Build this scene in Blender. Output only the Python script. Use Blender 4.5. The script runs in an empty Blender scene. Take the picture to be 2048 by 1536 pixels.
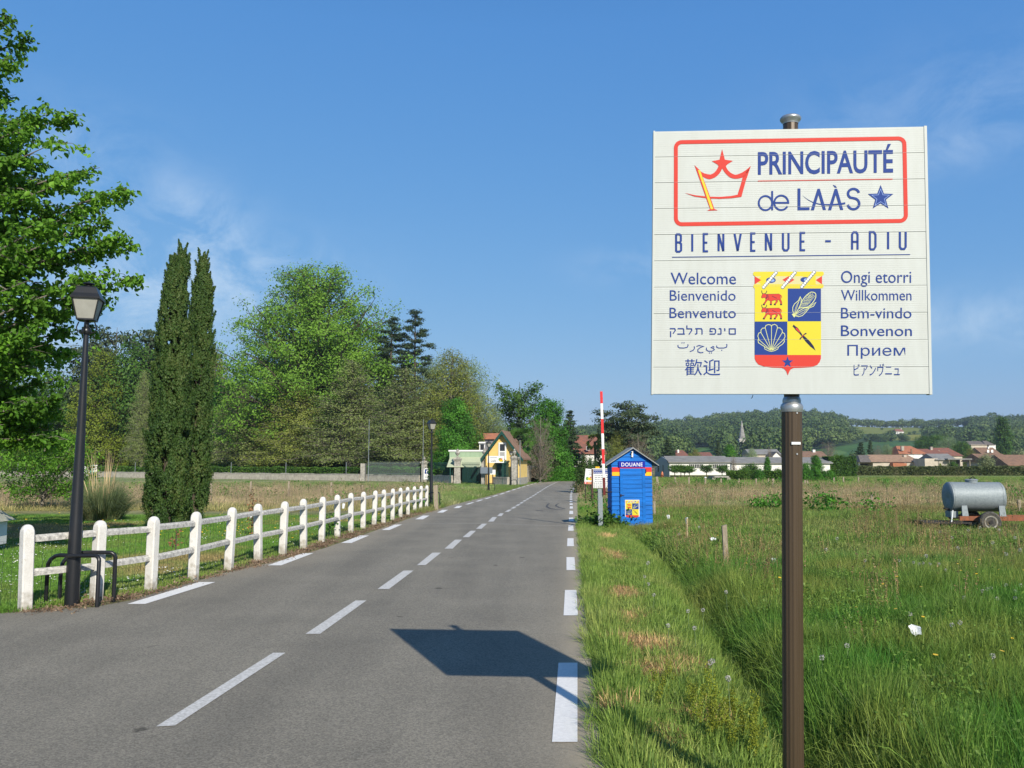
import bpy, math, random
import numpy as np
from mathutils import Vector, Matrix
from mathutils.geometry import tessellate_polygon
C = bpy.context.scene
COL = C.collection
R = math.radians
# ---------------------------------------------------------------- camera, sky, sun, exposure
CAM_H, F_PX, HOR = 1.7, 1656.0, 926.0
PITCH = math.atan((HOR - 768) / F_PX)
cam = bpy.data.cameras.new('camera'); cam_o = bpy.data.objects.new('camera', cam); COL.objects.link(cam_o)
cam.sensor_width = 36; cam.lens = 36 * F_PX / 2048; cam.clip_start = .05; cam.clip_end = 9000
cam_o.location = (0, 0, CAM_H); cam_o.rotation_euler = (math.pi / 2 + PITCH, 0, 0)
C.camera = cam_o
SAZ, SEL = R(22.3), R(32.9)
sdir = Vector((-math.sin(SAZ) * math.cos(SEL), math.cos(SAZ) * math.cos(SEL), -math.sin(SEL)))
sl = bpy.data.lights.new('sun', 'SUN'); sl.energy = 5.0; sl.angle = R(.5); sl.color = (1, .92, .80)
so = bpy.data.objects.new('sun', sl); COL.objects.link(so); so.rotation_euler = sdir.to_track_quat('-Z', 'Y').to_euler(); so.location = (20, -40, 40)
SKYK = .82
W = bpy.data.worlds.new("World"); C.world = W; W.use_nodes = True
nt = W.node_tree; N = nt.nodes; L = nt.links; N.clear()
sky = N.new('ShaderNodeTexSky'); sky.sky_type = 'NISHITA'; sky.sun_disc = False; sky.sun_elevation = SEL; sky.sun_rotation = math.pi - SAZ
sky.air_density = 1.0; sky.dust_density = .5; sky.ozone_density = 2.2; sky.altitude = 100
bg = N.new('ShaderNodeBackground'); bg.inputs[1].default_value = .125
wo = N.new('ShaderNodeOutputWorld')
# thin cirrus: three soft wisps broken up by noise
geo = N.new('ShaderNodeTexCoord')
def vdir(px, py):
    v = Vector((px - 1024, F_PX, -(py - 768))).normalized()
    return Matrix.Rotation(PITCH, 3, 'X') @ v
def vmath(op, a, b=None):
    n = N.new('ShaderNodeVectorMath'); n.operation = op
    for i, x in enumerate((a, b)):
        if x is None: continue
        if isinstance(x, (tuple, Vector)): n.inputs[i].default_value = x
        else: L.new(x, n.inputs[i])
    return n
def fmath(op, a, b=None, clamp=False):
    n = N.new('ShaderNodeMath'); n.operation = op; n.use_clamp = clamp
    for i, x in enumerate((a, b)):
        if x is None: continue
        if isinstance(x, (int, float)): n.inputs[i].default_value = x
        else: L.new(x, n.inputs[i])
    return n.outputs[0]
nz = N.new('ShaderNodeTexNoise'); nz.inputs['Scale'].default_value = 11; nz.inputs['Detail'].default_value = 8; nz.inputs['Roughness'].default_value = .68; nz.inputs['Distortion'].default_value = .45
mp = N.new('ShaderNodeMapping'); mp.inputs['Scale'].default_value = (1, 1, 1.6); L.new(geo.outputs['Generated'], mp.inputs[0]); L.new(mp.outputs[0], nz.inputs['Vector'])
nrm = fmath('MULTIPLY', fmath('SUBTRACT', nz.outputs['Fac'], .38), 3.2, True)
tot = None
for (px, py, sx, sz, k) in ((390, 440, .045, .035, .34), (480, 540, .10, .045, .30), (330, 590, .13, .05, .28), (150, 330, .08, .05, .22), (1260, 530, .06, .022, .18), (1950, 200, .16, .05, .14), (1960, 640, .14, .03, .25), (1900, 300, .09, .02, .14), (60, 640, .12, .05, .3)):
    d = vmath('SUBTRACT', geo.outputs['Generated'], vdir(px, py))
    s = vmath('MULTIPLY', d.outputs[0], (1 / sx, .2, 1 / sz))
    ln = vmath('LENGTH', s.outputs[0]); g = fmath('POWER', 2.718, fmath('MULTIPLY', fmath('MULTIPLY', ln.outputs['Value'], ln.outputs['Value']), -1.0))
    g = fmath('MULTIPLY', g, k); tot = g if tot is None else fmath('ADD', tot, g)
cf = fmath('MULTIPLY', tot, nrm, True)
mx = N.new('ShaderNodeMix'); mx.data_type = 'RGBA'; L.new(cf, mx.inputs[0]); mx.inputs[7].default_value = (6.2, 6.9, 7.4, 1)
hs = N.new('ShaderNodeHueSaturation'); hs.inputs['Saturation'].default_value = 1.0; hs.inputs['Value'].default_value = 1.0
# evening out Nishita's white horizon towards the clear blue of the photograph, the same in every direction
sc_ = N.new('ShaderNodeSeparateColor'); cc_ = N.new('ShaderNodeCombineColor'); L.new(sky.outputs[0], sc_.inputs[0])
for i_, (k_, g_) in enumerate(((.505, .873), (.60, .522), (.815, .24))):
    L.new(fmath('MULTIPLY', fmath('POWER', fmath('MULTIPLY', sc_.outputs[i_], .125), g_), k_ * SKYK / .125), cc_.inputs[i_])
# the blue deepens on from the top of the view to the zenith
sz_ = N.new('ShaderNodeSeparateXYZ'); L.new(geo.outputs['Generated'], sz_.inputs[0])
zf_ = fmath('SUBTRACT', 1.0, fmath('MULTIPLY', fmath('MULTIPLY', fmath('SUBTRACT', sz_.outputs[2], .48), 1.92, True), .55))
vm_ = vmath('SCALE', cc_.outputs[0]); L.new(zf_, vm_.inputs['Scale']); L.new(vm_.outputs[0], hs.inputs['Color']); L.new(hs.outputs[0], mx.inputs[6]); L.new(mx.outputs[2], bg.inputs[0]); L.new(bg.outputs[0], wo.inputs[0])
vs = C.view_settings; vs.view_transform = 'Standard'; vs.look = 'None'; vs.exposure = 0.28; vs.gamma = 1; vs.use_curve_mapping = False
C.cycles.use_denoising = True; C.cycles.max_bounces = 6; C.cycles.transparent_max_bounces = 8; C.cycles.volume_bounces = 0
C.cycles.diffuse_bounces = 3; C.cycles.caustics_reflective = False; C.cycles.caustics_refractive = False

# ---------------------------------------------------------------- places
def sm(t): t = np.clip(t, 0, 1); return t * t * (3 - 2 * t)
def zr(Y): return float(-.5 * sm((Y - 12) / 50.))
def _ray(px, py):
    c, s = math.cos(PITCH), math.sin(PITCH); x, y, z = px - 1024, F_PX, -(py - 768)
    return Vector((x, y * c - z * s, y * s + z * c))
def at(px, py, Y):
    r = _ray(px, py); t = Y / r.y; return Vector((r.x * t, Y, CAM_H + r.z * t))
def gnd(px, py):
    r = _ray(px, py); z = 0
    for _ in range(40):
        t = (z - CAM_H) / r.z; z = zr(r.y * t)
    t = (z - CAM_H) / r.z
    return Vector((r.x * t, r.y * t, z))
def hgt(px, y0, y1, Y): return at(px, y0, Y).z - at(px, y1, Y).z
# ---------------------------------------------------------------- materials
def srgb(r, g, b):
    f = lambda c: (c / 255 / 12.92) if c <= 10 else ((c / 255 + .055) / 1.055) ** 2.4
    return (f(r), f(g), f(b))
MATS = {}
def mat(name, col, rough=.7, var=0., vscale=6., bump=0., bscale=60., metal=0., spec=.4, col2=None, detail=6., world=False, stretch=None, coat=0.):
    """principled surface; var mixes in a second tone by noise, bump adds fine relief"""
    m = bpy.data.materials.new(name); m.use_nodes = True; t = m.node_tree; n = t.nodes; l = t.links
    p = n['Principled BSDF']; p.inputs['Base Color'].default_value = (*col, 1); p.inputs['Roughness'].default_value = rough
    p.inputs['Metallic'].default_value = metal; p.inputs['Specular IOR Level'].default_value = spec; p.inputs['Coat Weight'].default_value = coat
    if world: tc = n.new('ShaderNodeNewGeometry'); src = tc.outputs['Position']
    else: tc = n.new('ShaderNodeTexCoord'); src = tc.outputs['Object']
    if stretch:
        q = n.new('ShaderNodeMapping'); q.inputs['Scale'].default_value = stretch; l.new(src, q.inputs[0]); src = q.outputs[0]
    if var or col2:
        z = n.new('ShaderNodeTexNoise'); z.inputs['Scale'].default_value = vscale; z.inputs['Detail'].default_value = detail; z.inputs['Roughness'].default_value = .65
        l.new(src, z.inputs['Vector'])
        r = n.new('ShaderNodeValToRGB'); e = r.color_ramp.elements; e[0].position = .34; e[1].position = .66
        c2 = col2 or tuple(c * (1 - var) for c in col); c1 = col if col2 else tuple(min(1, c * (1 + var * .4)) for c in col)
        e[0].color = (*c2, 1); e[1].color = (*c1, 1); l.new(z.outputs['Fac'], r.inputs[0]); l.new(r.outputs[0], p.inputs['Base Color'])
    if bump:
        z2 = n.new('ShaderNodeTexNoise'); z2.inputs['Scale'].default_value = bscale; z2.inputs['Detail'].default_value = 5; l.new(src, z2.inputs['Vector'])
        b = n.new('ShaderNodeBump'); b.inputs['Strength'].default_value = min(1, bump); b.inputs['Distance'].default_value = .01 * max(1, bump)
        l.new(z2.outputs['Fac'], b.inputs['Height']); l.new(b.outputs[0], p.inputs['Normal'])
    MATS[name] = m; return m
LEAFK = 1.5
def leafmat(name, cols, trans=.3, nscale=.35, rough=.6, isl=.5):
    """leaves: colour varies from leaf to leaf and by clump, some light passes through"""
    m = bpy.data.materials.new(name); m.use_nodes = True; t = m.node_tree; n = t.nodes; l = t.links; n.clear()
    g = n.new('ShaderNodeNewGeometry'); z = n.new('ShaderNodeTexNoise'); z.inputs['Scale'].default_value = nscale; z.inputs['Detail'].default_value = 3
    l.new(g.outputs['Position'], z.inputs['Vector'])
    a = n.new('ShaderNodeMath'); a.operation = 'MULTIPLY_ADD'; a.inputs[1].default_value = isl; l.new(g.outputs['Random Per Island'], a.inputs[0])
    b = n.new('ShaderNodeMath'); b.operation = 'MULTIPLY_ADD'; b.inputs[1].default_value = 1.8; b.inputs[2].default_value = -.4 - isl / 2; l.new(z.outputs['Fac'], b.inputs[0]); l.new(b.outputs[0], a.inputs[2])
    r = n.new('ShaderNodeValToRGB'); e = r.color_ramp.elements
    while len(e) < len(cols): e.new(.5)
    for i, c in enumerate(cols): e[i].position = i / (len(cols) - 1); e[i].color = (*[q_ * LEAFK for q_ in c], 1)
    l.new(a.outputs[0], r.inputs[0])
    p = n.new('ShaderNodeBsdfPrincipled'); p.inputs['Roughness'].default_value = rough; p.inputs['Specular IOR Level'].default_value = .25; l.new(r.outputs[0], p.inputs['Base Color'])
    tr = n.new('ShaderNodeBsdfTranslucent'); h = n.new('ShaderNodeHueSaturation'); h.inputs['Hue'].default_value = .485; h.inputs['Value'].default_value = 1.3; l.new(r.outputs[0], h.inputs['Color']); l.new(h.outputs[0], tr.inputs[0])
    x = n.new('ShaderNodeMixShader'); x.inputs[0].default_value = trans; l.new(p.outputs[0], x.inputs[1]); l.new(tr.outputs[0], x.inputs[2])
    o = n.new('ShaderNodeOutputMaterial'); l.new(x.outputs[0], o.inputs[0]); MATS[name] = m; return m
# ---------------------------------------------------------------- mesh building
def mesh_np(name, V, F, m=None, smooth=False):
    """V (n,3), F list of arrays (m,k): fast mesh from numpy"""
    if not isinstance(F, list): F = [F]
    F = [np.asarray(f, dtype=np.int32) for f in F if len(f)]
    me = bpy.data.meshes.new(name); V = np.asarray(V, dtype=np.float32)
    me.vertices.add(len(V)); me.vertices.foreach_set('co', V.ravel())
    li = np.concatenate([f.ravel() for f in F]); tot = np.concatenate([np.full(len(f), f.shape[1], np.int32) for f in F])
    st = np.concatenate([[0], np.cumsum(tot)[:-1]]).astype(np.int32)
    me.loops.add(len(li)); me.loops.foreach_set('vertex_index', li); me.polygons.add(len(tot)); me.polygons.foreach_set('loop_start', st)
    if smooth: me.polygons.foreach_set('use_smooth', np.ones(len(tot), bool))
    me.update(calc_edges=True)
    if m: me.materials.append(m)
    return me
class MB:
    def __init__(s): s.v = []; s.f = []
    def add(s, vs, fs):
        k = len(s.v); s.v += [tuple(v) for v in vs]; s.f += [tuple(i + k for i in f) for f in fs]; return s
    def box(s, x0, x1, y0, y1, z0, z1, M=None):
        vs = [Vector((x, y, z)) for x in (x0, x1) for y in (y0, y1) for z in (z0, z1)]
        if M is not None: vs = [M @ v for v in vs]
        return s.add(vs, [(0, 1, 3, 2), (4, 6, 7, 5), (0, 4, 5, 1), (2, 3, 7, 6), (0, 2, 6, 4), (1, 5, 7, 3)])
    def tube(s, pts, rad, n=8, cap=True):
        pts = [Vector(p) for p in pts]; rad = rad if isinstance(rad, (list, tuple)) else [rad] * len(pts); vs = []; fs = []; a0 = None
        for i, p in enumerate(pts):
            d = (pts[min(i + 1, len(pts) - 1)] - pts[max(i - 1, 0)]).normalized()
            if a0 is None: a0 = d.orthogonal().normalized()
            a = (a0 - d * a0.dot(d)).normalized(); a0 = a; b = d.cross(a)
            for k in range(n): t = 2 * math.pi * k / n; vs.append(p + (a * math.cos(t) + b * math.sin(t)) * rad[i])
        for i in range(len(pts) - 1):
            for k in range(n): fs.append((i * n + k, i * n + (k + 1) % n, (i + 1) * n + (k + 1) % n, (i + 1) * n + k))
        if cap: fs.append(tuple(range(n))[::-1]); fs.append(tuple((len(pts) - 1) * n + k for k in range(n)))
        return s.add(vs, fs)
    def lathe(s, prof, n=24, M=None, flute=0, nf=0):
        """prof: (r,z) list turned about z"""
        vs = []; fs = []
        for (r, z) in prof:
            for k in range(n):
                t = 2 * math.pi * k / n; rr = r * (1 - flute * (.5 + .5 * math.cos(nf * t))) if nf else r
                vs.append(Vector((rr * math.cos(t), rr * math.sin(t), z)))
        if M is not None: vs = [M @ v for v in vs]
        for i in range(len(prof) - 1):
            for k in range(n): fs.append((i * n + k, i * n + (k + 1) % n, (i + 1) * n + (k + 1) % n, (i + 1) * n + k))
        fs.append(tuple(range(n))[::-1]); fs.append(tuple((len(prof) - 1) * n + k for k in range(n)))
        return s.add(vs, fs)
    def poly(s, pts): return s.add(pts, [tuple(range(len(pts)))])
    def prism(s, pts, d):
        """closed outline (list of Vector) pushed by vector d"""
        n = len(pts); pts = [Vector(p) for p in pts]; tri = tessellate_polygon([pts]); d = Vector(d)
        vs = pts + [p + d for p in pts]
        return s.add(vs, [tuple(t) for t in tri] + [tuple(i + n for i in t)[::-1] for t in tri] + [(i, (i + 1) % n, (i + 1) % n + n, i + n) for i in range(n)])
    def obj(s, name, m, parent=None, smooth=False, loc=None, bevel=0):
        me = bpy.data.meshes.new(name); me.from_pydata(s.v, [], s.f); me.update()
        if smooth: me.polygons.foreach_set('use_smooth', [True] * len(me.polygons)); me.set_sharp_from_angle(angle=R(40))
        me.materials.append(m); o = bpy.data.objects.new(name, me); COL.objects.link(o)
        if parent: o.parent = parent
        if loc is not None: o.location = loc
        if bevel:
            b = o.modifiers.new('bevel', 'BEVEL'); b.width = bevel; b.segments = 2; b.limit_method = 'ANGLE'
        return o
def link(name, me, parent=None, loc=(0, 0, 0), rz=0, sc=1):
    o = bpy.data.objects.new(name, me); COL.objects.link(o); o.location = loc; o.rotation_euler = (0, 0, rz)
    o.scale = (sc, sc, sc) if isinstance(sc, (int, float)) else sc
    if parent: o.parent = parent
    return o
def thing(name, label, cat, loc=(0, 0, 0), rz=0, group=None):
    o = bpy.data.objects.new(name, None); COL.objects.link(o); o.location = loc; o.rotation_euler = (0, 0, rz); o.empty_display_size = .2
    return tag(o, label, cat, group)
def tag(o, label=None, cat=None, group=None, kind=None):
    if label: o['label'] = label
    if cat: o['category'] = cat
    if group: o['group'] = group
    if kind: o['kind'] = kind
    return o
def copy_tree(o, parent=None):
    c = o.copy(); COL.objects.link(c); c.parent = parent
    for ch in [x for x in COL.objects if x.parent == o]: copy_tree(ch, c)
    return c
RNG = np.random.default_rng(7)

# ---------------------------------------------------------------- materials of the scene
M_asph = mat('asphalt', (.150, .146, .135), .88, bump=.9, bscale=170, spec=.3, world=True)
def fix_asphalt():
    m = M_asph; t = m.node_tree; n = t.nodes; l = t.links; p = n['Principled BSDF']
    g = n.new('ShaderNodeNewGeometry')
    a = n.new('ShaderNodeTexNoise'); a.inputs['Scale'].default_value = .9; a.inputs['Detail'].default_value = 5; l.new(g.outputs[0], a.inputs['Vector'])
    v = n.new('ShaderNodeTexVoronoi'); v.inputs['Scale'].default_value = 95; l.new(g.outputs[0], v.inputs['Vector'])
    w = n.new('ShaderNodeTexNoise'); w.inputs['Scale'].default_value = 260; w.inputs['Detail'].default_value = 2; l.new(g.outputs[0], w.inputs['Vector'])
    r1 = n.new('ShaderNodeValToRGB'); e = r1.color_ramp.elements; e[0].position = .36; e[1].position = .62; e[0].color = (.178, .168, .143, 1); e[1].color = (.245, .230, .193, 1); l.new(a.outputs[0], r1.inputs[0])
    tm_ = n.new('ShaderNodeMapping'); tm_.inputs['Scale'].default_value = (1.1, .07, 1); l.new(g.outputs[0], tm_.inputs[0]); ta = n.new('ShaderNodeTexNoise'); ta.inputs['Scale'].default_value = 1.4; ta.inputs['Detail'].default_value = 4; l.new(tm_.outputs[0], ta.inputs['Vector'])
    av = n.new('ShaderNodeMath'); av.operation = 'MULTIPLY_ADD'; av.inputs[1].default_value = .55; l.new(ta.outputs[0], av.inputs[0]); sc2 = n.new('ShaderNodeMath'); sc2.operation = 'MULTIPLY'; sc2.inputs[1].default_value = .45; l.new(a.outputs[0], sc2.inputs[0]); l.new(sc2.outputs[0], av.inputs[2]); l.new(av.outputs[0], r1.inputs[0])
    sep = n.new('ShaderNodeSeparateColor'); l.new(v.outputs['Color'], sep.inputs[0])
    r2 = n.new('ShaderNodeValToRGB'); e = r2.color_ramp.elements; e[0].color = (.55, .54, .52, 1); e[1].color = (1.35, 1.33, 1.25, 1); l.new(sep.outputs[0], r2.inputs[0])
    mm = n.new('ShaderNodeMix'); mm.data_type = 'RGBA'; mm.blend_type = 'MULTIPLY'; mm.inputs[0].default_value = .75; l.new(r1.outputs[0], mm.inputs[6]); l.new(r2.outputs[0], mm.inputs[7])
    # sandy dust that has gathered along the verge side of the road
    at_ = n.new('ShaderNodeAttribute'); at_.attribute_name = 'dust'
    m2 = n.new('ShaderNodeMix'); m2.data_type = 'RGBA'; l.new(at_.outputs['Fac'], m2.inputs[0]); l.new(mm.outputs[2], m2.inputs[6]); m2.inputs[7].default_value = (.36, .315, .235, 1)
    # oil spots
    o1 = n.new('ShaderNodeTexVoronoi'); o1.inputs['Scale'].default_value = 1.3; o1.inputs['Randomness'].default_value = 1; 
    mp_ = n.new('ShaderNodeMapping'); mp_.inputs['Scale'].default_value = (1, .75, 1); l.new(g.outputs[0], mp_.inputs[0]); 
    wn = n.new('ShaderNodeTexNoise'); wn.inputs['Scale'].default_value = 9; l.new(g.outputs[0], wn.inputs['Vector'])
    va = n.new('ShaderNodeVectorMath'); va.operation = 'MULTIPLY_ADD'; va.inputs[1].default_value = (.12, .12, .12); l.new(wn.outputs['Color'], va.inputs[0]); l.new(mp_.outputs[0], va.inputs[2]); l.new(va.outputs[0], o1.inputs['Vector'])
    rs = n.new('ShaderNodeValToRGB'); e = rs.color_ramp.elements; e[0].position = .055; e[1].position = .085; e[0].color = (.42, .42, .42, 1); e[1].color = (1, 1, 1, 1); l.new(o1.outputs['Distance'], rs.inputs[0])
    m3 = n.new('ShaderNodeMix'); m3.data_type = 'RGBA'; m3.blend_type = 'MULTIPLY'; m3.inputs[0].default_value = 1; l.new(m2.outputs[2], m3.inputs[6]); l.new(rs.outputs[0], m3.inputs[7])
    l.new(m3.outputs[2], p.inputs['Base Color'])
fix_asphalt()
M_paint = mat('road_paint', (.72, .72, .70), .75, var=.10, vscale=30, bump=.5, bscale=150, world=True)
M_paint_old = mat('worn_road_paint', (.62, .62, .60), .8, col2=(.38, .375, .35), vscale=38, bump=.5, bscale=150, world=True)
M_conc = mat('white_concrete', (.66, .655, .62), .85, col2=(.56, .545, .50), vscale=9, bump=.6, bscale=80)
def grime():
    m = M_conc; t = m.node_tree; n = t.nodes; l = t.links; p = n['Principled BSDF']; src = p.inputs['Base Color'].links[0].from_socket
    tc = n.new('ShaderNodeTexCoord'); sx = n.new('ShaderNodeSeparateXYZ'); l.new(tc.outputs['Object'], sx.inputs[0]); oi = n.new('ShaderNodeObjectInfo')
    va = n.new('ShaderNodeVectorMath'); va.operation = 'ADD'; l.new(tc.outputs['Object'], va.inputs[0]); l.new(oi.outputs['Location'], va.inputs[1]); z = n.new('ShaderNodeTexNoise'); z.inputs['Scale'].default_value = 13; z.inputs['Detail'].default_value = 8; l.new(va.outputs[0], z.inputs['Vector'])
    a = n.new('ShaderNodeMath'); a.operation = 'MULTIPLY_ADD'; a.inputs[1].default_value = -1.6; a.inputs[2].default_value = .32; l.new(sx.outputs[2], a.inputs[0]); b = n.new('ShaderNodeMath'); b.operation = 'MAXIMUM'; b.inputs[1].default_value = -.10; l.new(a.outputs[0], b.inputs[0])
    c = n.new('ShaderNodeMath'); c.operation = 'ADD'; l.new(z.outputs[0], c.inputs[0]); l.new(b.outputs[0], c.inputs[1]); r = n.new('ShaderNodeValToRGB'); e = r.color_ramp.elements; e[0].position = .50; e[1].position = .78; e[0].color = (0, 0, 0, 1); e[1].color = (.8, .8, .8, 1); l.new(c.outputs[0], r.inputs[0])
    x = n.new('ShaderNodeMix'); x.data_type = 'RGBA'; l.new(r.outputs[0], x.inputs[0]); l.new(src, x.inputs[6]); x.inputs[7].default_value = (.30, .27, .21, 1); l.new(x.outputs[2], p.inputs['Base Color'])
grime()
M_lich = mat('lichened_rail', (.60, .59, .54), .9, col2=(.24, .235, .22), vscale=22, bump=.8, bscale=90, detail=9)
M_black = mat('black_lacquer', (.012, .013, .015), .35, var=.2, spec=.5)
M_glass = mat('opal_glass', (.33, .33, .29), .45, col2=(.25, .25, .215), vscale=4)
M_brown = mat('brown_anodised', (.072, .050, .030), .36, var=.15, vscale=30, metal=.12, spec=.4, stretch=(1, 1, .05))
M_alu = mat('cast_aluminium', (.42, .44, .45), .38, var=.15, vscale=8, metal=.7)
M_dark = mat('dark_metal', (.02, .019, .018), .5)
M_panel = mat('white_extrusion', (.485, .515, .495), .55, col2=(.455, .48, .455), vscale=5, stretch=(4, 4, .8))
M_vred = mat('red_vinyl', srgb(196, 58, 48), .6, spec=.2); M_vblue = mat('blue_vinyl', srgb(22, 56, 128), .6, spec=.2)
M_vyel = mat('yellow_vinyl', srgb(204, 190, 52), .6, spec=.2); M_vpale = mat('pale_vinyl', srgb(196, 190, 140), .6, spec=.2); M_vnavy = mat('navy_ink', srgb(20, 28, 62), .6, spec=.2)
M_vline = mat('pale_yellow_ink', srgb(200, 205, 130), .5); M_vwhite = mat('white_vinyl', (.74, .76, .75), .5); M_vgrey = mat('grey_ink', srgb(105, 115, 125), .5)
M_vbluel = mat('light_blue_ink', srgb(120, 150, 205), .5)
M_hutblue = mat('blue_board_paint', srgb(16, 106, 192), .65, spec=.2, var=.3, vscale=4, bump=.4, bscale=40, stretch=(.3, 1, 3))
M_hutred = mat('red_board_paint', srgb(212, 42, 38), .5, var=.1); M_hutyel = mat('yellow_board_paint', srgb(236, 178, 20), .5, var=.1)
M_enamel = mat('dark_blue_enamel', srgb(22, 38, 150), .3); M_letter = mat('white_letter', (.8, .8, .8), .4)
M_felt = mat('grey_roof_sheet', (.27, .29, .29), .8, var=.15, vscale=14, bump=.5)
M_barred = mat('red_barrier_film', srgb(214, 42, 46), .4); M_barwh = mat('white_barrier_film', (.78, .78, .76), .4); M_bardk = mat('maroon_barrier_end', srgb(92, 22, 22), .5)
M_galv = mat('galvanised_steel', (.27, .31, .325), .58, col2=(.19, .225, .245), vscale=22, metal=.2, spec=.3, bump=.25, bscale=6, detail=8)
M_rust = mat('rusty_steel', (.30, .10, .045), .85, col2=(.16, .07, .04), vscale=12, bump=.6)
M_rubber = mat('tyre_rubber', (.03, .03, .03), .85, col2=(.10, .095, .08), vscale=20)
M_wood = mat('grey_weathered_wood', (.36, .31, .23), .9, col2=(.22, .18, .13), vscale=14, bump=.7, stretch=(6, 6, .7))
M_bark = mat('bark', (.115, .092, .066), .95, col2=(.055, .045, .035), vscale=9, bump=.9, bscale=25, stretch=(3, 3, .6))
M_barkl = mat('pale_bark', (.23, .21, .17), .95, col2=(.12, .105, .085), vscale=5, bump=.6, bscale=25, stretch=(3, 3, .8))
M_yel = mat('yellow_render', srgb(220, 190, 116), .85, var=.10, vscale=1.3, bump=.3)
M_white = mat('white_render', (.74, .73, .69), .85, var=.10, vscale=1.2)
M_cream = mat('cream_render', (.52, .46, .37), .9, var=.2, vscale=.8); M_stonew = mat('rubble_masonry', (.46, .43, .36), .95, col2=(.28, .25, .21), vscale=2.6, bump=1, bscale=6, detail=9)
M_greenp = mat('dark_green_paint', srgb(20, 74, 66), .5, var=.15); M_palegr = mat('pale_green_cladding', srgb(146, 168, 140), .6, var=.08, vscale=1)
M_awn = mat('pale_awning', srgb(172, 180, 150), .8, var=.06, vscale=1)
M_dkglass = mat('dark_glass', (.02, .024, .026), .12, spec=.6)
M_frame = mat('white_frame', (.72, .72, .70), .5)
def tile_mat(name, c1, c2, sc=1.0):
    m = mat(name, c1, .9, col2=c2, vscale=1.6 * sc, detail=10, bump=.9, bscale=5 * sc); return m
M_tbrown = tile_mat('brown_roof_tiles', (.26, .155, .10), (.15, .095, .065)); M_tred = tile_mat('red_brown_roof_tiles', (.26, .10, .065), (.14, .075, .06))
M_torange = tile_mat('orange_roof_tiles', (.42, .16, .08), (.28, .12, .07)); M_slate = tile_mat('grey_roof_tiles', (.17, .15, .13), (.10, .09, .085)); M_tile3 = tile_mat('tan_roof_tiles', (.36, .24, .15), (.22, .14, .10))
M_fibre = mat('grey_corrugated_sheet', (.22, .22, .21), .85, var=.25, vscale=.7)
M_stone = mat('limestone', (.42, .40, .35), .95, col2=(.20, .19, .17), vscale=5, bump=1, bscale=18, detail=9)
# ================================================================ GROUND
_perm = np.random.default_rng(3).random((256, 256))
def vnoise(x, y, s=1.0, o=3):
    """value noise, 0..1"""
    x = np.asarray(x, float) * s + 1000; y = np.asarray(y, float) * s + 1000; t = 0; a = .5; tot = 0
    for _ in range(o):
        xi = np.floor(x).astype(int); yi = np.floor(y).astype(int); fx = x - xi; fy = y - yi; fx = fx * fx * (3 - 2 * fx); fy = fy * fy * (3 - 2 * fy)
        g = lambda i, j: _perm[(xi + i) % 256, (yi + j) % 256]
        t = t + a * ((g(0, 0) * (1 - fx) + g(1, 0) * fx) * (1 - fy) + (g(0, 1) * (1 - fx) + g(1, 1) * fx) * fy); tot += a
        x = x * 2.03 + 17; y = y * 2.03 + 5; a *= .55
    return t / tot
def poly_xy(P): return [(float(p[0]), float(p[1])) for p in P]
LPX = [(0, 1228), (110, 1222), (205, 1213), (246, 1206), (290, 1192), (351, 1175), (440, 1148), (571, 1119), (650, 1096), (727, 1070), (790, 1047), (840, 1030), (876, 1020), (899, 1012), (938, 1002), (987, 990), (1032, 977), (1065, 968), (1100, 963.5), (1150, 960.5), (1215, 958.5)]
RPX = [(1210, 1536), (1192, 1400), (1180, 1300), (1168, 1200), (1163, 1130), (1158, 1080), (1156, 1050), (1155, 1020), (1155, 1000), (1158, 990), (1164, 981), (1176, 973), (1195, 968), (1225, 965)]
Lp = [(-30., -4.), (-30., 8.6), (-9., 9.3)] + poly_xy([gnd(*p) for p in LPX]); Rp = [(.2, -4.), (.42, 3.)] + poly_xy([gnd(*p) for p in RPX])
def resamp(P, n=None, ts=None):
    P = np.array(P); d = np.r_[0, np.cumsum(np.hypot(*np.diff(P, axis=0).T))]
    return np.c_[np.interp(ts, d, P[:, 0]), np.interp(ts, d, P[:, 1])]
# rows of the road: pairs (left point, right point)
Lnear = [p for p in Lp]
def xat(P, y): P = np.array(P); return np.interp(y, P[:, 1], P[:, 0])
ys = np.concatenate([np.arange(-4, 12, .5), np.arange(12, 60, 1.0)])
rowsL = [(-30. if y < 8.6 else float(xat(Lp, y)), y) for y in ys]; rowsR = [(float(xat(Rp, y)), y) for y in ys]
tl = np.array([p for p in Lp if p[1] > 60]); tr = np.array([p for p in Rp if p[1] > 60])
def arc(P, n): P = np.array(P); d = np.r_[0, np.cumsum(np.hypot(*np.diff(P, axis=0).T))]; t = np.linspace(0, d[-1], n); return np.c_[np.interp(t, d, P[:, 0]), np.interp(t, d, P[:, 1])]
A_, B_ = arc([rowsL[-1]] + [tuple(p) for p in tl], 24)[1:], arc([rowsR[-1]] + [tuple(p) for p in tr], 24)[1:]
rowsL += [tuple(p) for p in A_]; rowsR += [tuple(p) for p in B_]
us = [0, .02, .2, .4, .6, .8, .88, .92, .95, .97, .985, 1.0]
V = []; dust = []
for (a, b) in zip(rowsL, rowsR):
    wd = max(3.0, math.hypot(b[0] - a[0], b[1] - a[1])); wd0 = min(wd, 6.)
    for u in us:
        u2 = 1 - (1 - u) * wd0 / wd if u > .5 else u * (1 - .5 * wd0 / wd) / .5
        x = a[0] + (b[0] - a[0]) * u2; y = a[1] + (b[1] - a[1]) * u2; V.append((x, y, zr(y) + .002)); q = (1 - u) * wd0
        dust.append(.95 * max(0, 1 - q / .34) + .25 * max(0, 1 - q / 1.0) + (.5 * max(0, 1 - u * wd0 / .3) if y > 12 else 0))
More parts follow.
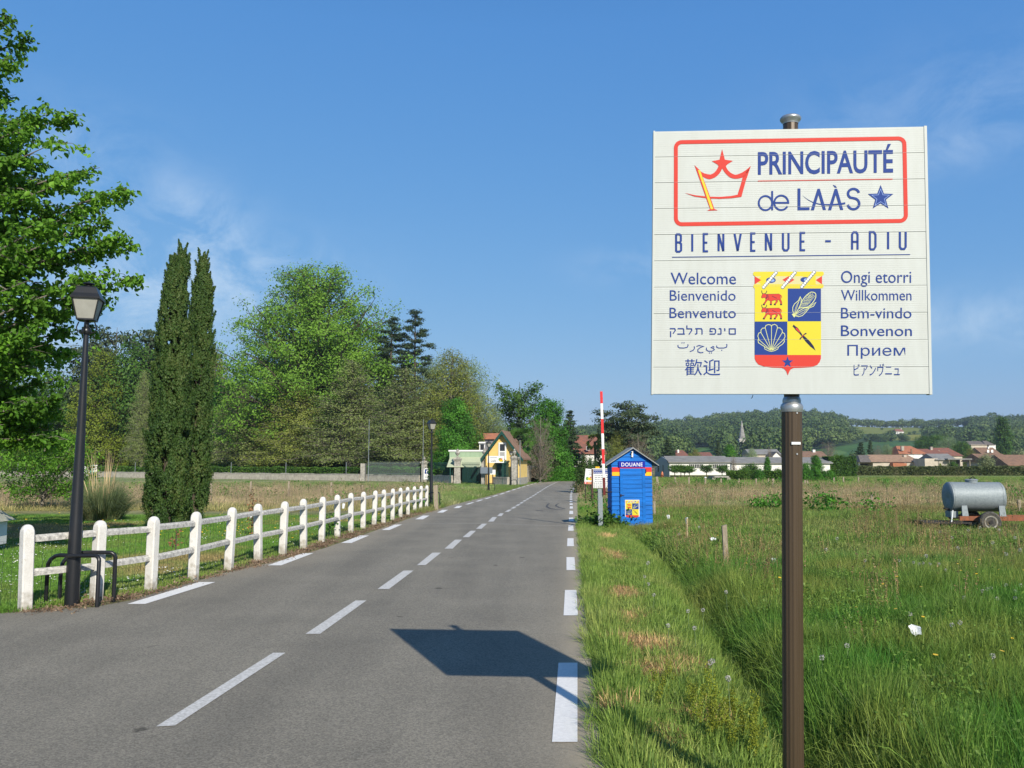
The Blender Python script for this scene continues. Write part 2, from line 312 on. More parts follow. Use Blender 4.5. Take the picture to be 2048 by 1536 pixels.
nu = len(us); F = [(i * nu + j, i * nu + j + 1, (i + 1) * nu + j + 1, (i + 1) * nu + j) for i in range(len(rowsL) - 1) for j in range(nu - 1)]
me = mesh_np('road', np.array(V), np.array(F), M_asph); at_ = me.attributes.new('dust', 'FLOAT', 'POINT'); at_.data.foreach_set('value', np.array(dust, np.float32))
road = link('road', me); tag(road, 'grey asphalt country road running to a bend by the yellow house', None, None, 'structure')
ROADPOLY = np.array(rowsL + rowsR[::-1])
def inpoly(x, y, P):
    x = np.asarray(x); y = np.asarray(y); c = np.zeros(x.shape, bool); n = len(P)
    for i in range(n):
        x1, y1 = P[i]; x2, y2 = P[(i + 1) % n]
        if y1 == y2: continue
        k = ((y1 > y) != (y2 > y)) & (x < (x2 - x1) * (y - y1) / (y2 - y1) + x1); c ^= k
    return c
DITCH = [(1.55, 3.), (1.85, 5.9), (2.34, 10.5), (2.7, 14.), (3.0, 19.), (3.2, 22.)]
def ditch_d(x, y): return x - np.interp(y, [p[1] for p in DITCH], [p[0] for p in DITCH])
def gz(x, y):
    """height of the open ground"""
    x = np.asarray(x, float); y = np.asarray(y, float)
    z = -.5 * sm((y - 12) / 50.) + .05 * (vnoise(x, y, .5, 3) - .5) * sm((np.abs(x) - 1) / 4)
    d = ditch_d(x, y); fade = sm((24 - y) / 5.) * (x > 0)
    z = z - fade * (.34 * np.exp(-(d / .27) ** 2)) + fade * .05 * sm((d - .2) / 1.5)
    return z
xs = np.concatenate([-np.geomspace(1650, 14, 60), np.arange(-13.8, 9, .15), np.geomspace(9.2, 1650, 70)])
yg = np.concatenate([[-30, -15, -8, -4], np.arange(-2, 30, .2), np.arange(30, 100, 1.), np.geomspace(100, 430, 40), [600, 1000, 1850]])
X, Y = np.meshgrid(xs, yg); Z = gz(X, Y); ins = inpoly(X, Y, ROADPOLY); Z[ins] = -.5 * sm((Y[ins] - 12) / 50.) - .07
Z[~ins] -= .012; Z[Y > 500] = -6
DRY = [tuple(gnd(px, py))[:2] + (a, b) for px, py, a, b in ((1250, 1190, .16, .5), (1225, 1197, .1, .3), (1262, 1240, .12, .35), (1290, 1296, .22, .42), (1240, 1290, .1, .2), (1300, 1350, .20, .25), (1365, 1335, .1, .2), (1405, 1440, .12, .12), (1235, 1117, .16, .7), (1205, 1105, .12, .6), (1330, 1480, .12, .12), (1215, 1075, .2, .8), (1235, 1420, .06, .2))]
def dryness(x, y):
    m = np.zeros(np.shape(x)); 
    for a, b, rx, ry in DRY: m = np.maximum(m, np.exp(-((x - a) / rx) ** 2 - ((y - b) / ry) ** 2))
    return m * (.55 + .9 * vnoise(x * 2, y, 3., 3))
def zone(x, y):
    """base colour of grass and soil by place"""
    x = np.asarray(x, float); y = np.asarray(y, float); c = np.zeros(x.shape + (3,)); c[:] = (.075, .125, .022)
    n1 = vnoise(x, y, .35, 4); n2 = vnoise(x + 50, y, 1.3, 3); n3 = vnoise(x, y + 80, .12, 3)
    def mixc(w, col):
        w = np.clip(w, 0, 1)[..., None]; c[:] = c * (1 - w) + np.array(col) * w
    left = x < np.interp(y, [9, 31, 60, 90], [-5.7, -3.2, -.6, 2])
    right = ~left
    lawn = left & (y < 34)
    mixc(lawn * 1.0, (.070, .135, .022)); mixc(lawn * (n2 - .5) * 3, (.11, .125, .035)); mixc(lawn * (n1 - .54) * 6, (.17, .135, .06))
    mixc(left * sm((y - 29) / 4) , (.17, .155, .065)); mixc(left * sm((y - 36) / 6) * sm((n1 - .35) * 4), (.29, .235, .14)); mixc(left * (y > 34) * sm((n3 + n2 * .5 - .85) * 6), (.08, .125, .03))
    mixc(left * sm((y - 72) / 15) * (.3 + .7 * n2), (.075, .13, .03)); mixc(left * sm((x + 8) / 3) * sm((y - 36) / 4) * n2 * 1.4, (.09, .14, .035))
    r = right & (ditch_d(x, y) > 0)
    mixc(r * sm((y - 9) / 8) * (n1 - .3) * 1.6, (.13, .135, .045)); mixc(r * sm((n3 - .5) * 5) * sm((y - 10) / 10) * .7, (.16, .12, .055))
    band = sm((y - 34) / 6) * sm((74 - y) / 10); mixc(r * band * (.45 + n2), (.23, .19, .11)); mixc(r * band * sm((n1 - .5) * 7), (.09, .13, .035))
    mixc(r * sm((y - 74) / 12) * sm((150 - y) / 40) * (.5 + n2), (.105, .145, .035)); mixc(r * sm((y - 100) / 40) * sm((n3 - .45) * 5) * .7, (.17, .16, .05)); mixc(r * sm((y - 150) / 30), (.19, .18, .07))
    v = right & (ditch_d(x, y) < 0) & (y < 30)
    mixc(v * 1.0, (.10, .145, .030)); mixc(v * sm((vnoise(x * 2, y, 1.7, 3) - .5) * 5) * .5, (.17, .18, .055)); mixc(v * sm((dryness(x, y) - .35) * 5), (.34, .235, .11))
    mixc((y > 380) * 1.0, (.06, .10, .03))
    mixc(right & (ditch_d(x, y) > 0) & (y < 13) & False, (0, 0, 0))
    return c * np.array([1.26, 1.28, 1.45]) * np.where(v | (y > 12), 1.38, 1.28)[..., None]
cz = zone(X, Y)
edge = inpoly(X + .5, Y, ROADPOLY) | inpoly(X - .22, Y, ROADPOLY) | inpoly(X + .5, Y - .3, ROADPOLY)
soil = edge & ~ins & (Y > 8); w = (.55 + .6 * (vnoise(X, Y, 3, 2) - .5))[..., None] * soil[..., None]; cz = cz * (1 - w) + np.array((.24, .185, .12)) * w
n_x = len(xs); F = np.array([(j * n_x + i, j * n_x + i + 1, (j + 1) * n_x + i + 1, (j + 1) * n_x + i) for j in range(len(yg) - 1) for i in range(n_x - 1)])
M_ground = bpy.data.materials.new('grassy_ground'); M_ground.use_nodes = True
def zone_nodes(m, contrast, bump, trans=0.0, sc=3.0):
    t = m.node_tree; n = t.nodes; l = t.links; p = n['Principled BSDF']; p.inputs['Roughness'].default_value = .85; p.inputs['Specular IOR Level'].default_value = .15
    a = n.new('ShaderNodeAttribute'); a.attribute_name = 'zone'; g = n.new('ShaderNodeNewGeometry')
    z = n.new('ShaderNodeTexNoise'); z.inputs['Scale'].default_value = sc; z.inputs['Detail'].default_value = 12; z.inputs['Roughness'].default_value = .75; l.new(g.outputs[0], z.inputs['Vector'])
    r = n.new('ShaderNodeValToRGB'); e = r.color_ramp.elements; e[0].position = .35; e[1].position = .65; e[0].color = (1 - contrast,) * 3 + (1,); e[1].color = (1 + contrast * .6,) * 3 + (1,); l.new(z.outputs[0], r.inputs[0])
    x = n.new('ShaderNodeMix'); x.data_type = 'RGBA'; x.blend_type = 'MULTIPLY'; x.inputs[0].default_value = 1; l.new(a.outputs['Color'], x.inputs[6]); l.new(r.outputs[0], x.inputs[7]); l.new(x.outputs[2], p.inputs['Base Color'])
    b = n.new('ShaderNodeBump'); b.inputs['Strength'].default_value = 1; b.inputs['Distance'].default_value = bump; l.new(z.outputs[0], b.inputs['Height']); l.new(b.outputs[0], p.inputs['Normal'])
zone_nodes(M_ground, .55, .12)
me = mesh_np('ground', np.c_[X.ravel(), Y.ravel(), Z.ravel()], F, M_ground, True)
ca = me.attributes.new('zone', 'FLOAT_COLOR', 'POINT'); ca.data.foreach_set('color', np.c_[cz.reshape(-1, 3), np.ones(cz.size // 3)].astype(np.float32).ravel())
tag(link('ground', me), 'grassy ground with lawn, verge, ditch and meadow', None, None, 'structure')

# ---- painted dashes, each a part of the road
def dash(P, m, name='road_marking'):
    P = [gnd(*p) for p in P]; b = MB()
    # split lengthwise so that the sheet follows the slope
    n = 6; vs = []
    for i in range(n + 1):
        for k in ((0, 1) if True else ()):
            q = P[k * 3 if k == 0 else 1].lerp(P[3 - k] if False else (P[3] if k == 0 else P[2]), 0)
        l = P[0].lerp(P[3], i / n); r = P[1].lerp(P[2], i / n); vs += [(l.x, l.y, zr(l.y) + .007), (r.x, r.y, zr(r.y) + .007)]
    b.add(vs, [(2 * i, 2 * i + 1, 2 * i + 3, 2 * i + 2) for i in range(n)]); return b.obj(name, m, road)
CEN = [(312, 1455, 350, 1453, 571, 1307, 546, 1307), (611, 1269, 640, 1269, 733, 1202, 711, 1202), (755, 1179, 778, 1179, 827, 1142, 807, 1142), (834, 1131, 851, 1131, 882, 1106, 865, 1106), (889, 1098, 905, 1098, 924, 1080, 910, 1080), (925, 1075, 938, 1075, 952, 1062, 941, 1062), (952, 1058, 963, 1058, 974, 1048, 964, 1048), (976, 1043.5, 987, 1043.5, 994, 1034.5, 985, 1034.5), (994, 1032.5, 1003, 1032.5, 1007.5, 1027, 1000, 1027)]
for q in CEN: dash([(q[0], q[1]), (q[2], q[3]), (q[4], q[5]), (q[6], q[7])], M_paint_old)
def poly_dashes(pts, wpx, y_first, period, dl, m, nmax=40):
    """dashes of true length dl every `period` metres along a ground polyline given in the picture"""
    P = np.array([tuple(gnd(*p))[:2] for p in pts]); d = np.r_[0, np.cumsum(np.hypot(*np.diff(P, axis=0).T))]; s = 0; k = 0
    while s + dl < d[-1] and k < nmax:
        b = MB(); vs = []
        for i in range(5):
            t = s + dl * i / 4; x, y = np.interp(t, d, P[:, 0]), np.interp(t, d, P[:, 1]); x2, y2 = np.interp(t + .3, d, P[:, 0]), np.interp(t + .3, d, P[:, 1])
            dx, dy = x2 - x, y2 - y; q = math.hypot(dx, dy) or 1; nx, ny = dy / q * wpx / 2, -dx / q * wpx / 2
            vs += [(x - nx, y - ny, zr(y - ny) + .007), (x + nx, y + ny, zr(y + ny) + .007)]
        b.add(vs, [(2 * i, 2 * i + 1, 2 * i + 3, 2 * i + 2) for i in range(4)]); b.obj('road_marking', m, road); s += period; k += 1
poly_dashes([(1013, 1024), (1030, 1014), (1052, 1000), (1075, 986), (1096, 973), (1112, 965), (1124, 961)], .14, 0, 3.2, 2.1, M_paint_old)
for q in [(1104, 1486, 1155, 1486, 1155, 1327, 1117, 1327), (1127, 1232, 1156, 1232, 1153, 1181, 1130, 1181), (1133, 1141, 1151, 1141, 1149, 1115, 1133, 1115), (1134, 1093, 1148, 1093, 1147, 1077, 1135, 1077), (1136, 1062, 1147.5, 1062, 1146.5, 1051, 1137, 1051), (1137.5, 1043, 1147.5, 1043, 1146.5, 1035.5, 1138, 1035.5), (1138.5, 1028.5, 1146.5, 1028.5, 1146, 1022, 1139, 1022), (1139.5, 1017.5, 1146, 1017.5, 1145.5, 1013, 1139.8, 1013)]:
    dash([(q[0], q[1]), (q[2], q[3]), (q[4], q[5]), (q[6], q[7])], M_paint)
poly_dashes([(1142.5, 1010), (1142, 1000), (1142, 990), (1144, 982), (1148, 975), (1156, 968.5), (1170, 964)], .15, 0, 4.1, 2.0, M_paint)
for q in [(254, 1209, 290, 1209, 431, 1165, 398, 1165), (535, 1131.5, 562, 1131.5, 627, 1107, 606, 1107), (682, 1086.5, 703, 1086.5, 738, 1071.5, 720, 1071.5), (763, 1060.5, 779, 1060.5, 804, 1049.5, 790, 1049.5), (830, 1039, 846, 1039, 859, 1031.5, 846, 1031.5), (874, 1025.5, 886, 1025.5, 896, 1020, 885, 1020), (907, 1016.5, 918, 1016.5, 925, 1012, 915, 1012)]:
    dash([(q[0], q[1]), (q[2], q[3]), (q[4], q[5]), (q[6], q[7])], M_paint)
poly_dashes([(933, 1009), (960, 1001), (990, 992), (1020, 982), (1045, 974), (1072, 966), (1100, 961)], .15, 0, 4.5, 2.9, M_paint)
# the thin pale line across the road and two curved skid marks
P = [gnd(803, 1049), gnd(900, 1047), gnd(1000, 1048), (gnd(1080, 1051)), gnd(1150, 1053)]; vs = []
for p in P: vs += [(p.x, p.y - .014, zr(p.y) + .006), (p.x, p.y + .014, zr(p.y) + .006)]
MB().add(vs, [(2 * i, 2 * i + 2, 2 * i + 3, 2 * i + 1) for i in range(len(P) - 1)]).obj('surface_joint', M_paint_old, road)
M_skid = mat('tyre_mark', (.075, .073, .07), .8, var=.3)
for pts in ([(1098, 1007), (1094, 1011), (1094, 1014), (1100, 1017), (1112, 1019), (1125, 1020)], [(1117, 1007), (1112, 1010), (1112, 1012), (1118, 1015), (1130, 1018)], [(1072, 1021), (1085, 1022)]):
    vs = []
    for (x, y) in pts: p = gnd(x, y); vs += [(p.x - .05, p.y - .1, zr(p.y - .1) + .006), (p.x + .05, p.y + .1, zr(p.y + .1) + .006)]
    MB().add(vs, [(2 * i, 2 * i + 2, 2 * i + 3, 2 * i + 1) for i in range(len(pts) - 1)]).obj('skid_mark', M_skid, road)

# ================================================================ WHITE CONCRETE FENCE
FP = [(50, 1221), (192, 1202), (301, 1181), (386, 1159.5), (457, 1138), (516, 1120), (565, 1108), (607, 1095.6), (643, 1084.6), (674.6, 1073.6), (701.5, 1064), (726, 1057.5), (748, 1050.5), (767, 1045), (785, 1039), (801, 1033.5), (816, 1028.5), (829.7, 1024.5), (841, 1021), (853, 1018)]
FW = [gnd(*p) for p in FP]
fence = thing('concrete_fence', 'white concrete post and double rail fence along the left edge of the road', 'fence', FW[0])
def lp(p): return Vector(p) - FW[0]
def post_mesh(w, h):
    b = MB(); n = 7; prof = [(-w / 2, -.25)] + [(-w / 2 * math.cos(t) , h - w / 2 + w / 2 * math.sin(t)) for t in np.linspace(0, math.pi, n * 2)] + [(w / 2, -.25)]
    # rounded on all four sides: stack of shrinking squares
    lv = [(-.25, 1.0), (h - .10, 1.0)] + [(h - .10 + .10 * math.sin(t), max(.22, math.cos(t) ** .75)) for t in (.35, .7, 1.0, 1.3, math.pi / 2)]
    vs = []; fs = []
    for (z, s) in lv:
        a = w / 2 * s; c = .014 * s
        vs += [(-a + c, -a, z), (a - c, -a, z), (a, -a + c, z), (a, a - c, z), (a - c, a, z), (-a + c, a, z), (-a, a - c, z), (-a, -a + c, z)]
    for i in range(len(lv) - 1): fs += [(i * 8 + k, i * 8 + (k + 1) % 8, (i + 1) * 8 + (k + 1) % 8, (i + 1) * 8 + k) for k in range(8)]
    fs.append(tuple((len(lv) - 1) * 8 + k for k in range(8))); return b.add(vs, fs)
pm = None
for i, p in enumerate(FW):
    d = (FW[min(i + 1, 19)] - FW[max(i - 1, 0)]); a = math.atan2(d.y, d.x) - math.pi / 2
    if pm is None: o = post_mesh(.125, .985).obj('post', M_conc, fence, smooth=True); pm = o.data
    else: o = link('post', pm, fence)
    o.location = lp((p.x, p.y, zr(p.y))); o.rotation_euler = (R(random.Random(i).uniform(-1.9, 1.9)), R(random.Random(i + 50).uniform(-1.9, 1.9)), a)
for i in range(len(FW) - 1):
    for h in (.43, .82):
        a, b = FW[i], FW[i + 1]; rr = random.Random(i * 7 + int(h * 10)); a = Vector((a.x, a.y, zr(a.y) + h + rr.uniform(-.01, .01))); b = Vector((b.x, b.y, zr(b.y) + h + rr.uniform(-.01, .01)))
        d = (b - a); n = Vector((d.y, -d.x, 0)).normalized() * .040; u = Vector((0, 0, 1)); m = MB(); a = a + d.normalized() * .06; b = b - d.normalized() * .06
        sec = [(-1, -.034), (1, -.034), (1, .018), (.35, .045), (-.35, .045), (-1, .018)]; vs = [lp(q + n * s + u * t) for q in (a, b) for (s, t) in sec]
        m.add(vs, [(k, (k + 1) % 6, (k + 1) % 6 + 6, k + 6) for k in range(6)] + [tuple(range(6))[::-1], tuple(range(6, 12))]).obj('rail', M_lich, fence)
# thin wire mesh behind the rails
wm = MB(); wv = []; wf = []
wl = [Vector((-8.6, 9.55, 0)), Vector((-7.3, 9.6, 0))] + FW
for i in range(min(len(wl) - 1, 12)):
    a, b = wl[i], wl[i + 1]; d = b - a; q = Vector((-d.y, d.x, 0)).normalized() * .09; n = max(2, int(d.length / .10))
    for k in range(n):
        p = a + d * (k / n) + q; z = zr(p.y); wm.box(p.x - .0013, p.x + .0013, p.y - .0013, p.y + .0013, z, z + .78, Matrix.Translation(-FW[0]))
    for h in (.03, .13, .23, .33, .43, .53, .63, .73, .78):
        e = a + q; f_ = b + q; wm.tube([lp((e.x, e.y, zr(e.y) + h)), lp((f_.x, f_.y, zr(f_.y) + h))], .0014, 3, False)
wm_o = wm.obj('wire_mesh', mat('green_wire', (.05, .08, .06), .5, metal=.3), fence); wm_o['kind'] = 'stuff'

# ================================================================ STREET LAMPS
def lamp_post(name, label, base, H, rz=R(35), lean=0):
    """octagonal tapered pole, square lantern; H = total height"""
    s = H / 3.92; t = thing(name, label, 'street lamp', base, rz, 'black lantern street lamps'); t.rotation_euler = (0, lean, rz); t.scale = (s, s, s)
    pr = [(.084, -.2), (.083, .05), (.073, .95), (.072, .96), (.052, 2.0), (.031, 3.27), (.031, 3.30)]
    MB().lathe(pr, 16).obj('pole', M_black, t, smooth=True)
    MB().lathe([(.05, 3.27), (.062, 3.30), (.05, 3.34), (.03, 3.36), (.03, 3.42), (.10, 3.43), (.10, 3.445)], 16).obj('collar', M_black, t, smooth=True)
    sc = MB(); 
    for k in range(4):
        a = k * math.pi / 2; c, s_ = math.cos(a), math.sin(a)
        sc.tube([(c * .045, s_ * .045, 3.28), (c * .10, s_ * .10, 3.30), (c * .115, s_ * .115, 3.35), (c * .09, s_ * .09, 3.42)], .008, 5)
    sc.obj('bracket', M_black, t)
    def sq(r, z): return [(r, r, z), (-r, r, z), (-r, -r, z), (r, -r, z)]
    zb, zt, rb, rt = 3.445, 3.70, .096, .148
    for k in range(4):
        B, T = sq(rb - .006, zb), sq(rt - .006, zt); a, b = B[k], B[(k + 1) % 4]; c, d = T[(k + 1) % 4], T[k]
        MB().prism([a, b, c, d], Vector((0, 0, 0)) - Vector(((a[0] + b[0]) / 2, (a[1] + b[1]) / 2, 0)).normalized() * .004).obj('glass_pane', M_glass, t)
    fr = MB()
    for k in range(4):
        fr.tube([sq(rb, zb)[k], sq(rt, zt)[k]], .009, 4); fr.tube([sq(rb, zb)[k], sq(rb, zb)[(k + 1) % 4]], .012, 4)
    fr.obj('frame', M_black, t)
    rf = MB(); lv = [(.165, 3.695), (.167, 3.715), (.140, 3.76), (.106, 3.835), (.10, 3.845), (.09, 3.85), (.05, 3.862)]; vs = []; fs = []
    for (r, z) in lv: vs += sq(r, z)
    for i in range(len(lv) - 1): fs += [(i * 4 + k, i * 4 + (k + 1) % 4, (i + 1) * 4 + (k + 1) % 4, (i + 1) * 4 + k) for k in range(4)]
    fs += [(3, 2, 1, 0), tuple((len(lv) - 1) * 4 + k for k in range(4))]; rf.add(vs, fs).obj('roof', M_black, t)
    MB().lathe([(.055, 3.845), (.04, 3.865), (.035, 3.885), (.07, 3.892), (.062, 3.905), (.03, 3.91), (.015, 3.922), (.004, 3.93)], 14).obj('finial', M_black, t, smooth=True)
    return t
def hoop(label, c, w, h, dep=.0, rz=0, r=.024, sideof=1):
    t = thing('guard_hoop', label, 'guard hoop', c, rz, 'bent tube guards round the lamp posts'); cr = .15 * h / .5
    p = [(-w / 2, dep, -.1), (-w / 2, dep, h - cr)] + [(-w / 2 + cr * (1 - math.cos(a)), dep * (1 - .8 * a / 1.57), h - cr + cr * math.sin(a)) for a in (.4, .8, 1.2, 1.57)]
    p += [(0, -dep * .6, h)] + [(w / 2 - cr * .35 * (1 - math.cos(a)), -dep * (1 - .3 * a / 1.57), h - cr * .35 + cr * .35 * math.sin(a)) for a in (1.57, 1.2, .8, .4)] + [(w / 2, -dep, h - cr * .35), (w / 2, -dep, -.1)]
    MB().tube(p, r, 10).obj('tube', M_black, t, smooth=True); return t
b1 = gnd(143, 1211); lamp_post('street_lamp', 'nearest black lantern lamp, standing by the first post of the white fence', b1, 3.94, R(15), R(.25))
tg = MB(); tg.box(-.02, .02, -.092, -.090, 1.13, 1.17)
q = gnd(144, 1211); hoop('black bent tube guard around the nearest lamp post', Vector((q.x + .015, q.y - .05, 0)), .68, .60, .10, R(4))
hoop('second black bent tube guard behind the nearest lamp post', Vector((q.x + .06, q.y + .22, 0)), .60, .60, -.08, R(-6))
lamp_post('street_lamp', 'black lantern lamp at the far end of the white fence', at(862, 1019, 37).xy.to_3d() + Vector((0, 0, zr(37))), 3.92, R(30))
q = at(868, 1019, 36.8); hoop('small black tube guard at the lamp by the far fence end', Vector((q.x, q.y - .2, zr(q.y))), .55, .66, .1, 0)
lamp_post('street_lamp', 'black lantern lamp in the rough grass before the yellow house', at(977, 982, 64).xy.to_3d() + Vector((0, 0, zr(64))), 3.92, R(20))
q = at(983, 982, 63.6); hoop('black tube guard at the lamp before the yellow house', Vector((q.x, q.y, zr(q.y))), .5, .66, .1, 0)
lamp_post('street_lamp', 'farthest black lantern lamp beside the urn topped gate pillar', at(1022, 965, 80).xy.to_3d() + Vector((0, 0, zr(80))), 3.35, R(20))
q = at(1028, 965, 79.5); hoop('black tube guard at the farthest lamp by the gate pillar', Vector((q.x, q.y, zr(q.y))), .5, .6, .1, 0)
# ================================================================ PRINTING (flat lettering and marks laid 1 mm proud)
class Print:
    """flat shapes in drawing units; emit() maps them to a surface through fn(x, y, layer)"""
    def __init__(s, fn): s.fn = fn; s.g = {}
    def put(s, m, tris, z=0): s.g.setdefault(m.name, (m, []))[1].append((tris, z))
    def poly(s, m, pts, z=0):
        v = [Vector((p[0], p[1], 0)) for p in pts]; s.put(m, [[pts[i] for i in t] for t in tessellate_polygon([v])], z)
    def rect(s, m, x0, y0, x1, y1, z=0): s.put(m, [[(x0, y0), (x1, y0), (x1, y1), (x0, y1)]], z)
    def line(s, m, pts, w, z=0, closed=False, taper=None):
        P = [Vector(p) for p in pts]; n = len(P); Lf, Rt = [], []
        for i in range(n):
            a = P[i - 1] if (i or closed) else P[i]; b = P[(i + 1) % n] if (i < n - 1 or closed) else P[i]
            d1 = (P[i] - a); d2 = (b - P[i]); d1 = d1.normalized() if d1.length > 1e-9 else d2.normalized(); d2 = d2.normalized() if d2.length > 1e-9 else d1
            t = (d1 + d2); t = t.normalized() if t.length > 1e-6 else d1; k = 1 / max(.45, t.dot(d1)); nn = Vector((-t.y, t.x)) * (w / 2 * k * (taper[i] if taper else 1)); Lf.append(P[i] + nn); Rt.append(P[i] - nn)
        q = [[tuple(Lf[i]), tuple(Lf[(i + 1) % n]), tuple(Rt[(i + 1) % n]), tuple(Rt[i])] for i in range(n if closed else n - 1)]; s.put(m, q, z)
    def disc(s, m, cx, cy, rx, ry=None, z=0, n=18):
        ry = ry or rx; s.put(m, [[(cx + rx * math.cos(2 * math.pi * k / n), cy + ry * math.sin(2 * math.pi * k / n)) for k in range(n)]], z)
    def star(s, m, cx, cy, r, z=0, k=.42):
        s.poly(m, [(cx + (r if i % 2 == 0 else r * k) * math.sin(i * math.pi / 5), cy - (r if i % 2 == 0 else r * k) * math.cos(i * math.pi / 5)) for i in range(10)], z)
    def text(s, m, body, p0, p1, ytop, z=0, bold=0.0, space=1.0, tri=True):
        """ink box: bottom left p0, bottom right p1, top at the left end ytop"""
        cu = bpy.data.curves.new('t', 'FONT'); cu.body = body; cu.offset = bold; cu.space_character = space; cu.resolution_u = 4
        o = bpy.data.objects.new('t', cu); COL.objects.link(o); dg = bpy.context.evaluated_depsgraph_get(); me = bpy.data.meshes.new_from_object(o.evaluated_get(dg))
        v = [x.co for x in me.vertices]
        if v:
            x0, x1 = min(q.x for q in v), max(q.x for q in v); y0, y1 = min(q.y for q in v), max(q.y for q in v)
            f = lambda q: (p0[0] + (q.x - x0) / (x1 - x0) * (p1[0] - p0[0]), p0[1] + (p1[1] - p0[1]) * (q.x - x0) / (x1 - x0) + (q.y - y0) / (y1 - y0) * (ytop - p0[1]))
            s.put(m, [[f(v[i]) for i in p.vertices] for p in me.polygons], z)
        bpy.data.objects.remove(o); bpy.data.curves.remove(cu); bpy.data.meshes.remove(me)
    def emit(s, parent, names, eps=.0006):
        for (mn, (m, L_)) in s.g.items():
            b = MB()
            for (tris, z) in L_:
                for t in tris: b.poly([s.fn(x, y, z) for (x, y) in t])
            b.obj(names.get(mn, 'print'), m, parent)
def bez(p0, p1, p2, n=8): return [((1 - t) ** 2 * p0[0] + 2 * t * (1 - t) * p1[0] + t * t * p2[0], (1 - t) ** 2 * p0[1] + 2 * t * (1 - t) * p1[1] + t * t * p2[1]) for t in [i / n for i in range(n + 1)]]
def arcp(cx, cy, rx, ry, a0, a1, n=10): return [(cx + rx * math.cos(R(a0 + (a1 - a0) * i / n)), cy - ry * math.sin(R(a0 + (a1 - a0) * i / n))) for i in range(n + 1)]
def coat(P, T, full=True):
    """coat of arms drawn in its own units (about 1336 wide sheet); T maps to drawing units"""
    def pts(a): return [T(*p) for p in a]
    sc = abs(T(1, 0)[0] - T(0, 0)[0]); poly = lambda m, a, z: P.poly(m, pts(a), z); line = lambda m, a, w, z, **k: P.line(m, pts(a), w * sc, z, **k)
    poly(M_vyel, [(205, 118), (1122, 116), (1138, 132), (1135, 158), (1110, 178), (215, 178), (193, 160), (191, 134)], 1)
    poly(M_vpale, [(213, 178), (1112, 178), (1112, 285), (213, 285)], 1)
    poly(M_vyel, [(300, 178), (470, 178), (400, 285), (300, 285), (225, 240)], 1.5); poly(M_vyel, [(860, 178), (1028, 178), (1028, 285), (900, 285)], 1.5)
    poly(M_vred, [(213, 178), (300, 230), (213, 285)], 2); poly(M_vred, [(1112, 175), (1028, 230), (1112, 285)], 2)
    poly(M_vyel, [(205, 285), (1122, 285), (1136, 300), (1130, 325), (1098, 341), (213, 341), (192, 322)], 1)
    poly(M_vyel, [(213, 341), (655, 341), (655, 777), (213, 777)], 1); poly(M_vblue, [(655, 341), (1098, 341), (1098, 773), (655, 773)], 1.2)
    poly(M_vblue, [(212, 781), (650, 781), (650, 1216), (212, 1216)], 1.2); poly(M_vyel, [(650, 775), (1100, 775), (1100, 1216), (650, 1216)], 1)
    poly(M_vred, [(212, 1216), (1098, 1216), (1098, 1262), (1080, 1310), (1050, 1345), (980, 1372), (860, 1381), (740, 1384), (706, 1398), (680, 1425), (657, 1480), (636, 1428), (610, 1398), (575, 1384), (450, 1380), (340, 1366), (262, 1340), (228, 1300), (213, 1262)], 1)
    P.star(M_vblue, *T(652, 1312), 78 * sc, 2)
    P.disc(M_vblue, *T(430, 230), 65 * sc, 38 * sc, 2); P.disc(M_vblue, *T(885, 225), 62 * sc, 36 * sc, 2)
    if full: P.disc(M_vbluel, *T(448, 232), 30 * sc, 20 * sc, 2.5); P.disc(M_vbluel, *T(900, 226), 30 * sc, 20 * sc, 2.5)
    poly(M_vred, [(582, 226), (665, 177), (745, 226), (665, 276)], 2)
    for (a, b) in (((333, 325), (497, 133)), ((588, 325), (750, 133)), ((845, 320), (1008, 125))):
        for k in range(9):
            x, y = a[0] + (b[0] - a[0]) * k / 8, a[1] + (b[1] - a[1]) * k / 8; P.disc(M_vgrey, *T(x, y), 25 * sc, 25 * sc, 3, 12); P.disc(M_vwhite, *T(x - 2, y - 2), 15 * sc, 15 * sc, 3.8, 12)
    for dy in (0, 187):
        B = [(357, 416), (540, 412), (560, 440), (558, 478), (577, 520), (577, 552), (556, 552), (556, 522), (535, 492), (515, 492), (522, 512), (492, 552), (470, 554), (500, 510), (488, 494), (442, 506), (440, 552), (417, 555), (424, 508), (388, 494), (372, 512), (348, 550), (324, 550), (352, 512), (362, 484), (350, 462), (328, 464), (312, 470), (300, 455), (318, 412), (338, 406)]
        B = [(x, y + dy) for x, y in B]; poly(M_vred, B, 2)
        if full: line(M_vnavy, B, 4, 2.4, closed=True); line(M_vnavy, [(445, 440 + dy), (480, 460 + dy), (510, 470 + dy)], 6, 2.6); line(M_vnavy, [(395, 430 + dy), (402, 460 + dy), (390, 490 + dy)], 4, 2.6)
        line(M_vnavy, bez((320, 412 + dy), (304, 395 + dy), (308, 368 + dy), 4), 9, 3); line(M_vnavy, bez((348, 410 + dy), (376, 398 + dy), (374, 370 + dy), 4), 9, 3)
        line(M_vred, bez((540, 418 + dy), (590, 440 + dy), (566, 472 + dy), 6), 9, 2.7); line(M_vnavy, [(378, 420 + dy), (378, 462 + dy), (362, 472 + dy)], 12, 3)
        for hx in (335, 429, 482, 566): poly(M_vnavy, [(hx - 13, 545 + dy), (hx + 12, 545 + dy), (hx + 14, 562 + dy), (hx - 13, 562 + dy)], 3)
    # maize
    c = [(805, 602)] + bez((830, 545), (870, 440), (965, 388), 6) + bez((965, 388), (1040, 385), (1030, 440), 4) + bez((1030, 455), (1000, 540), (920, 585), 5) + [(805, 602)]
    line(M_vline, c, 9, 2); n = 5
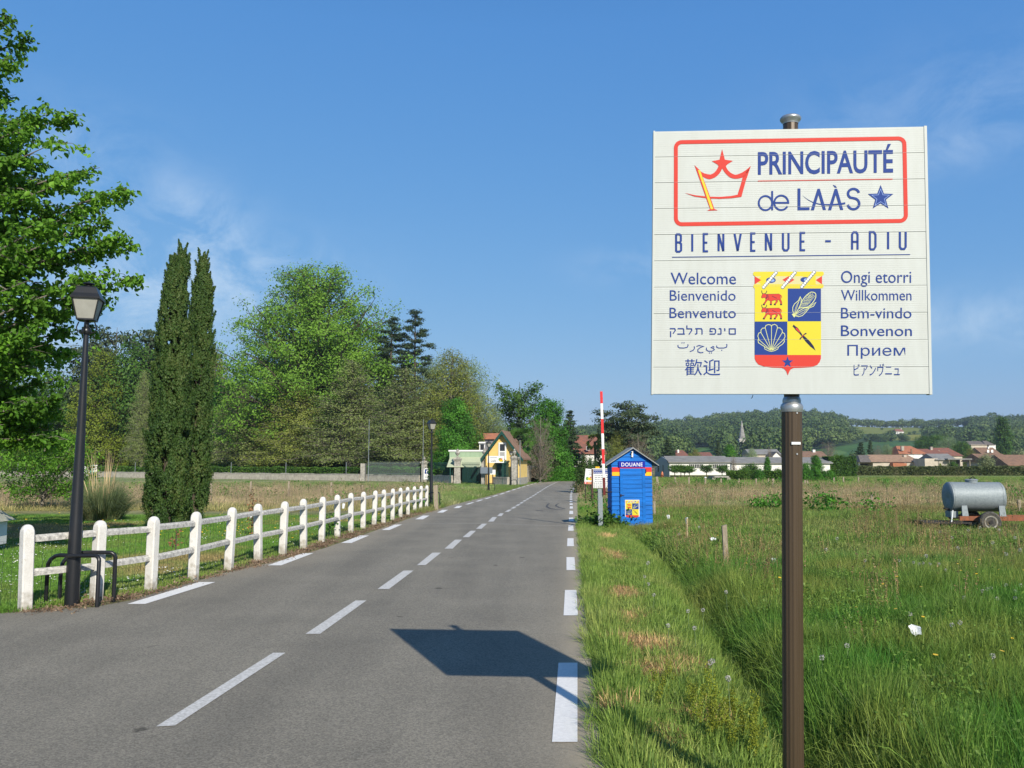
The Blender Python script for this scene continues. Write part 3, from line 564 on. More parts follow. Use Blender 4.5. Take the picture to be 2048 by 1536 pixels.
    if full:
        for k in range(1, 5): line(M_vline, [(812 + 30 * k, 600 - 62 * k + 6 * k * k), (945 + 12 * k, 575 - 42 * k)], 4, 2)
        for k in range(6): a = k / 5; line(M_vline, bez((818 + 18 * k, 598 - 6 * k), (860 + 30 * k, 500 - 10 * k), (950 + 14 * k, 396 + 8 * k), 5), 4, 2)
    line(M_vline, [(750, 690), (722, 640), (722, 590), (745, 545), (800, 500), (822, 452), (836, 480), (832, 540), (800, 605), (750, 690)], 8, 2.2); line(M_vline, bez((750, 690), (770, 590), (822, 470), 6), 5, 2.2); line(M_vline, bez((750, 690), (740, 600), (800, 520), 6), 4, 2.2)
    line(M_vline, [(750, 690), (800, 640), (870, 602), (940, 590), (985, 555), (1032, 524), (1000, 575), (940, 600), (900, 650), (850, 700), (800, 714), (750, 700)], 8, 2.2); line(M_vline, bez((750, 695), (830, 640), (960, 590), 6), 5, 2.2); line(M_vline, bez((760, 700), (850, 690), (920, 605), 6), 5, 2.2)
    poly(M_vline, [(710, 680), (730, 672), (760, 690), (748, 720), (738, 722)], 2.4)
    # shell
    rim = [(340, 1105), (262, 1055), (258, 1020), (268, 1005), (254, 970), (266, 930), (297, 920), (296, 890), (318, 865), (352, 862), (362, 830), (395, 816), (428, 824), (438, 840), (448, 824), (480, 814), (510, 830), (518, 860), (552, 862), (580, 890), (584, 922), (612, 935), (620, 975), (604, 1010), (612, 1040), (585, 1075), (535, 1108)]
    line(M_vline, rim, 8, 2)
    for t in ((262, 1010), (297, 925), (354, 862), (438, 838), (518, 858), (582, 922), (606, 1010)): line(M_vline, [(437, 1160), t], 7, 2.2)
    line(M_vline, [(340, 1105), (350, 1140), (400, 1162), (437, 1170), (480, 1160), (520, 1140), (535, 1108), (437, 1160), (340, 1105)], 7, 2.2)
    # dagger
    poly(M_vnavy, [(832, 950), (880, 970), (955, 1040), (1000, 1100), (1027, 1160), (960, 1110), (900, 1050), (850, 985)], 2)
    poly(M_vnavy, [(718, 842), (735, 818), (756, 838), (790, 860), (820, 905), (850, 948), (836, 965), (800, 925), (760, 890), (738, 860)], 2); poly(M_vred, [(758, 862), (780, 862), (806, 895), (824, 925), (806, 918), (768, 885)], 2.5)
    line(M_vnavy, bez((905, 932), (860, 950), (815, 1015), 6), 16, 2.6); line(M_vred, bez((880, 948), (855, 960), (838, 985), 4), 7, 2.9)

# ================================================================ WELCOME SIGN
TL, BL, TR, BR = at(1310, 263, 3.94), at(1306, 788, 3.94), at(1851, 253, 3.86), at(1862, 788, 3.86)
SB = Vector((1.343, 3.95, 0)); sign = thing('welcome_sign', 'large white welcome signboard with crown logo and coat of arms on a brown pole', 'sign', SB)
Vv = (TL - BL + TR - BR) * .5; Uu = (BR - BL + TR - TL) * .5; Nn = Uu.cross(Vv).normalized()
if Nn.y > 0: Nn = -Nn
def SP(u, v, d=0):
    """point on the board: bilinear between its corners, d metres proud"""
    return BL.lerp(BR, u).lerp(TL.lerp(TR, u), v) + Nn * d - SB
def px2uv(px, py):
    v = (788 - py) / 530.; 
    for _ in range(3):
        xl = 1306 + 4 * v; xr = 1862 - 11 * v; u = (px - xl) / (xr - xl); v = (788 - py) / (525 + 10 * u)
    return u, v
NP = 10
for i in range(NP):
    v0, v1 = i / NP, (i + 1) / NP; dk = .5 * [0, .0006, -.0004, .0005, 0, -.0005, .0004, 0, .0005, -.0003][i]; b = MB(); g = .0004 / 1.27
    jl = (-.004 if i in (1, 2) else 0)
    f = [SP(jl, v0 + g, dk), SP(1, v0 + g, dk), SP(1, v1 - g, dk), SP(jl, v1 - g, dk)]; b.prism(f, -Nn * .028)
    # small lip along the joint, a little proud of the print
    b.prism([SP(jl, v0 + g, 0.0024), SP(1, v0 + g, 0.0024), SP(1, v0 + g * 2.4, 0.0024), SP(jl, v0 + g * 2.4, 0.0024)], -Nn * (.0022 + .004))
    # rolled ribs on the face
    for k in range(11):
        vv = v0 + (v1 - v0) * (k + 1) / 12; b.prism([SP(jl + .001, vv - .0011, dk + .0004), SP(.999, vv - .0011, dk + .0004), SP(.999, vv + .0011, dk + .0004), SP(jl + .001, vv + .0011, dk + .0004)], -Nn * .004)
    b.obj('panel_plank', M_panel, sign)
for u in (0, 1):
    s = -.006 if u == 0 else .004; b = MB(); b.prism([SP(u + (s if u == 0 else -.006), -.002, .003), SP(u + (0.0 if u == 0 else s), -.002, .003), SP(u + (0 if u == 0 else s), 1.002, .003), SP(u + (s if u == 0 else -.006), 1.002, .003)], -Nn * .035)
    b.obj('edge_trim', M_panel, sign)
for v in (.2, .8):
    b = MB(); b.prism([SP(.03, v - .015, -.030), SP(.97, v - .015, -.030), SP(.97, v + .015, -.030), SP(.03, v + .015, -.030)], -Nn * .02); b.obj('back_rail', M_alu, sign)
def zfn(f):
    def g_(x, y, l): u, v = px2uv(*f(x, y)); return SP(u, v, .0015 + .00025 * l)
    return g_
c1 = Print(zfn(lambda x, y: (1300 + x / 3.4133, 220 + y / 3.4133)))
# red rounded border
bd = [(180 + 40 - 40 * math.cos(a), 262 - 40 * math.sin(a)) for a in [R(t) for t in range(0, 91, 15)]]
def corner(cx, cy, r, a0, a1): return [(cx + r * math.cos(R(a)), cy - r * math.sin(R(a))) for a in np.linspace(a0, a1, 7)]
c1.line(M_vred, corner(220, 263, 41, 180, 90) + corner(1698, 238, 41, 90, 0) + corner(1708, 730, 41, 0, -90) + corner(220, 752, 41, -90, -180), 27, 1, closed=True)
# crown
cr = bez((308, 383), (350, 446), (418, 449), 6) + bez((418, 449), (462, 440), (484, 362), 6)[1:] + bez((516, 362), (530, 436), (590, 451), 6) + bez((590, 451), (640, 444), (697, 388), 6)[1:] + [(672, 440)] + bez((655, 462), (600, 490), (555, 470), 6) + bez((555, 470), (520, 446), (501, 408), 5)[1:] + bez((499, 408), (475, 470), (412, 482), 6) + bez((412, 482), (370, 476), (345, 440), 4)[1:]
c1.poly(M_vred, cr, 1); c1.poly(M_vred, [(697, 388), (660, 500), (632, 604), (605, 590), (630, 510), (642, 462)], 1)
c1.poly(M_vred, [(620, 586), (560, 598), (480, 604), (400, 602), (320, 594), (240, 577), (310, 602), (390, 613), (480, 618), (560, 614), (632, 604)], 1.3)
c1.poly(M_vred, [(308, 383), (350, 424), (400, 560), (446, 688), (470, 697), (396, 700), (416, 688), (360, 530)], 2); c1.poly(M_vyel, [(331, 417), (347, 420), (392, 550), (438, 688), (421, 690), (372, 540)], 2.6)
c1.poly(M_vred, [(499, 272), (518, 345), (573, 354), (535, 378), (516, 402), (484, 402), (466, 378), (428, 356), (481, 345)], 1.6)
c1.text(M_vblue, 'PRINCIPAUTÉ', (745, 453), (1663, 438), 250, 1, bold=.018)
c1.line(M_vred, [(745, 494), (1660, 481)], 7, 1)
# "de"
w = 13
c1.line(M_vblue, arcp(797, 647, 46, 49, 0, 360, 26)[:-1], w, 1, closed=True); c1.line(M_vblue, [(843, 563), (843, 697)], w, 1.2)
c1.line(M_vblue, arcp(905, 645, 48, 50, -28, 360, 26)[0:1] + arcp(905, 645, 48, 50, -40, -360, 26) + [(860, 645)], w, 1)
# LAAS, the two A without a bar, crossed by a blade
c1.line(M_vblue, [(1026, 546), (1026, 687), (1098, 686)], 20, 1)
for x, dy in ((1160, 0), (1277, 0)):
    c1.poly(M_vblue, [(x - 54, 697), (x - 8, 548 + dy), (x + 8, 548 + dy), (x + 50, 695), (x + 29, 695), (x - 1, 590), (x - 32, 697)], 1)
c1.poly(M_vblue, [(1256, 520), (1276, 528), (1284, 542), (1268, 538)], 1)
sw_ = bez((1052, 595), (1110, 652), (1190, 657), 10) + bez((1190, 657), (1275, 662), (1340, 648), 8)[1:]; c1.line(M_vblue, sw_, 13, 1.5, taper=[.1 + .9 * k / (len(sw_) - 1) for k in range(len(sw_))])
c1.line(M_vblue, arcp(1396, 582, 37, 33, 10, 235, 12) + arcp(1396, 652, 39, 38, 75, -170, 14), 17, 1)
c1.star(M_vblue, 1579, 612, 90, 1); c1.star(M_vbluel, 1579, 612, 66, 1.6); c1.star(M_vblue, 1579, 612, 58, 2.2)
# BIENVENUE - ADIU, narrow drawn capitals
def cap(ch, x0, x1, yb, yt, w=14):
    X = lambda u: x0 + (x1 - x0) * u; Yv = lambda v: yb + (yt - yb) * v; r = .12
    S = {'B': [[(0, 0), (0, 1)], [(0, 1), (.7, 1), (.95, .92), (.95, .62), (.7, .53), (0, .53)], [(.7, .53), (1, .44), (1, .08), (.7, 0), (0, 0)]], 'I': [[(.5, 0), (.5, 1)]], 'E': [[(1, 1), (0, 1), (0, 0), (1, 0)], [(0, .5), (.85, .5)]],
         'N': [[(0, 0), (0, 1), (1, 0), (1, 1)]], 'V': [[(0, 1), (.5, 0), (1, 1)]], 'U': [[(0, 1), (0, .12), (.25, 0), (.75, 0), (1, .12), (1, 1)]], 'A': [[(0, 0), (0, .88), (.25, 1), (.75, 1), (1, .88), (1, 0)], [(0, .45), (1, .45)]], 'D': [[(0, 0), (0, 1), (.7, 1), (1, .85), (1, .15), (.7, 0), (0, 0)]], '-': [[(0, .5), (1, .5)]]}[ch]
    if ch in 'NV':
        for (a, b), (c_, d_) in zip(S[0], S[0][1:]): c1.line(M_vblue, [(X(a), Yv(b)), (X(c_), Yv(d_))], w, 1)
        return
    for s in S: c1.line(M_vblue, [(X(a), Yv(b)) for a, b in s], w, 1)
for ch, x0, x1 in (('B', 181, 216), ('I', 286, 300), ('E', 372, 402), ('N', 475, 508), ('V', 585, 628), ('E', 699, 728), ('N', 800, 836), ('U', 917, 955), ('E', 1037, 1068), ('-', 1205, 1243), ('A', 1387, 1424), ('D', 1507, 1545), ('I', 1623, 1637), ('U', 1709, 1748)):
    k = -18 * (x0 - 175) / 1580.; cap(ch, x0, x1, 981 + k, 862 + k)
c1.line(M_vblue, [(153, 1019), (1778, 1001)], 5, 1)
c1.emit(sign, {'red_vinyl': 'red_print', 'blue_vinyl': 'blue_print', 'yellow_vinyl': 'yellow_print', 'light_blue_ink': 'star_outline'})
c2 = Print(zfn(lambda x, y: (1300 + x / 3.4133, 520 + y / 3.4133)))
for (s, x0, x1, y0, y1, bo) in (('Welcome', 143, 595, 180, 100, 0), ('Bienvenido', 137, 592, 291, 220, 0), ('Benvenuto', 135, 594, 408, 338, 0), ('\u6b61\u8fce', 242, 487, 792, 683, 0),
                          ('Ongi etorri', 1312, 1785, 197, 88, 0), ('Willkommen', 1312, 1787, 290, 218, 0), ('Bem-vindo', 1312, 1787, 410, 338, 0), ('Bonvenon', 1312, 1790, 529, 457, 0), ('\u041f\u0440\u0438\u0435\u043c', 1355, 1745, 680, 588, 0), ('\u30d3\u30a2\u30f3\u30f4\u30cb\u30e5', 1398, 1708, 795, 713, 0)):
    c2.text(M_vblue, s, (x0, y0), (x1, y0), y1, 1, bold=bo)
def strokes(P_, m, L_, w): 
    for k_, q in enumerate(L_): P_.line(m, q, w, 1 + .1 * (k_ % 3))
HB = [[(137, 479), (172, 479), (176, 490), (160, 512)], [(143, 496), (143, 536)], [(192, 479), (230, 479), (234, 486), (234, 515)], [(190, 515), (242, 515)], [(256, 457), (256, 480), (288, 480), (290, 490), (270, 518)], [(314, 479), (356, 479), (361, 488), (361, 518)], [(325, 479), (325, 512), (312, 516)],
      [(413, 515), (448, 515), (454, 506), (454, 486), (446, 479), (418, 479), (416, 498), (434, 498)], [(476, 479), (490, 479), (492, 488), (492, 515)], [(468, 515), (494, 515)], [(514, 477), (519, 482), (518, 496)], [(549, 515), (549, 480), (590, 480), (590, 515), (549, 515)]]
strokes(c2, M_vblue, HB, 7.5)
AR = [[(194, 588), (194, 600), (205, 608), (235, 609), (258, 604), (264, 592), (262, 584)], [(306, 597), (309, 610), (300, 624), (276, 633)], [(322, 598), (340, 592), (372, 598), (350, 605), (332, 618), (332, 634), (350, 641), (370, 638)], [(446, 604), (436, 598), (424, 606), (440, 612), (446, 620), (430, 630), (404, 630), (390, 620), (392, 606)], [(462, 592), (462, 603), (475, 609), (510, 609), (530, 603), (533, 590), (530, 582)]]
strokes(c2, M_vblue, AR, 6)
for q in ((222, 574), (236, 574), (412, 642), (426, 642), (497, 624)): c2.disc(M_vblue, q[0], q[1], 4, 4, 1, 8)
coat(c2, lambda x, y: ((1480 + x / 6.68 - 1300) * 3.4133, (530 + y / 6.68 - 520) * 3.4133))
c2.emit(sign, {'red_vinyl': 'coat_of_arms_red', 'blue_vinyl': 'greeting_lettering', 'yellow_vinyl': 'coat_of_arms_yellow', 'pale_vinyl': 'scroll_band', 'light_blue_ink': 'gem_highlight', 'navy_ink': 'coat_of_arms_outline', 'pale_yellow_ink': 'maize_and_shell_outline', 'white_vinyl': 'pearl', 'grey_ink': 'pearl_edge'})
# pole: leaning 1 degree like in the photo, brown fluted tube below, narrower dark tube behind the board
tp, bt = at(1581, 236, 3.985) - SB, at(1583.5, 815, 3.985) - SB
ax = (tp - bt).normalized(); foot = bt - ax * ((bt.z + .5) / ax.z)
def along(zv): return bt + ax * ((zv - bt.z) / ax.z)
rot = ax.to_track_quat('Z', 'Y').to_matrix().to_4x4()
def turned(prof, **k): return MB().lathe(prof, M=Matrix.Translation(along(0)) @ rot, **k)
zt = bt.z
turned([(.048, -.5), (.048, zt - .01)], n=96, flute=.045, nf=16).obj('pole', M_brown, sign, smooth=True)
turned([(.036, zt - .02), (.036, tp.z - .02)], n=48, flute=.05, nf=12).obj('upper_pole', M_brown, sign, smooth=True)
turned([(.049, zt - .022), (.051, zt - .012), (.053, zt + .002), (.050, zt + .014), (.042, zt + .022), (.043, zt + .034), (.040, zt + .046), (.037, zt + .05)], n=40).obj('collar', M_alu, sign, smooth=True)
turned([(.037, tp.z - .032), (.038, tp.z - .024), (.046, tp.z - .016), (.051, tp.z - .008), (.051, tp.z - .001), (.046, tp.z + .005), (.030, tp.z + .009), (.008, tp.z + .010)], n=40).obj('cap', M_alu, sign, smooth=True)
for (px, py) in ((1594, 826), (1594, 908)):
    p = at(px, py, 3.937) - SB; MB().lathe([(.0045, 0), (.004, .003)], 10, M=Matrix.Translation(p) @ Matrix.Rotation(math.pi / 2, 4, 'X')).obj('screw', M_alu, sign)
p0 = at(1583, 884, 3.9355) - SB; q0 = at(1601, 889, 3.9355) - SB; MB().box(p0.x, q0.x, p0.y - .002, p0.y - .0015 + .006, q0.z, p0.z).obj('sticker', M_vwhite, sign)
q_ = at(1506, 790, 3.94) - SB; MB().tube([q_, q_ + Vector((-.004, 0, -.012)), q_ + Vector((-.010, 0, -.016))], .0016, 5).obj('loose_strip', M_dark, sign)

# ================================================================ BLUE CUSTOMS HUT
HY = 23.0; hs_ = HY / F_PX; hb = at(1265, 1052, HY); HZ = zr(HY); hut = thing('customs_hut', 'narrow bright blue wooden customs hut with pitched roof in the long grass', 'hut', (hb.x, HY, HZ))
def HX(px): return (px - 1265) * hs_ * 1.0
def HZp(py): return at(1265, py, HY).z - HZ
wl_, wr_ = HX(1225), HX(1304.5); top_e = HZp(925); D_ = .95; zr_ = HZp(896)
xc = (wl_ + wr_) / 2; slope = (zr_ - top_e) / ((wr_ - wl_) / 2); ph = 8.7 * hs_; z = -.12; k = 0
while z < zr_ - .03:
    z2 = min(z + ph, zr_)
    def ext(zz): return (wr_ - wl_) / 2 if zz <= top_e else max(0.015, (zr_ - zz) / slope)
    e1, e2 = ext(z), ext(z2 - .006); b = MB(); tk = .022
    pts = [Vector((xc - e1, -tk, z)), Vector((xc + e1, -tk, z)), Vector((xc + e2, -.006, z2 - .004)), Vector((xc - e2, -.006, z2 - .004))]; b.prism(pts, (0, .03, 0)); b.obj('front_board', M_hutblue, hut)
    if z2 <= top_e + .05:
        for sx, X0 in ((-1, wl_), (1, wr_)):
            b = MB(); b.prism([Vector((X0 + sx * .016, .0, z)), Vector((X0 + sx * .016, D_, z)), Vector((X0 + sx * .002, D_, z2 - .004)), Vector((X0 + sx * .002, .0, z2 - .004))], (-sx * .02, 0, 0)); b.obj('side_board', M_hutblue, hut)
    z = z2; k += 1
b = MB(); b.prism([Vector((wl_ + .02, .03, -.1)), Vector((wr_ - .02, .03, -.1)), Vector((wr_ - .02, .03, top_e)), Vector((xc, .03, zr_ - .02)), Vector((wl_ + .02, .03, top_e))], (0, D_ - .05, 0)); b.obj('inner_wall', M_hutblue, hut)
for sx in (-1, 1):
    xe = HX(1213) if sx < 0 else HX(1318); za = HZp(894.5); ze = HZp(930); b = MB(); xa = HX(1267)
    b.prism([Vector((xa, -.12, za)), Vector((xe, -.12, ze)), Vector((xe + sx * .005, -.12, ze - .028)), Vector((xa, -.12, za - .034))], (0, D_ + .22, 0)); b.obj('roof_sheet', M_felt, hut)
x0, x1 = HX(1241), HX(1291); zd = HZp(936.5); b = MB(); b.box(x0, x1, -.045, -.024, -.1, zd); door = b.obj('door', M_hutblue, hut)
for (a, c) in ((x0, HX(1246.5)), (HX(1285), x1)): MB().box(a, c, -.062, -.046, -.1, zd).obj('door_stile', M_hutblue, door)
zz = HZp(942); 
while zz > 0:
    MB().prism([Vector((HX(1246.6), -.058, zz - ph + .006)), Vector((HX(1284.9), -.058, zz - ph + .006)), Vector((HX(1284.9), -.048, zz)), Vector((HX(1246.6), -.048, zz))], (0, .008, 0)).obj('door_board', M_hutblue, door); zz -= ph
b = MB(); b.tube([(HX(1242.5), -.064, HZp(990.5)), (HX(1242.5), -.09, HZp(990.5)), (HX(1249.5), -.09, HZp(989.5))], .007, 6); b.box(HX(1242) - .01, HX(1243.5), -.068, -.062, HZp(994), HZp(988)); b.obj('handle', M_dark, door)
for (a, c) in ((HX(1225.5), x0), (x1, HX(1304.2))):
    MB().box(a, c, -.030, -.020, HZp(943.6), HZp(934.6)).obj('red_band', M_hutred, hut); MB().box(a, c, -.030, -.020, HZp(951.5), HZp(943.9)).obj('yellow_band', M_hutyel, hut)
MB().box(x0, x1, -.050, -.024, HZp(936.5), HZp(934.7)).obj('red_lintel', M_hutred, hut)
npl = MB().box(HX(1238.5), HX(1291), -.062, -.030, HZp(934.6), HZp(922.8)).obj('nameplate', M_enamel, hut)
hp = Print(lambda x, y, l: Vector((HX(x), -.064 - .0006 * l, HZp(y)))); hp.text(M_letter, 'DOUANE', (1244, 932.8), (1286, 932.8), 925.2, 1, bold=.006, space=1.12); hp.emit(npl, {'white_letter': 'nameplate_lettering'})
b = MB(); b.box(HX(1264.5), HX(1267.6), -.06, -.024, HZp(914.2), HZp(902.5)); b.obj('gable_lamp', M_frame, hut); MB().tube([(HX(1262), -.03, HZp(908)), (HX(1264), -.07, HZp(907)), (HX(1265.5), -.065, HZp(904))], .01, 6).obj('hook', M_dark, hut)
hp = Print(lambda x, y, l: Vector((x, -.0625 - .0007 * l, y)))
cw, ch_ = HX(1278.4) - HX(1250.6), HZp(1000) - HZp(1037.5)
hp.rect(M_vwhite, HX(1250.3), HZp(1033), HX(1278.6), HZp(999.5), 0)
coat(hp, lambda x, y: (HX(1250.6) + (x - 190) / 950 * cw, HZp(1000) - (y - 100) / 1390 * ch_), full=False)
hp.emit(door, {'red_vinyl': 'crest_red', 'blue_vinyl': 'crest_blue', 'yellow_vinyl': 'crest_yellow', 'pale_vinyl': 'crest_scroll', 'navy_ink': 'crest_outline', 'pale_yellow_ink': 'crest_drawing', 'white_vinyl': 'crest_ground', 'grey_ink': 'crest_pearls'})
MB().box(HX(1292), HX(1293.5), -.05, -.03, HZp(946), HZp(938)).obj('hasp', M_dark, hut)

# ================================================================ BARRIER
BY = 22.55; bs = BY / F_PX; bb = at(1203.5, 1045, BY); BZ = zr(BY); bar = thing('road_barrier', 'raised red and white striped barrier pole beside the blue hut', 'barrier', (bb.x, BY, BZ))
def bz(py): return at(1203, py, BY).z - BZ
segs = [(783, 807, M_barred), (807, 838, M_barwh), (838, 867, M_barred), (867, 898, M_barwh), (898, 927.5, M_barred), (927.5, 955, M_barwh), (955, 990, M_bardk)]
for (a, c, m) in segs:
    xa, xb = (at(1202.5, 783, BY).x + (a - 783) / 207 * 4 * bs) - bb.x, (at(1202.5, 783, BY).x + (c - 783) / 207 * 4 * bs) - bb.x
    b = MB(); za, zb_ = bz(a), bz(c); vs = [Vector((x + d, y, z)) for (x, z) in ((xb, zb_), (xa, za)) for (d, y) in ((-.033, -.03), (.033, -.03), (.033, .03), (-.033, .03))]
    b.add(vs, [(0, 3, 2, 1), (4, 5, 6, 7)] + [(k, (k + 1) % 4, (k + 1) % 4 + 4, k + 4) for k in range(4)]); b.obj('barrier_stripe', m, bar)
b = MB(); b.box(-.085, .035, .035, .20, -.1, bz(978)); b.obj('housing', M_galv, bar)
b = MB(); b.tube([(-.17, .08, bz(985)), (-.09, .08, bz(984))], .02, 6); b.tube([(.12, .08, bz(985)), (.30, .08, bz(984))], .016, 6); b.obj('pivot_bar', M_dark, bar)
# ================================================================ INFO BOARDS behind the hut
IY = 42.; iz = zr(IY); ib = at(1205, 985, IY); brd = thing('information_board', 'white village information board with blue heading on brown posts behind the hut', 'sign', (ib.x, IY, iz))
ix = lambda px: at(px, 950, IY).x - ib.x; izz = lambda py: at(1205, py, IY).z - iz
MB().box(ix(1186), ix(1232), -.02, .02, izz(976), izz(938)).obj('board', M_frame, brd)
for px in (1184.6, 1233): MB().box(ix(px) - .04, ix(px) + .04, -.04, .04, -.2, izz(937)).obj('post', mat('brown_post_paint', (.07, .03, .02), .6), brd)
MB().box(ix(1183.5), ix(1234), -.045, .045, izz(938), izz(936.8)).obj('top_rail', M_frame, brd)
ip = Print(lambda x, y, l: Vector((ix(x), -.022 - .001 * l, izz(y))))
ip.rect(M_vblue, 1187, 947.5, 1232, 939.2, 0); ip.text(M_letter, 'Auberge de la FONTAINE Restaurant', (1188, 942.8), (1230, 942.8), 940.2, 1, bold=.01); ip.text(M_letter, 'Camping AUBERGE', (1188, 946.9), (1228, 946.9), 944.2, 1, bold=.01)
rr = random.Random(4)
for i, y in enumerate((950.5, 954.5, 958.4, 962.4, 966.2, 970, 973.8)):
    x = 1189 if i < 4 else 1191
    if i >= 4: ip.rect(M_vnavy, 1187.6, y + .8, 1189.8, y - .8, 1)
    while x < 1214 + rr.random() * 14: wv_ = rr.uniform(2, 6); ip.rect(M_vgrey, x, y + .75, min(x + wv_, 1231), y - .75, 1); x += wv_ + 1.1
ip.emit(brd, {'blue_vinyl': 'heading_band', 'white_letter': 'heading_lettering', 'grey_ink': 'text_line', 'navy_ink': 'arrow_bullet'})
pb = at(1176, 975, 44.); pz = zr(44.); pic = thing('advert_board', 'tilted white advertising board with village picture and red foot strip', 'sign', (pb.x, 44., pz))
px_ = lambda p: at(p, 950, 44.).x - pb.x; pzz = lambda p: at(1176, p, 44.).z - pz
P4 = [Vector((px_(1168), 0, pzz(968))), Vector((px_(1184), 0, pzz(968.5))), Vector((px_(1184.5), 0, pzz(938.5))), Vector((px_(1171.5), 0, pzz(937)))]
MB().prism(P4, (0, .03, 0)).obj('board', M_frame, pic); MB().box(px_(1170), px_(1171.5), .04, .09, -.2, pzz(950)).obj('leg', M_dark, pic); MB().box(px_(1182), px_(1183.5), .04, .09, -.2, pzz(950)).obj('leg', M_dark, pic)
ip = Print(lambda x, y, l: Vector((px_(x), -.003 - .001 * l, pzz(y)))); ip.poly(M_vred, [(1168.2, 967.8), (1183.9, 968.2), (1184, 963.5), (1168.7, 963.5)], 0); ip.poly(M_vwhite, [(1169.3, 965.7), (1171.5, 964), (1171.5, 965.2), (1173, 965.2), (1173, 966.2), (1171.5, 966.2), (1171.5, 967.3)], 1); ip.rect(M_vpale, 1174.5, 966.6, 1182.5, 964.9, 1)
ip.disc(mat('picture_green', (.15, .30, .06), .6), 1174.5, 957, 3, 3.6, 1); ip.disc(M_vyel, 1178, 957.5, 2.4, 2.6, 1.3); ip.disc(M_hutyel, 1180.5, 958.5, 2.2, 2.6, 1.5); ip.disc(M_vred, 1181, 954.5, 1.8, 1.3, 1.7)
ip.line(M_vgrey, [(1177.5, 950.5), (1180, 944), (1182.5, 950), (1178.5, 949)], .6, 1); ip.line(M_vgrey, [(1175, 941.5), (1183, 941.8)], .8, 1)
ip.emit(pic, {'red_vinyl': 'foot_strip', 'white_vinyl': 'arrow', 'pale_vinyl': 'strip_text', 'picture_green': 'picture_hedge', 'yellow_vinyl': 'picture_field', 'yellow_board_paint': 'picture_house', 'grey_ink': 'script_lettering'})
yb = at(1195, 935, 46.); t = thing('number_plate', 'small yellow road number plate on a post above the information board', 'sign', (yb.x, 46., zr(46.)))
MB().box(-.11, .11, -.01, .01, yb.z - zr(46.) - .04, yb.z - zr(46.) + .05).obj('plate', M_hutyel, t); MB().box(-.02, .02, .011, .04, -.2, yb.z - zr(46.)).obj('post', M_galv, t)
bl = gnd(1166, 979); b = MB(); b.tube([(0, 0, -.1), (0, 0, .32), (.01, 0, .40)], [.13, .12, .05], 8); tag(b.obj('kerb_stone', M_conc, None, True, loc=(bl.x, bl.y, zr(bl.y))), 'low whitewashed stone at the foot of the tilted advertising board', 'boundary stone')
# ================================================================ FOLIAGE
def leaves(c, size, rng, up=.0, asp=.55, hang=0., fold=False, out=None):
    """diamond leaves at centres c (n,3)"""
    n = len(c); nn = rng.normal(size=(n, 3)) * .55 + np.array([0, 0, .35])
    if out is not None: nn += out
    nn /= np.linalg.norm(nn, axis=1)[:, None]; a = rng.normal(size=(n, 3)); a[:, 2] -= hang; a -= nn * (a * nn).sum(1)[:, None]; a /= np.linalg.norm(a, axis=1)[:, None] + 1e-9; b = np.cross(nn, a)
    s = (size * rng.uniform(.6, 1.3, n))[:, None]; a = a * s; b = b * s * asp
    V = np.stack([c - a, c + b - a * .1, c + a, c - b - a * .1], 1)
    if fold: V[:, 1] += np.array([0, 0, .12]) * s; V[:, 3] += np.array([0, 0, .12]) * s
    return V.reshape(-1, 3)
def quads(n): return (np.arange(n)[:, None] * 4 + np.arange(4)[None]).astype(np.int32)
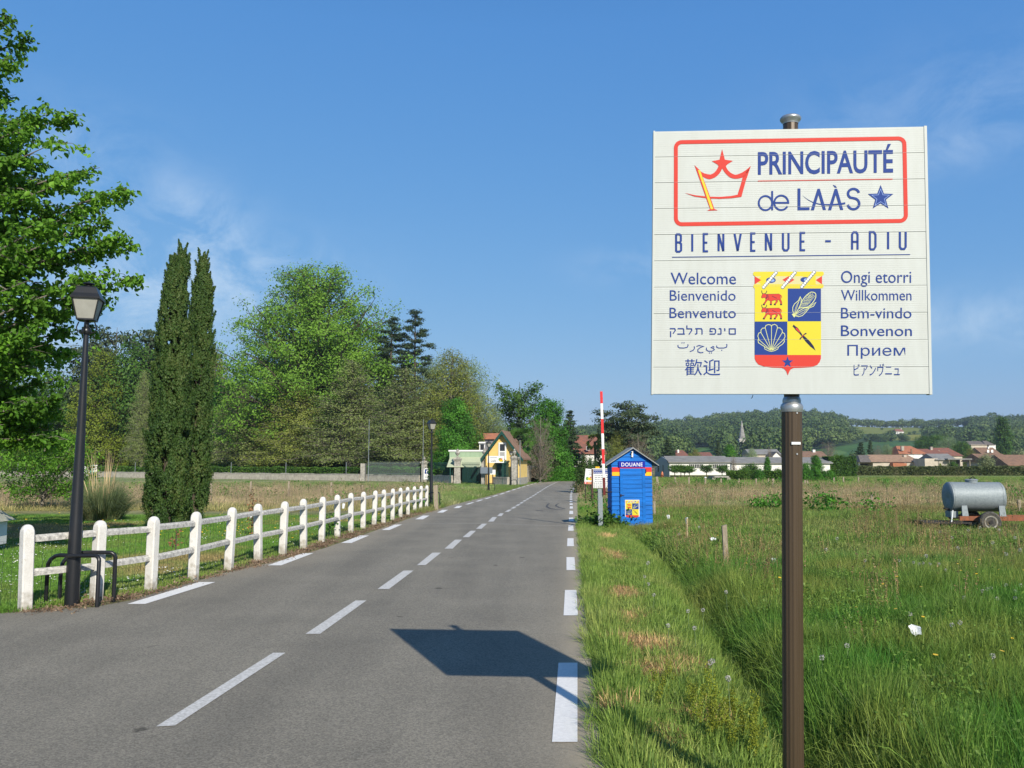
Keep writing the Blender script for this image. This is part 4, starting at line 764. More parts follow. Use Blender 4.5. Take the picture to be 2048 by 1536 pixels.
def grow(seed, H, prof, nl=50, e0=10, e1=60, clump=.5, nleaf=9000, leaf=.2, tr=.3, t0=.15, m=6, flat=.6, twr=.012, lean=0., inner=.35, droop=0., twigs=1, asp=.55, jit=.25, hang=0., lr=.35, shell=.0):
    """trunk with limbs (one mesh) and leaves: prof(t) is the crown radius at height share t"""
    rng = np.random.default_rng(seed); tb = MB(); nt_ = 8; ox, oy = rng.normal(size=2) * .02 * H
    tp_ = lambda t: Vector((lean * H * t * t + ox * math.sin(t * 3.1), oy * math.sin(t * 2.6), H * t * .97))
    tb.tube([tp_(i / nt_) - Vector((0, 0, .3 if i == 0 else 0)) for i in range(nt_ + 1)], [tr * (1.25 if i == 0 else 1) * (1 - i / nt_) ** .8 + .02 for i in range(nt_ + 1)], 8)
    cs = []; wt = []
    for k in range(nl):
        th = t0 + (1 - t0) * ((k + rng.random()) / nl) ** .92; az = k * 2.39996 + rng.normal() * .3; r = prof(th) * rng.uniform(1 - jit, 1 + jit * .35)
        el = R(e0 + (e1 - e0) * th + rng.normal() * 5); ts = max(t0 * .7, th - r * math.tan(el) / H * .8); s = tp_(ts); tip = tp_(th); tip = Vector((tip.x + r * math.cos(az), tip.y + r * math.sin(az), tip.z))
        mid = s.lerp(tip, .5) + Vector((0, 0, r * (.12 - droop))); tip.z -= droop * r * .6
        P = [s * (1 - t) ** 2 + mid * 2 * t * (1 - t) + tip * t * t for t in (0, .3, .6, .85, 1)]
        r0 = tr * lr * (1 - ts) ** .6 + .012; tb.tube(P, [r0, r0 * .7, r0 * .45, r0 * .25, twr * .6], 5, False)
        nn = max(2, int(m * (.5 + r / max(.1, prof(.4)))))
        for j in range(nn):
            t = inner + (1 - inner) * (j + rng.random()) / nn; q = s * (1 - t) ** 2 + mid * 2 * t * (1 - t) + tip * t * t
            off = Vector(rng.normal(size=3)) * (.22 * r * (1.1 - t * .5)); off.z *= flat; c = q + off
            if twigs: tb.tube([q, q.lerp(c, .6) + Vector((0, 0, .03 * r)), c + off * .35], [twr, twr * .7, twr * .3], 3, False)
            cs.append(c); wt.append(.6 + r / (prof(.4) + .1))
    cs = np.array([tuple(c) for c in cs]); wt = np.array(wt); ix_ = rng.choice(len(cs), nleaf, p=wt / wt.sum()); d = rng.normal(size=(nleaf, 3)) * clump
    d *= (np.minimum(1.7, np.linalg.norm(d, axis=1)) / (np.linalg.norm(d, axis=1) + 1e-9))[:, None] if clump > 1.0 else 1.0
    d[:, 2] *= flat; C_ = cs[ix_] + d; ax_ = C_ * np.array([1, 1, 0]) + np.array([0, 0, 1]) * (C_[:, 2:3] - H * .45) * .6; ou = d / (np.linalg.norm(d, axis=1)[:, None] + 1e-6) * .8 + ax_ / (np.linalg.norm(ax_, axis=1)[:, None] + 1e-6) * .6
    return tb, leaves(C_, leaf, rng, .3, asp, hang, out=ou)
TREE = {}
def proto(key, lm, bm, **k):
    tb, V = grow(**k); me = bpy.data.meshes.new(key + '_trunk'); me.from_pydata(tb.v, [], tb.f); me.update(); me.polygons.foreach_set('use_smooth', [True] * len(me.polygons)); me.materials.append(bm)
    TREE[key] = (me, mesh_np(key + '_crown', V, quads(len(V) // 4), lm), k['H'])
def tree(key, name, label, px, ybase, ytop, Yd, rz=0., wid=1., cat='tree', group=None):
    """stands at picture column px at distance Yd; height so that it reaches ytop"""
    if name in ('park_tree', 'pine_tree', 'conifer_tree', 'giant_oak', 'redwood_tree') and px < 880: Yd = max(Yd, float(np.interp(px, [-100, 727, 849, 915], [151, 103, 97, 91])) + 9 + (Yd - 84) * .6)
    tm, cm, H = TREE[key]; z0 = zr(Yd); p = at(px, 926, Yd); h = at(px, ytop, Yd).z - z0; s = h / H
    t = thing(name, label, cat, (p.x, Yd, z0 - .05), rz, group); t.scale = (s * wid, s * wid, s)
    link('trunk', tm, t); link('crown', cm, t); return t
G = lambda *a: tuple(a)
L_oak = leafmat('oak_leaves', [(.05, .112, .012), (.10, .20, .020), (.155, .285, .035)], .35, .25)
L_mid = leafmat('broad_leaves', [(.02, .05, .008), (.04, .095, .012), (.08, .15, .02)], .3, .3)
L_bright = leafmat('fresh_green_leaves', [(.02, .06, .006), (.04, .13, .012), (.08, .22, .02)], .3, .4)
L_dark = leafmat('conifer_needles', [(.010, .020, .008), (.020, .038, .014), (.035, .055, .020)], .1, .5)
L_pine = leafmat('pine_needles', [(.015, .026, .012), (.03, .048, .020), (.055, .075, .03)], .1, .5)
L_cyp = leafmat('cypress_foliage', [(.016, .036, .008), (.032, .068, .013), (.062, .084, .022)], .15, 1.5, isl=.7)
L_olive = leafmat('olive_young_leaves', [(.072, .095, .03), (.12, .155, .045), (.17, .215, .065)], .3, .3)
L_ochre = leafmat('ochre_young_leaves', [(.08, .098, .02), (.13, .155, .028), (.18, .215, .045)], .3, .25)
L_yg = leafmat('yellow_green_leaves', [(.05, .075, .008), (.10, .14, .014), (.16, .20, .02)], .3, .3)
L_pale = leafmat('silvery_leaves', [(.07, .11, .05), (.13, .19, .09), (.20, .27, .14)], .3, .3)
L_twig = leafmat('bare_twigs', [(.08, .06, .04), (.15, .115, .075), (.20, .16, .10)], .1, .4)
L_yel = leafmat('yellow_shrub_leaves', [(.16, .20, .02), (.32, .34, .03), (.45, .45, .04)], .3, 1)
oval = lambda w, lo=.35: (lambda t: w * max(.05, math.sin(math.pi * min(1, max(0, (t - lo * .3) / (1.04 - lo * .3)))) ** .55))
proto('oak', L_oak, M_bark, seed=11, H=25., prof=lambda t: 10.6 * max(.06, (1 - ((t - .40) / .62) ** 2)) ** .62 if t > .1 else .5, nl=175, e0=18, e1=58, clump=.58, nleaf=120000, leaf=.14, tr=.75, t0=.16, m=9, flat=.65, twr=.035, inner=.32, jit=.4)
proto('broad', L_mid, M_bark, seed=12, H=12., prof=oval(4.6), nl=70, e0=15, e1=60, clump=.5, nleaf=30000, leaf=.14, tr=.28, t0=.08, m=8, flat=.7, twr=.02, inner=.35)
proto('bright', L_bright, M_bark, seed=13, H=12., prof=lambda t: 3.6 * max(.08, (1 - max(0, t - .1) ** 2.2)) ** .8, nl=80, e0=5, e1=55, clump=.42, nleaf=32000, leaf=.135, tr=.26, t0=.03, m=8, flat=.6, twr=.02, inner=.4)
proto('pinoak', L_olive, M_barkl, seed=14, H=12.5, prof=lambda t: 4.6 * max(.03, (1 - t)) ** .7 * min(1, .55 + t * 4), nl=130, e0=-14, e1=48, clump=.36, nleaf=26000, leaf=.075, tr=.20, t0=.13, m=12, flat=.35, twr=.018, droop=.06, inner=.15)
proto('ochre', L_ochre, M_barkl, seed=15, H=12., prof=lambda t: 5.2 * max(.03, (1 - t)) ** .6 * min(1, .6 + t * 3), nl=110, e0=-6, e1=45, clump=.42, nleaf=27000, leaf=.09, tr=.22, t0=.12, m=10, flat=.35, twr=.018, inner=.2)
proto('ochre_tall', L_ochre, M_barkl, seed=16, H=20., prof=lambda t: 5.6 * max(.05, 1 - abs(t - .35) ** 1.6 * 1.7) ** .8, nl=110, e0=15, e1=62, clump=.55, nleaf=34000, leaf=.12, tr=.35, t0=.12, m=9, flat=.6, twr=.02)
proto('yellowgreen', L_yg, M_bark, seed=17, H=15., prof=lambda t: 5.4 * max(.05, (1 - t)) ** .55, nl=110, e0=0, e1=50, clump=.45, nleaf=32000, leaf=.11, tr=.28, t0=.06, m=9, flat=.5, twr=.02, inner=.3)
proto('silver', L_pale, M_barkl, seed=18, H=19., prof=lambda t: 6.6 * max(.05, 1 - abs(t - .4) ** 2 * 2.4) ** .6, nl=90, e0=20, e1=60, clump=.65, nleaf=36000, leaf=.14, tr=.35, t0=.1, m=8, flat=.8)
proto('redwood', L_dark, M_bark, seed=19, H=25., prof=lambda t: (4.4 - 2.2 * t) * min(1, (1.03 - t) * 6), nl=64, e0=-12, e1=16, clump=.36, nleaf=30000, leaf=.13, tr=.36, t0=.12, m=7, flat=.3, twr=.03, jit=.5, inner=.45, droop=.05)
proto('scotspine', L_pine, M_bark, seed=20, H=14., prof=lambda t: 5.2 * max(.1, 1 - ((t - .72) / .32) ** 2) ** .5 if t > .45 else 2.5, nl=26, e0=10, e1=45, clump=.55, nleaf=9000, leaf=.20, tr=.26, t0=.42, m=5, flat=.4, twr=.03, inner=.5, jit=.35, lr=.5)
proto('airy', L_mid, M_bark, seed=21, H=18., prof=lambda t: 3.4 + 1.0 * math.sin(t * 9), nl=42, e0=25, e1=55, clump=.5, nleaf=7500, leaf=.21, tr=.3, t0=.28, m=6, flat=.55, twr=.03, jit=.45, inner=.4)
proto('twiggy', L_twig, M_barkl, seed=22, H=12., prof=lambda t: 2.8 * max(.1, 1 - abs(t - .45) ** 2 * 2.2) ** .6, nl=70, e0=45, e1=75, clump=.35, nleaf=5200, leaf=.12, tr=.16, t0=.05, m=10, flat=1., twr=.02, asp=.2)
proto('cedar', L_dark, M_bark, seed=23, H=14., prof=lambda t: 5.4 * max(.05, 1 - t) ** .7, nl=60, e0=-3, e1=25, clump=.4, nleaf=14000, leaf=.22, tr=.3, t0=.05, m=8, flat=.22, twr=.02, inner=.4)
proto('poplar', L_mid, M_bark, seed=24, H=20., prof=lambda t: 2.3 * max(.08, math.sin(math.pi * (t * .93 + .05))) ** .5, nl=90, e0=60, e1=80, clump=.45, nleaf=10000, leaf=.28, tr=.25, t0=.04, m=5, flat=1., twr=.02)
proto('bush', L_mid, M_bark, seed=25, H=4., prof=lambda t: 2.1 * max(.2, 1 - t ** 2.5) ** .6, nl=50, e0=20, e1=70, clump=.32, nleaf=9000, leaf=.12, tr=.07, t0=.02, m=7, flat=.8, twr=.01, inner=.3)
proto('brightbush', L_bright, M_bark, seed=26, H=4., prof=lambda t: 1.7 * max(.2, 1 - t ** 2.2) ** .6, nl=45, e0=20, e1=70, clump=.32, nleaf=8000, leaf=.12, tr=.07, t0=.02, m=7, flat=.8, twr=.01, inner=.3)
proto('thuja', L_cyp, M_bark, seed=27, H=4., prof=lambda t: .75 * max(.03, 1 - t ** 2.2) ** .7, nl=50, e0=55, e1=78, clump=.13, nleaf=7000, leaf=.08, tr=.06, t0=.01, m=6, flat=1.5, twr=.008, inner=.2)
proto('orchard', L_mid, M_bark, seed=28, H=3.2, prof=lambda t: 1.5 if t > .6 else .6, nl=22, e0=15, e1=40, clump=.22, nleaf=2200, leaf=.11, tr=.10, t0=.55, m=5, flat=.5, twr=.015)
proto('silverbush', leafmat('grey_green_leaves', [(.09, .11, .05), (.14, .17, .08), (.19, .22, .11)], .3, .6), M_barkl, seed=29, H=5., prof=lambda t: 2.3 * max(.2, 1 - t ** 2.5) ** .6, nl=50, e0=30, e1=70, clump=.4, nleaf=7000, leaf=.14, tr=.08, t0=.03, m=7, flat=.8, twr=.012)

# ---- park trees beyond the wall, from the left
T = tree
T('scotspine', 'pine_tree', 'dark umbrella pine rising behind the lantern of the nearest lamp', 222, 945, 645, 112, .4, .75)
T('yellowgreen', 'park_tree', 'yellow green tree just right of the nearest lamp post', 195, 945, 690, 92, 0, .95)
T('yellowgreen', 'park_tree', 'yellow green tree at the far left behind the large leafy tree', 40, 945, 760, 95, 2, 1.)
T('pinoak', 'park_tree', 'thin greyish tree seen through the lower boughs of the large leafy tree', -60, 945, 640, 85, 2, 1.1)
T('broad', 'park_tree', 'mid green tree behind the yellow green one beside the nearest lamp', 120, 945, 735, 104, 1, 1.1)
T('broad', 'park_tree', 'dark green round tree behind the slim trunk left of the cypresses', 290, 945, 678, 108, 1, .9)
T('cedar', 'conifer_tree', 'small dark conifer tip showing above the green trees left of the cypresses', 292, 945, 650, 114, 0, .6)
T('pinoak', 'park_tree', 'slender tree with a pale trunk left of the two cypresses', 282, 945, 735, 84, 0, .6)
T('ochre', 'park_tree', 'thin pale brown tree top showing right of the cypresses', 420, 945, 690, 125, 2, .8)
T('bright', 'park_tree', 'bright green tree just right of the cypresses', 430, 945, 752, 112, 2, 1.05)
T('bright', 'park_tree', 'bright green tree between the cypresses and the giant oak', 545, 945, 760, 112, 1, 1.2)
T('oak', 'giant_oak', 'giant bright green oak towering over the park trees', 628, 945, 515, 118, .3, 1.02)
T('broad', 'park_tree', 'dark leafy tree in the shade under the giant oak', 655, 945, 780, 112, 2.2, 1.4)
T('redwood', 'redwood_tree', 'left of the two tall dark conifers beside the giant oak', 785, 945, 622, 122, 1.1, 1.)
T('redwood', 'redwood_tree', 'right and taller of the two tall dark conifers beside the giant oak', 829, 945, 607, 125, 2.7, .85)
T('cedar', 'conifer_tree', 'dark spreading conifer below the pair of tall conifers', 770, 945, 725, 120, 0, .8)
T('pinoak', 'park_tree', 'greyish half bare tree right of the cypresses', 480, 950, 757, 99, .3, 1.6)
T('ochre', 'park_tree', 'ochre young leaved tree below the giant oak', 592, 952, 762, 98, 1.2, 1.35)
T('pinoak', 'park_tree', 'half bare tree behind the tall thin mast and its pillar', 697, 955, 712, 96, 2.1, 1.55)
T('pinoak', 'park_tree', 'half bare olive tree between the mast and the second lamp', 812, 958, 728, 93, 3.9, 1.55)
T('silver', 'park_tree', 'pale silvery green tree behind the tall ochre tree', 935, 945, 712, 122, 0, .72)
T('ochre_tall', 'park_tree', 'tall ochre brown rounded tree above the yellow house', 905, 945, 690, 114, .5, 1.05)
T('silver', 'park_tree', 'pale green tree top between the conifers and the ochre tree', 860, 945, 712, 130, 2, .8)
T('bright', 'park_tree', 'deep green layered tree behind the restaurant awning', 905, 950, 792, 97, .5, .88)
T('silver', 'park_tree', 'low silvery tree between the ochre tree and the gable', 985, 950, 805, 118, 1.4, .7)
T('airy', 'park_tree', 'airy tree with see-through crown behind the yellow house', 1042, 950, 757, 118, 1, .98)
T('cedar', 'conifer_tree', 'dark conifer mass right behind the yellow gable', 1040, 950, 835, 112, 1, .8)
T('twiggy', 'bare_tree', 'brown leafless twiggy tree right of the yellow house', 1080, 955, 826, 97, 1, .95)
T('bright', 'chestnut_tree', 'bright green chestnut beside the road bend', 1102, 955, 793, 104, 3.2, .92)
T('cedar', 'conifer_tree', 'feathery conifer right of the bright chestnut', 1140, 958, 816, 116, 2, .62)
T('scotspine', 'pine_tree', 'flat topped pine above the blue hut', 1262, 955, 797, 108, 1.2, 1.0)
T('twiggy', 'bare_tree', 'brownish twiggy tree below the flat topped pine', 1275, 955, 862, 104, 1, 1.3)
T('ochre', 'scrub_tree', 'olive scrub tree left of the flat topped pine trunk', 1235, 955, 858, 106, 1, .9)
T('cedar', 'conifer_tree', 'dark conifer at the left end of the long white shed', 1337, 950, 872, 150, 1, .75)
T('cedar', 'conifer_tree', 'tiny dark cypress like conifer behind the barrier pole', 1198, 950, 848, 120, 1, .25)
T('poplar', 'poplar_tree', 'tall slim poplar at the right edge behind the village', 2008, 905, 826, 330, 0, 1.1)
# ---- cypresses
def cypress(name, label, pb, ytop, Yd, w, seed, n, prt_, tips):
    rng = np.random.default_rng(seed); z0 = zr(Yd); p = at(pb, 926, Yd); H = at(pb, ytop, Yd).z - z0; t = thing(name, label, 'cypress', (p.x, Yd, z0)); pr = lambda h: np.interp(h, *prt_)
    tb = MB(); tb.tube([(0, 0, -.1), (0, 0, H * .5), (0, 0, H * .93)], [.13, .08, .01], 8)
    for k in range(40): a = k * 2.4; h = H * (.05 + .8 * k / 40); r = w * pr(h / H) * .6; tb.tube([(0, 0, h), (r * .5 * math.cos(a), r * .5 * math.sin(a), h + .35), (r * math.cos(a), r * math.sin(a), h + .8)], [.02, .014, .006], 4, False)
    tb.obj('trunk', M_bark, t, True)
    m = int(430 * w * H / 2.2); hh = rng.random(m) ** .95 * .97; az = rng.uniform(0, 2 * math.pi, m)
    fur = vnoise(np.cos(az) * 1.8 + seed, np.sin(az) * 1.8 + hh * 1.6, 1.3, 3) - .5; inn = np.where(rng.random(m) < .4, rng.uniform(.35, .8, m), 1.0)
    rad = w * pr(hh) * (.88 + .34 * fur + .05 * rng.normal(size=m)) * inn; hz = .05 + hh * (H - .55); cx = rad * np.cos(az); cy = rad * np.sin(az)
    kt = rng.integers(0, len(tips), m); top = sm((hh - .84) / .1); tp3 = np.array(tips)[kt]; cx = cx * (1 - .6 * top) + tp3[:, 0] * top; cy = cy * (1 - .5 * top); hz = hz - tp3[:, 1] * top * np.clip((hh - .84) / .16, 0, 1)
    c = np.c_[cx, cy, hz]; Lp_ = rng.uniform(.25, .6, m); pw = rng.uniform(.05, .10, m) * (1 - .45 * hh); i = rng.integers(0, m, n); u = rng.random(n) ** .8; s_ = pw[i] * (1 - .82 * u)
    out = np.c_[np.cos(az) * .20, np.sin(az) * .20, np.ones(m)] + rng.normal(size=(m, 3)) * .07; out /= np.linalg.norm(out, axis=1)[:, None]; d = rng.normal(size=(n, 3)) * s_[:, None] * np.array([1, 1, .5]); C_ = c[i] + out[i] * (u * Lp_[i])[:, None] + d; C_[:, 2] = np.maximum(.04, C_[:, 2])
    a = out[i] + rng.normal(size=(n, 3)) * .5; a /= np.linalg.norm(a, axis=1)[:, None]; nn = d / (s_[:, None] + .01) + np.c_[np.cos(az), np.sin(az), np.full(m, .2)][i] * .7 + rng.normal(size=(n, 3)) * .4; b = np.cross(nn, a); b /= np.linalg.norm(b, axis=1)[:, None]
    s = (.030 * rng.uniform(.5, 1.5, n))[:, None]; V = np.stack([C_ - a * s, C_ + b * s * .5, C_ + a * s, C_ - b * s * .5], 1).reshape(-1, 3)
    link('crown', mesh_np('cypress_crown', V, quads(n), L_cyp), t)
cypress('cypress_tree', 'taller left cypress with a three pointed top on the lawn', 336, 466, 22.8, .51, 5, 210000, ([0, .05, .23, .41, .59, .77, .91, .98, 1], [.85, 1.05, 1.05, .93, .80, .60, .34, .14, .03]), [(.16, 0), (-.05, .35), (.30, .45), (.16, .05)])
cypress('cypress_tree', 'right cypress, half hidden behind its taller neighbour', 393, 480, 24.2, .34, 6, 130000, ([0, .05, .25, .45, .65, .85, .93, 1], [.75, .9, 1.0, 1., .92, .66, .38, .05]), [(-.05, 0), (-.02, .05)])
# ---- large leafy tree at the left edge, its trunk outside the frame
rng = np.random.default_rng(31); L_horn = leafmat('spring_leaves', [(.038, .09, .010), (.072, .172, .016), (.13, .27, .026)], .42, .6, isl=.8)
tb = MB(); tx = Vector((-11.3, 14.6, 0)); cs = []
lt = thing('large_leafy_tree', 'large leafy tree reaching in at the left edge with drooping sprays', 'tree', tx)
tb.tube([(0, 0, -.3), (.1, 0, 2), (.0, .1, 5), (.2, 0, 8), (.1, 0, 11)], [.32, .24, .2, .14, .03], 10)
tips = [(10, 35, 14), (70, 82, 14.5), (18, 115, 13.5), (5, 195, 14), (118, 222, 14.2), (165, 230, 14.6), (60, 250, 13.6), (110, 285, 13.4), (200, 335, 14.8), (255, 378, 14.4), (150, 355, 13.6), (230, 405, 15), (95, 330, 15.4), (262, 470, 14.7), (255, 490, 15.2), (210, 445, 14), (170, 500, 15), (225, 545, 14.6), (262, 560, 15), (160, 570, 14), (220, 600, 15.2), (120, 440, 13.2), (90, 500, 14.4), (130, 620, 14.4), (60, 560, 13.4), (40, 400, 14), (30, 300, 15), (30, 480, 15.4), (190, 655, 15.6), (100, 690, 15.2), (120, 760, 15), (60, 730, 14), (20, 620, 14.4), (15, 680, 15.6), (40, 810, 15), (20, 770, 14.4), (90, 650, 13.6), (140, 700, 15.8), (25, 240, 13.8), (-60, 100, 14), (-90, 250, 13), (-100, 420, 15), (-120, 600, 14), (-150, 300, 15.5), (-80, 760, 14.5), (-160, 520, 13.2), (70, 850, 14.8), (-120, -40, 14.5), (-250, 100, 15), (-260, 350, 14), (-300, 550, 15)]
tips += [(rng.uniform(-60, 110), rng.uniform(330, 860), rng.uniform(13.4, 16)) for _ in range(30)] + [(rng.uniform(-60, 140), rng.uniform(700, 900), rng.uniform(14, 17)) for _ in range(16)]
for (px, py, Yd) in tips:
    tip = at(px, py, Yd) - tx; h = max(1.6, min(9.8, tip.z - abs(tip.x) * .42)); s = Vector((.1, 0, h)); mid = s.lerp(tip, .55) + Vector((0, 0, .35)); Ls = (tip - s).length
    P = [s * (1 - t) ** 2 + mid * 2 * t * (1 - t) + tip * t * t for t in (0, .2, .4, .6, .8, 1)]; tb.tube(P, [.055, .043, .032, .022, .013, .004], 6, False)
    for j in range(int(5 + Ls * 4.5)):
        t = .28 + .72 * rng.random() ** .8; q = s * (1 - t) ** 2 + mid * 2 * t * (1 - t) + tip * t * t; reach = .72 * (1.12 - t) + .12; off = Vector((rng.normal() * reach * .7, rng.normal() * reach * .7, rng.normal() * reach * .28 + .02))
        e = q + off; tb.tube([q, q.lerp(e, .5) + Vector((0, 0, .05)), e], [.008, .006, .003], 3, False); nk = int(9 + 5 * rng.random())
        for k in range(nk):
            u = .15 + .9 * k / nk; w = q.lerp(e, u); cs.append((w.x + rng.normal() * .05, w.y + rng.normal() * .05, w.z + rng.normal() * .035 - .02))
cs = np.array(cs); cs = np.concatenate([cs, cs + rng.normal(size=cs.shape) * .05, cs[::2] + rng.normal(size=cs[::2].shape) * .06])
tb.obj('trunk', M_barkl, lt, True)
def bigleaves(c, L_, rng, hang=.9):
    """folded six sided leaves that hang from their tips"""
    n = len(c); a = rng.normal(size=(n, 3)); a[:, 2] = a[:, 2] * .5 - hang; a /= np.linalg.norm(a, axis=1)[:, None]; b = rng.normal(size=(n, 3)); b[:, 2] *= .35; b -= a * (a * b).sum(1)[:, None]; b /= np.linalg.norm(b, axis=1)[:, None]; nn = np.cross(a, b)
    s = (L_ * rng.uniform(.65, 1.25, n))[:, None]; a = a * s; b = b * s * .62; nn = nn * s * .18
    V = np.stack([c, c + a * .35 + b * .5 + nn, c + a * .65 + b * .42 + nn, c + a, c + a * .65 - b * .42 + nn, c + a * .35 - b * .5 + nn], 1).reshape(-1, 3); k = np.arange(n)[:, None] * 6
    return V, np.concatenate([k + np.array([0, 1, 2, 3]), k + np.array([0, 3, 4, 5])])
V, F = bigleaves(cs, .105, rng); link('crown', mesh_np('large_tree_crown', V, F, L_horn), lt)
print('large tree leaves', len(cs))
# ---- small tree on the lawn below it
sb = gnd(84, 1018); st = thing('young_tree', 'young broad tree with a short pale trunk on the lawn below the large tree', 'tree', (sb.x, sb.y, zr(sb.y))); st.scale = (1, 1, 1)
tb, _ = grow(seed=33, H=3.0, prof=lambda t: 2.2, nl=20, nleaf=10, leaf=.1, tr=.06, t0=.2, m=4, twr=.01); k = sb.y / F_PX
rng = np.random.default_rng(34); cs = []
for j in range(330):
    a = rng.uniform(0, 2 * math.pi); r = 2.0 * rng.random() ** .5; z = .75 + 2.4 * rng.random() ** 1.0; r *= min(1, (3.4 - z) / 1.4 + .25)
    cx, cy = r * math.cos(a), r * math.sin(a)
    for q in range(26): cs.append((cx + rng.normal() * .17, cy + rng.normal() * .17, z + rng.normal() * .09 - .12 * r * (z < 1.4)))
tb.obj('trunk', M_barkl, st, True); V, F = bigleaves(np.array(cs), .11, rng); link('crown', mesh_np('young_tree_crown', V, F, L_horn), st)
# ---- pampas grass clump
pg = at(208, 926, 26.5); pz_ = zr(26.5); pt = thing('pampas_clump', 'clump of pampas grass with tall dry straw stems on the lawn', 'ornamental grass', (pg.x, 26.5, pz_)); rng = np.random.default_rng(35)
def blades(rng, n, R0, h0, h1, w, spread, bend, base=.4):
    """arching ribbons from a small base; (verts, faces)"""
    az = rng.uniform(0, 2 * math.pi, n); r = rng.random(n) ** .5 * base; h = rng.uniform(h0, h1, n); sp = rng.normal(size=n) * spread + .0; lx, ly = np.cos(az), np.sin(az); perp = rng.uniform(0, 2 * math.pi, n); px_, py_ = np.cos(perp), np.sin(perp)
    V = []; K = (0, .4, .75, 1)
    for t in K:
        q = np.abs(sp) * h * (t ** 1.5); z = h * t * (1 - bend * t * t * np.minimum(1.4, np.abs(sp) * 1.6)); ww = w * (1 - t ** 2) * .5 + w * .03
        cx, cy = lx * (r + q), ly * (r + q); V.append(np.c_[cx - px_ * ww, cy - py_ * ww, z]); V.append(np.c_[cx + px_ * ww, cy + py_ * ww, z])
    V = np.stack(V, 1).reshape(-1, 3); k = np.arange(n)[:, None] * 8
    return V, np.concatenate([k + np.array([0, 1, 3, 2]), k + np.array([2, 3, 5, 4]), k + np.array([4, 5, 7, 6])])
L_pamp = leafmat('grey_green_blades', [(.05, .07, .03), (.09, .125, .055), (.19, .18, .08)], .2, .8); L_straw = leafmat('straw', [(.25, .19, .10), (.38, .29, .16), (.5, .4, .24)], .2, 1)
V, F = blades(rng, 3200, 0, .7, 1.5, .014, .55, .45, .55); o = link('leaf_blades', mesh_np('pampas_blades', V, F, L_pamp), pt); o['kind'] = 'stuff'
V, F = blades(rng, 52, 0, 1.5, 2.35, .024, .14, .05, .33); o = link('dry_stems', mesh_np('pampas_stems', V, F, L_straw), pt); o['kind'] = 'stuff'
# ---- thin saplings by the fence
L_brn = leafmat('brown_dry_leaves', [(.10, .05, .025), (.17, .085, .04), (.24, .14, .07)], .2, 2)
def sapling(label, px, py, h, n, w, lm, seed):
    p = gnd(px, py); rng = np.random.default_rng(seed); t = thing('sapling', label, 'sapling', (p.x, p.y, zr(p.y))); MB().tube([(0, 0, -.05), (.01, 0, h * .6), (0, .02, h)], [.012, .009, .003], 5).obj('stem', M_bark, t)
    c = rng.normal(size=(n, 3)) * np.array([w, w, h * .25]) + np.array([0, 0, h * .6]); c[:, 2] = np.clip(c[:, 2], .05, h * 1.05); V, F = bigleaves(c, .06, rng, .4); link('leaves', mesh_np('sapling_leaves', V, F, lm), t)
sapling('brown leaved sapling behind the fence, fifth bay', 503, 1072, 1.05, 170, .07, L_brn, 1)
sapling('small brown withered plant behind the fourth fence bay', 350, 1110, .55, 50, .08, L_brn, 2)
sapling('green weed growing at the foot of the tenth fence post', 658, 1074, .52, 160, .10, L_bright, 3)
# ================================================================ PARK WALL, HEDGE, RAILINGS
def px_x(px, Yd): return at(px, 926, Yd).x
WA = Vector((px_x(-80, 150), 150, -.5)); WB = Vector((px_x(727, 103), 103, -.5)); WC = Vector((px_x(849, 97), 97, -.5)); WD = Vector((px_x(915, 90), 90, -.5)); WE = Vector((px_x(969, 87), 87, -.5)); WF = Vector((px_x(1029, 84), 84, -.5))
def wall_run(label, a, b, h, th=.35, name='stone_wall', m=None):
    t = thing(name, label, 'wall', a); d = b - a; n = max(2, int(d.length / 1.1)); rr = random.Random(int(a.x * 10)); u = d.normalized(); q = Vector((-u.y, u.x, 0)) * th / 2
    MB().prism([-q, d - q, d + q, q], (0, 0, h - .12)).obj('masonry', M_stonew, t)
    for i in range(n):
        s, e = d * (i / n) + u * .02, d * ((i + 1) / n) - u * .02; hh = rr.uniform(-.03, .04); k = q * 1.15; MB().prism([s - k + Vector((0, 0, h - .119)), e - k + Vector((0, 0, h - .119)), e + k + Vector((0, 0, h - .119)), s + k + Vector((0, 0, h - .119))], (0, 0, .12 + hh)).obj('coping_stone', M_stone, t)
    return t
wall_run('long low stone wall in front of the park hedge', WA, WB + Vector((-.4, 0, 0)), .85)
wall_run('low stone wall between the mast pillar and the parking sign pillar', WB + Vector((.4, 0, 0)), WC + Vector((-.5, 0, 0)), .78)
wall_run('low stone wall between the parking sign pillar and the restaurant gate', WC + Vector((.5, 0, 0)), WD + Vector((-.5, 0, 0)), .85)
wall_run('low stone wall under the railing by the yellow house', WE + Vector((.5, 0, 0)), WF + Vector((-.6, 0, 0)), .75)
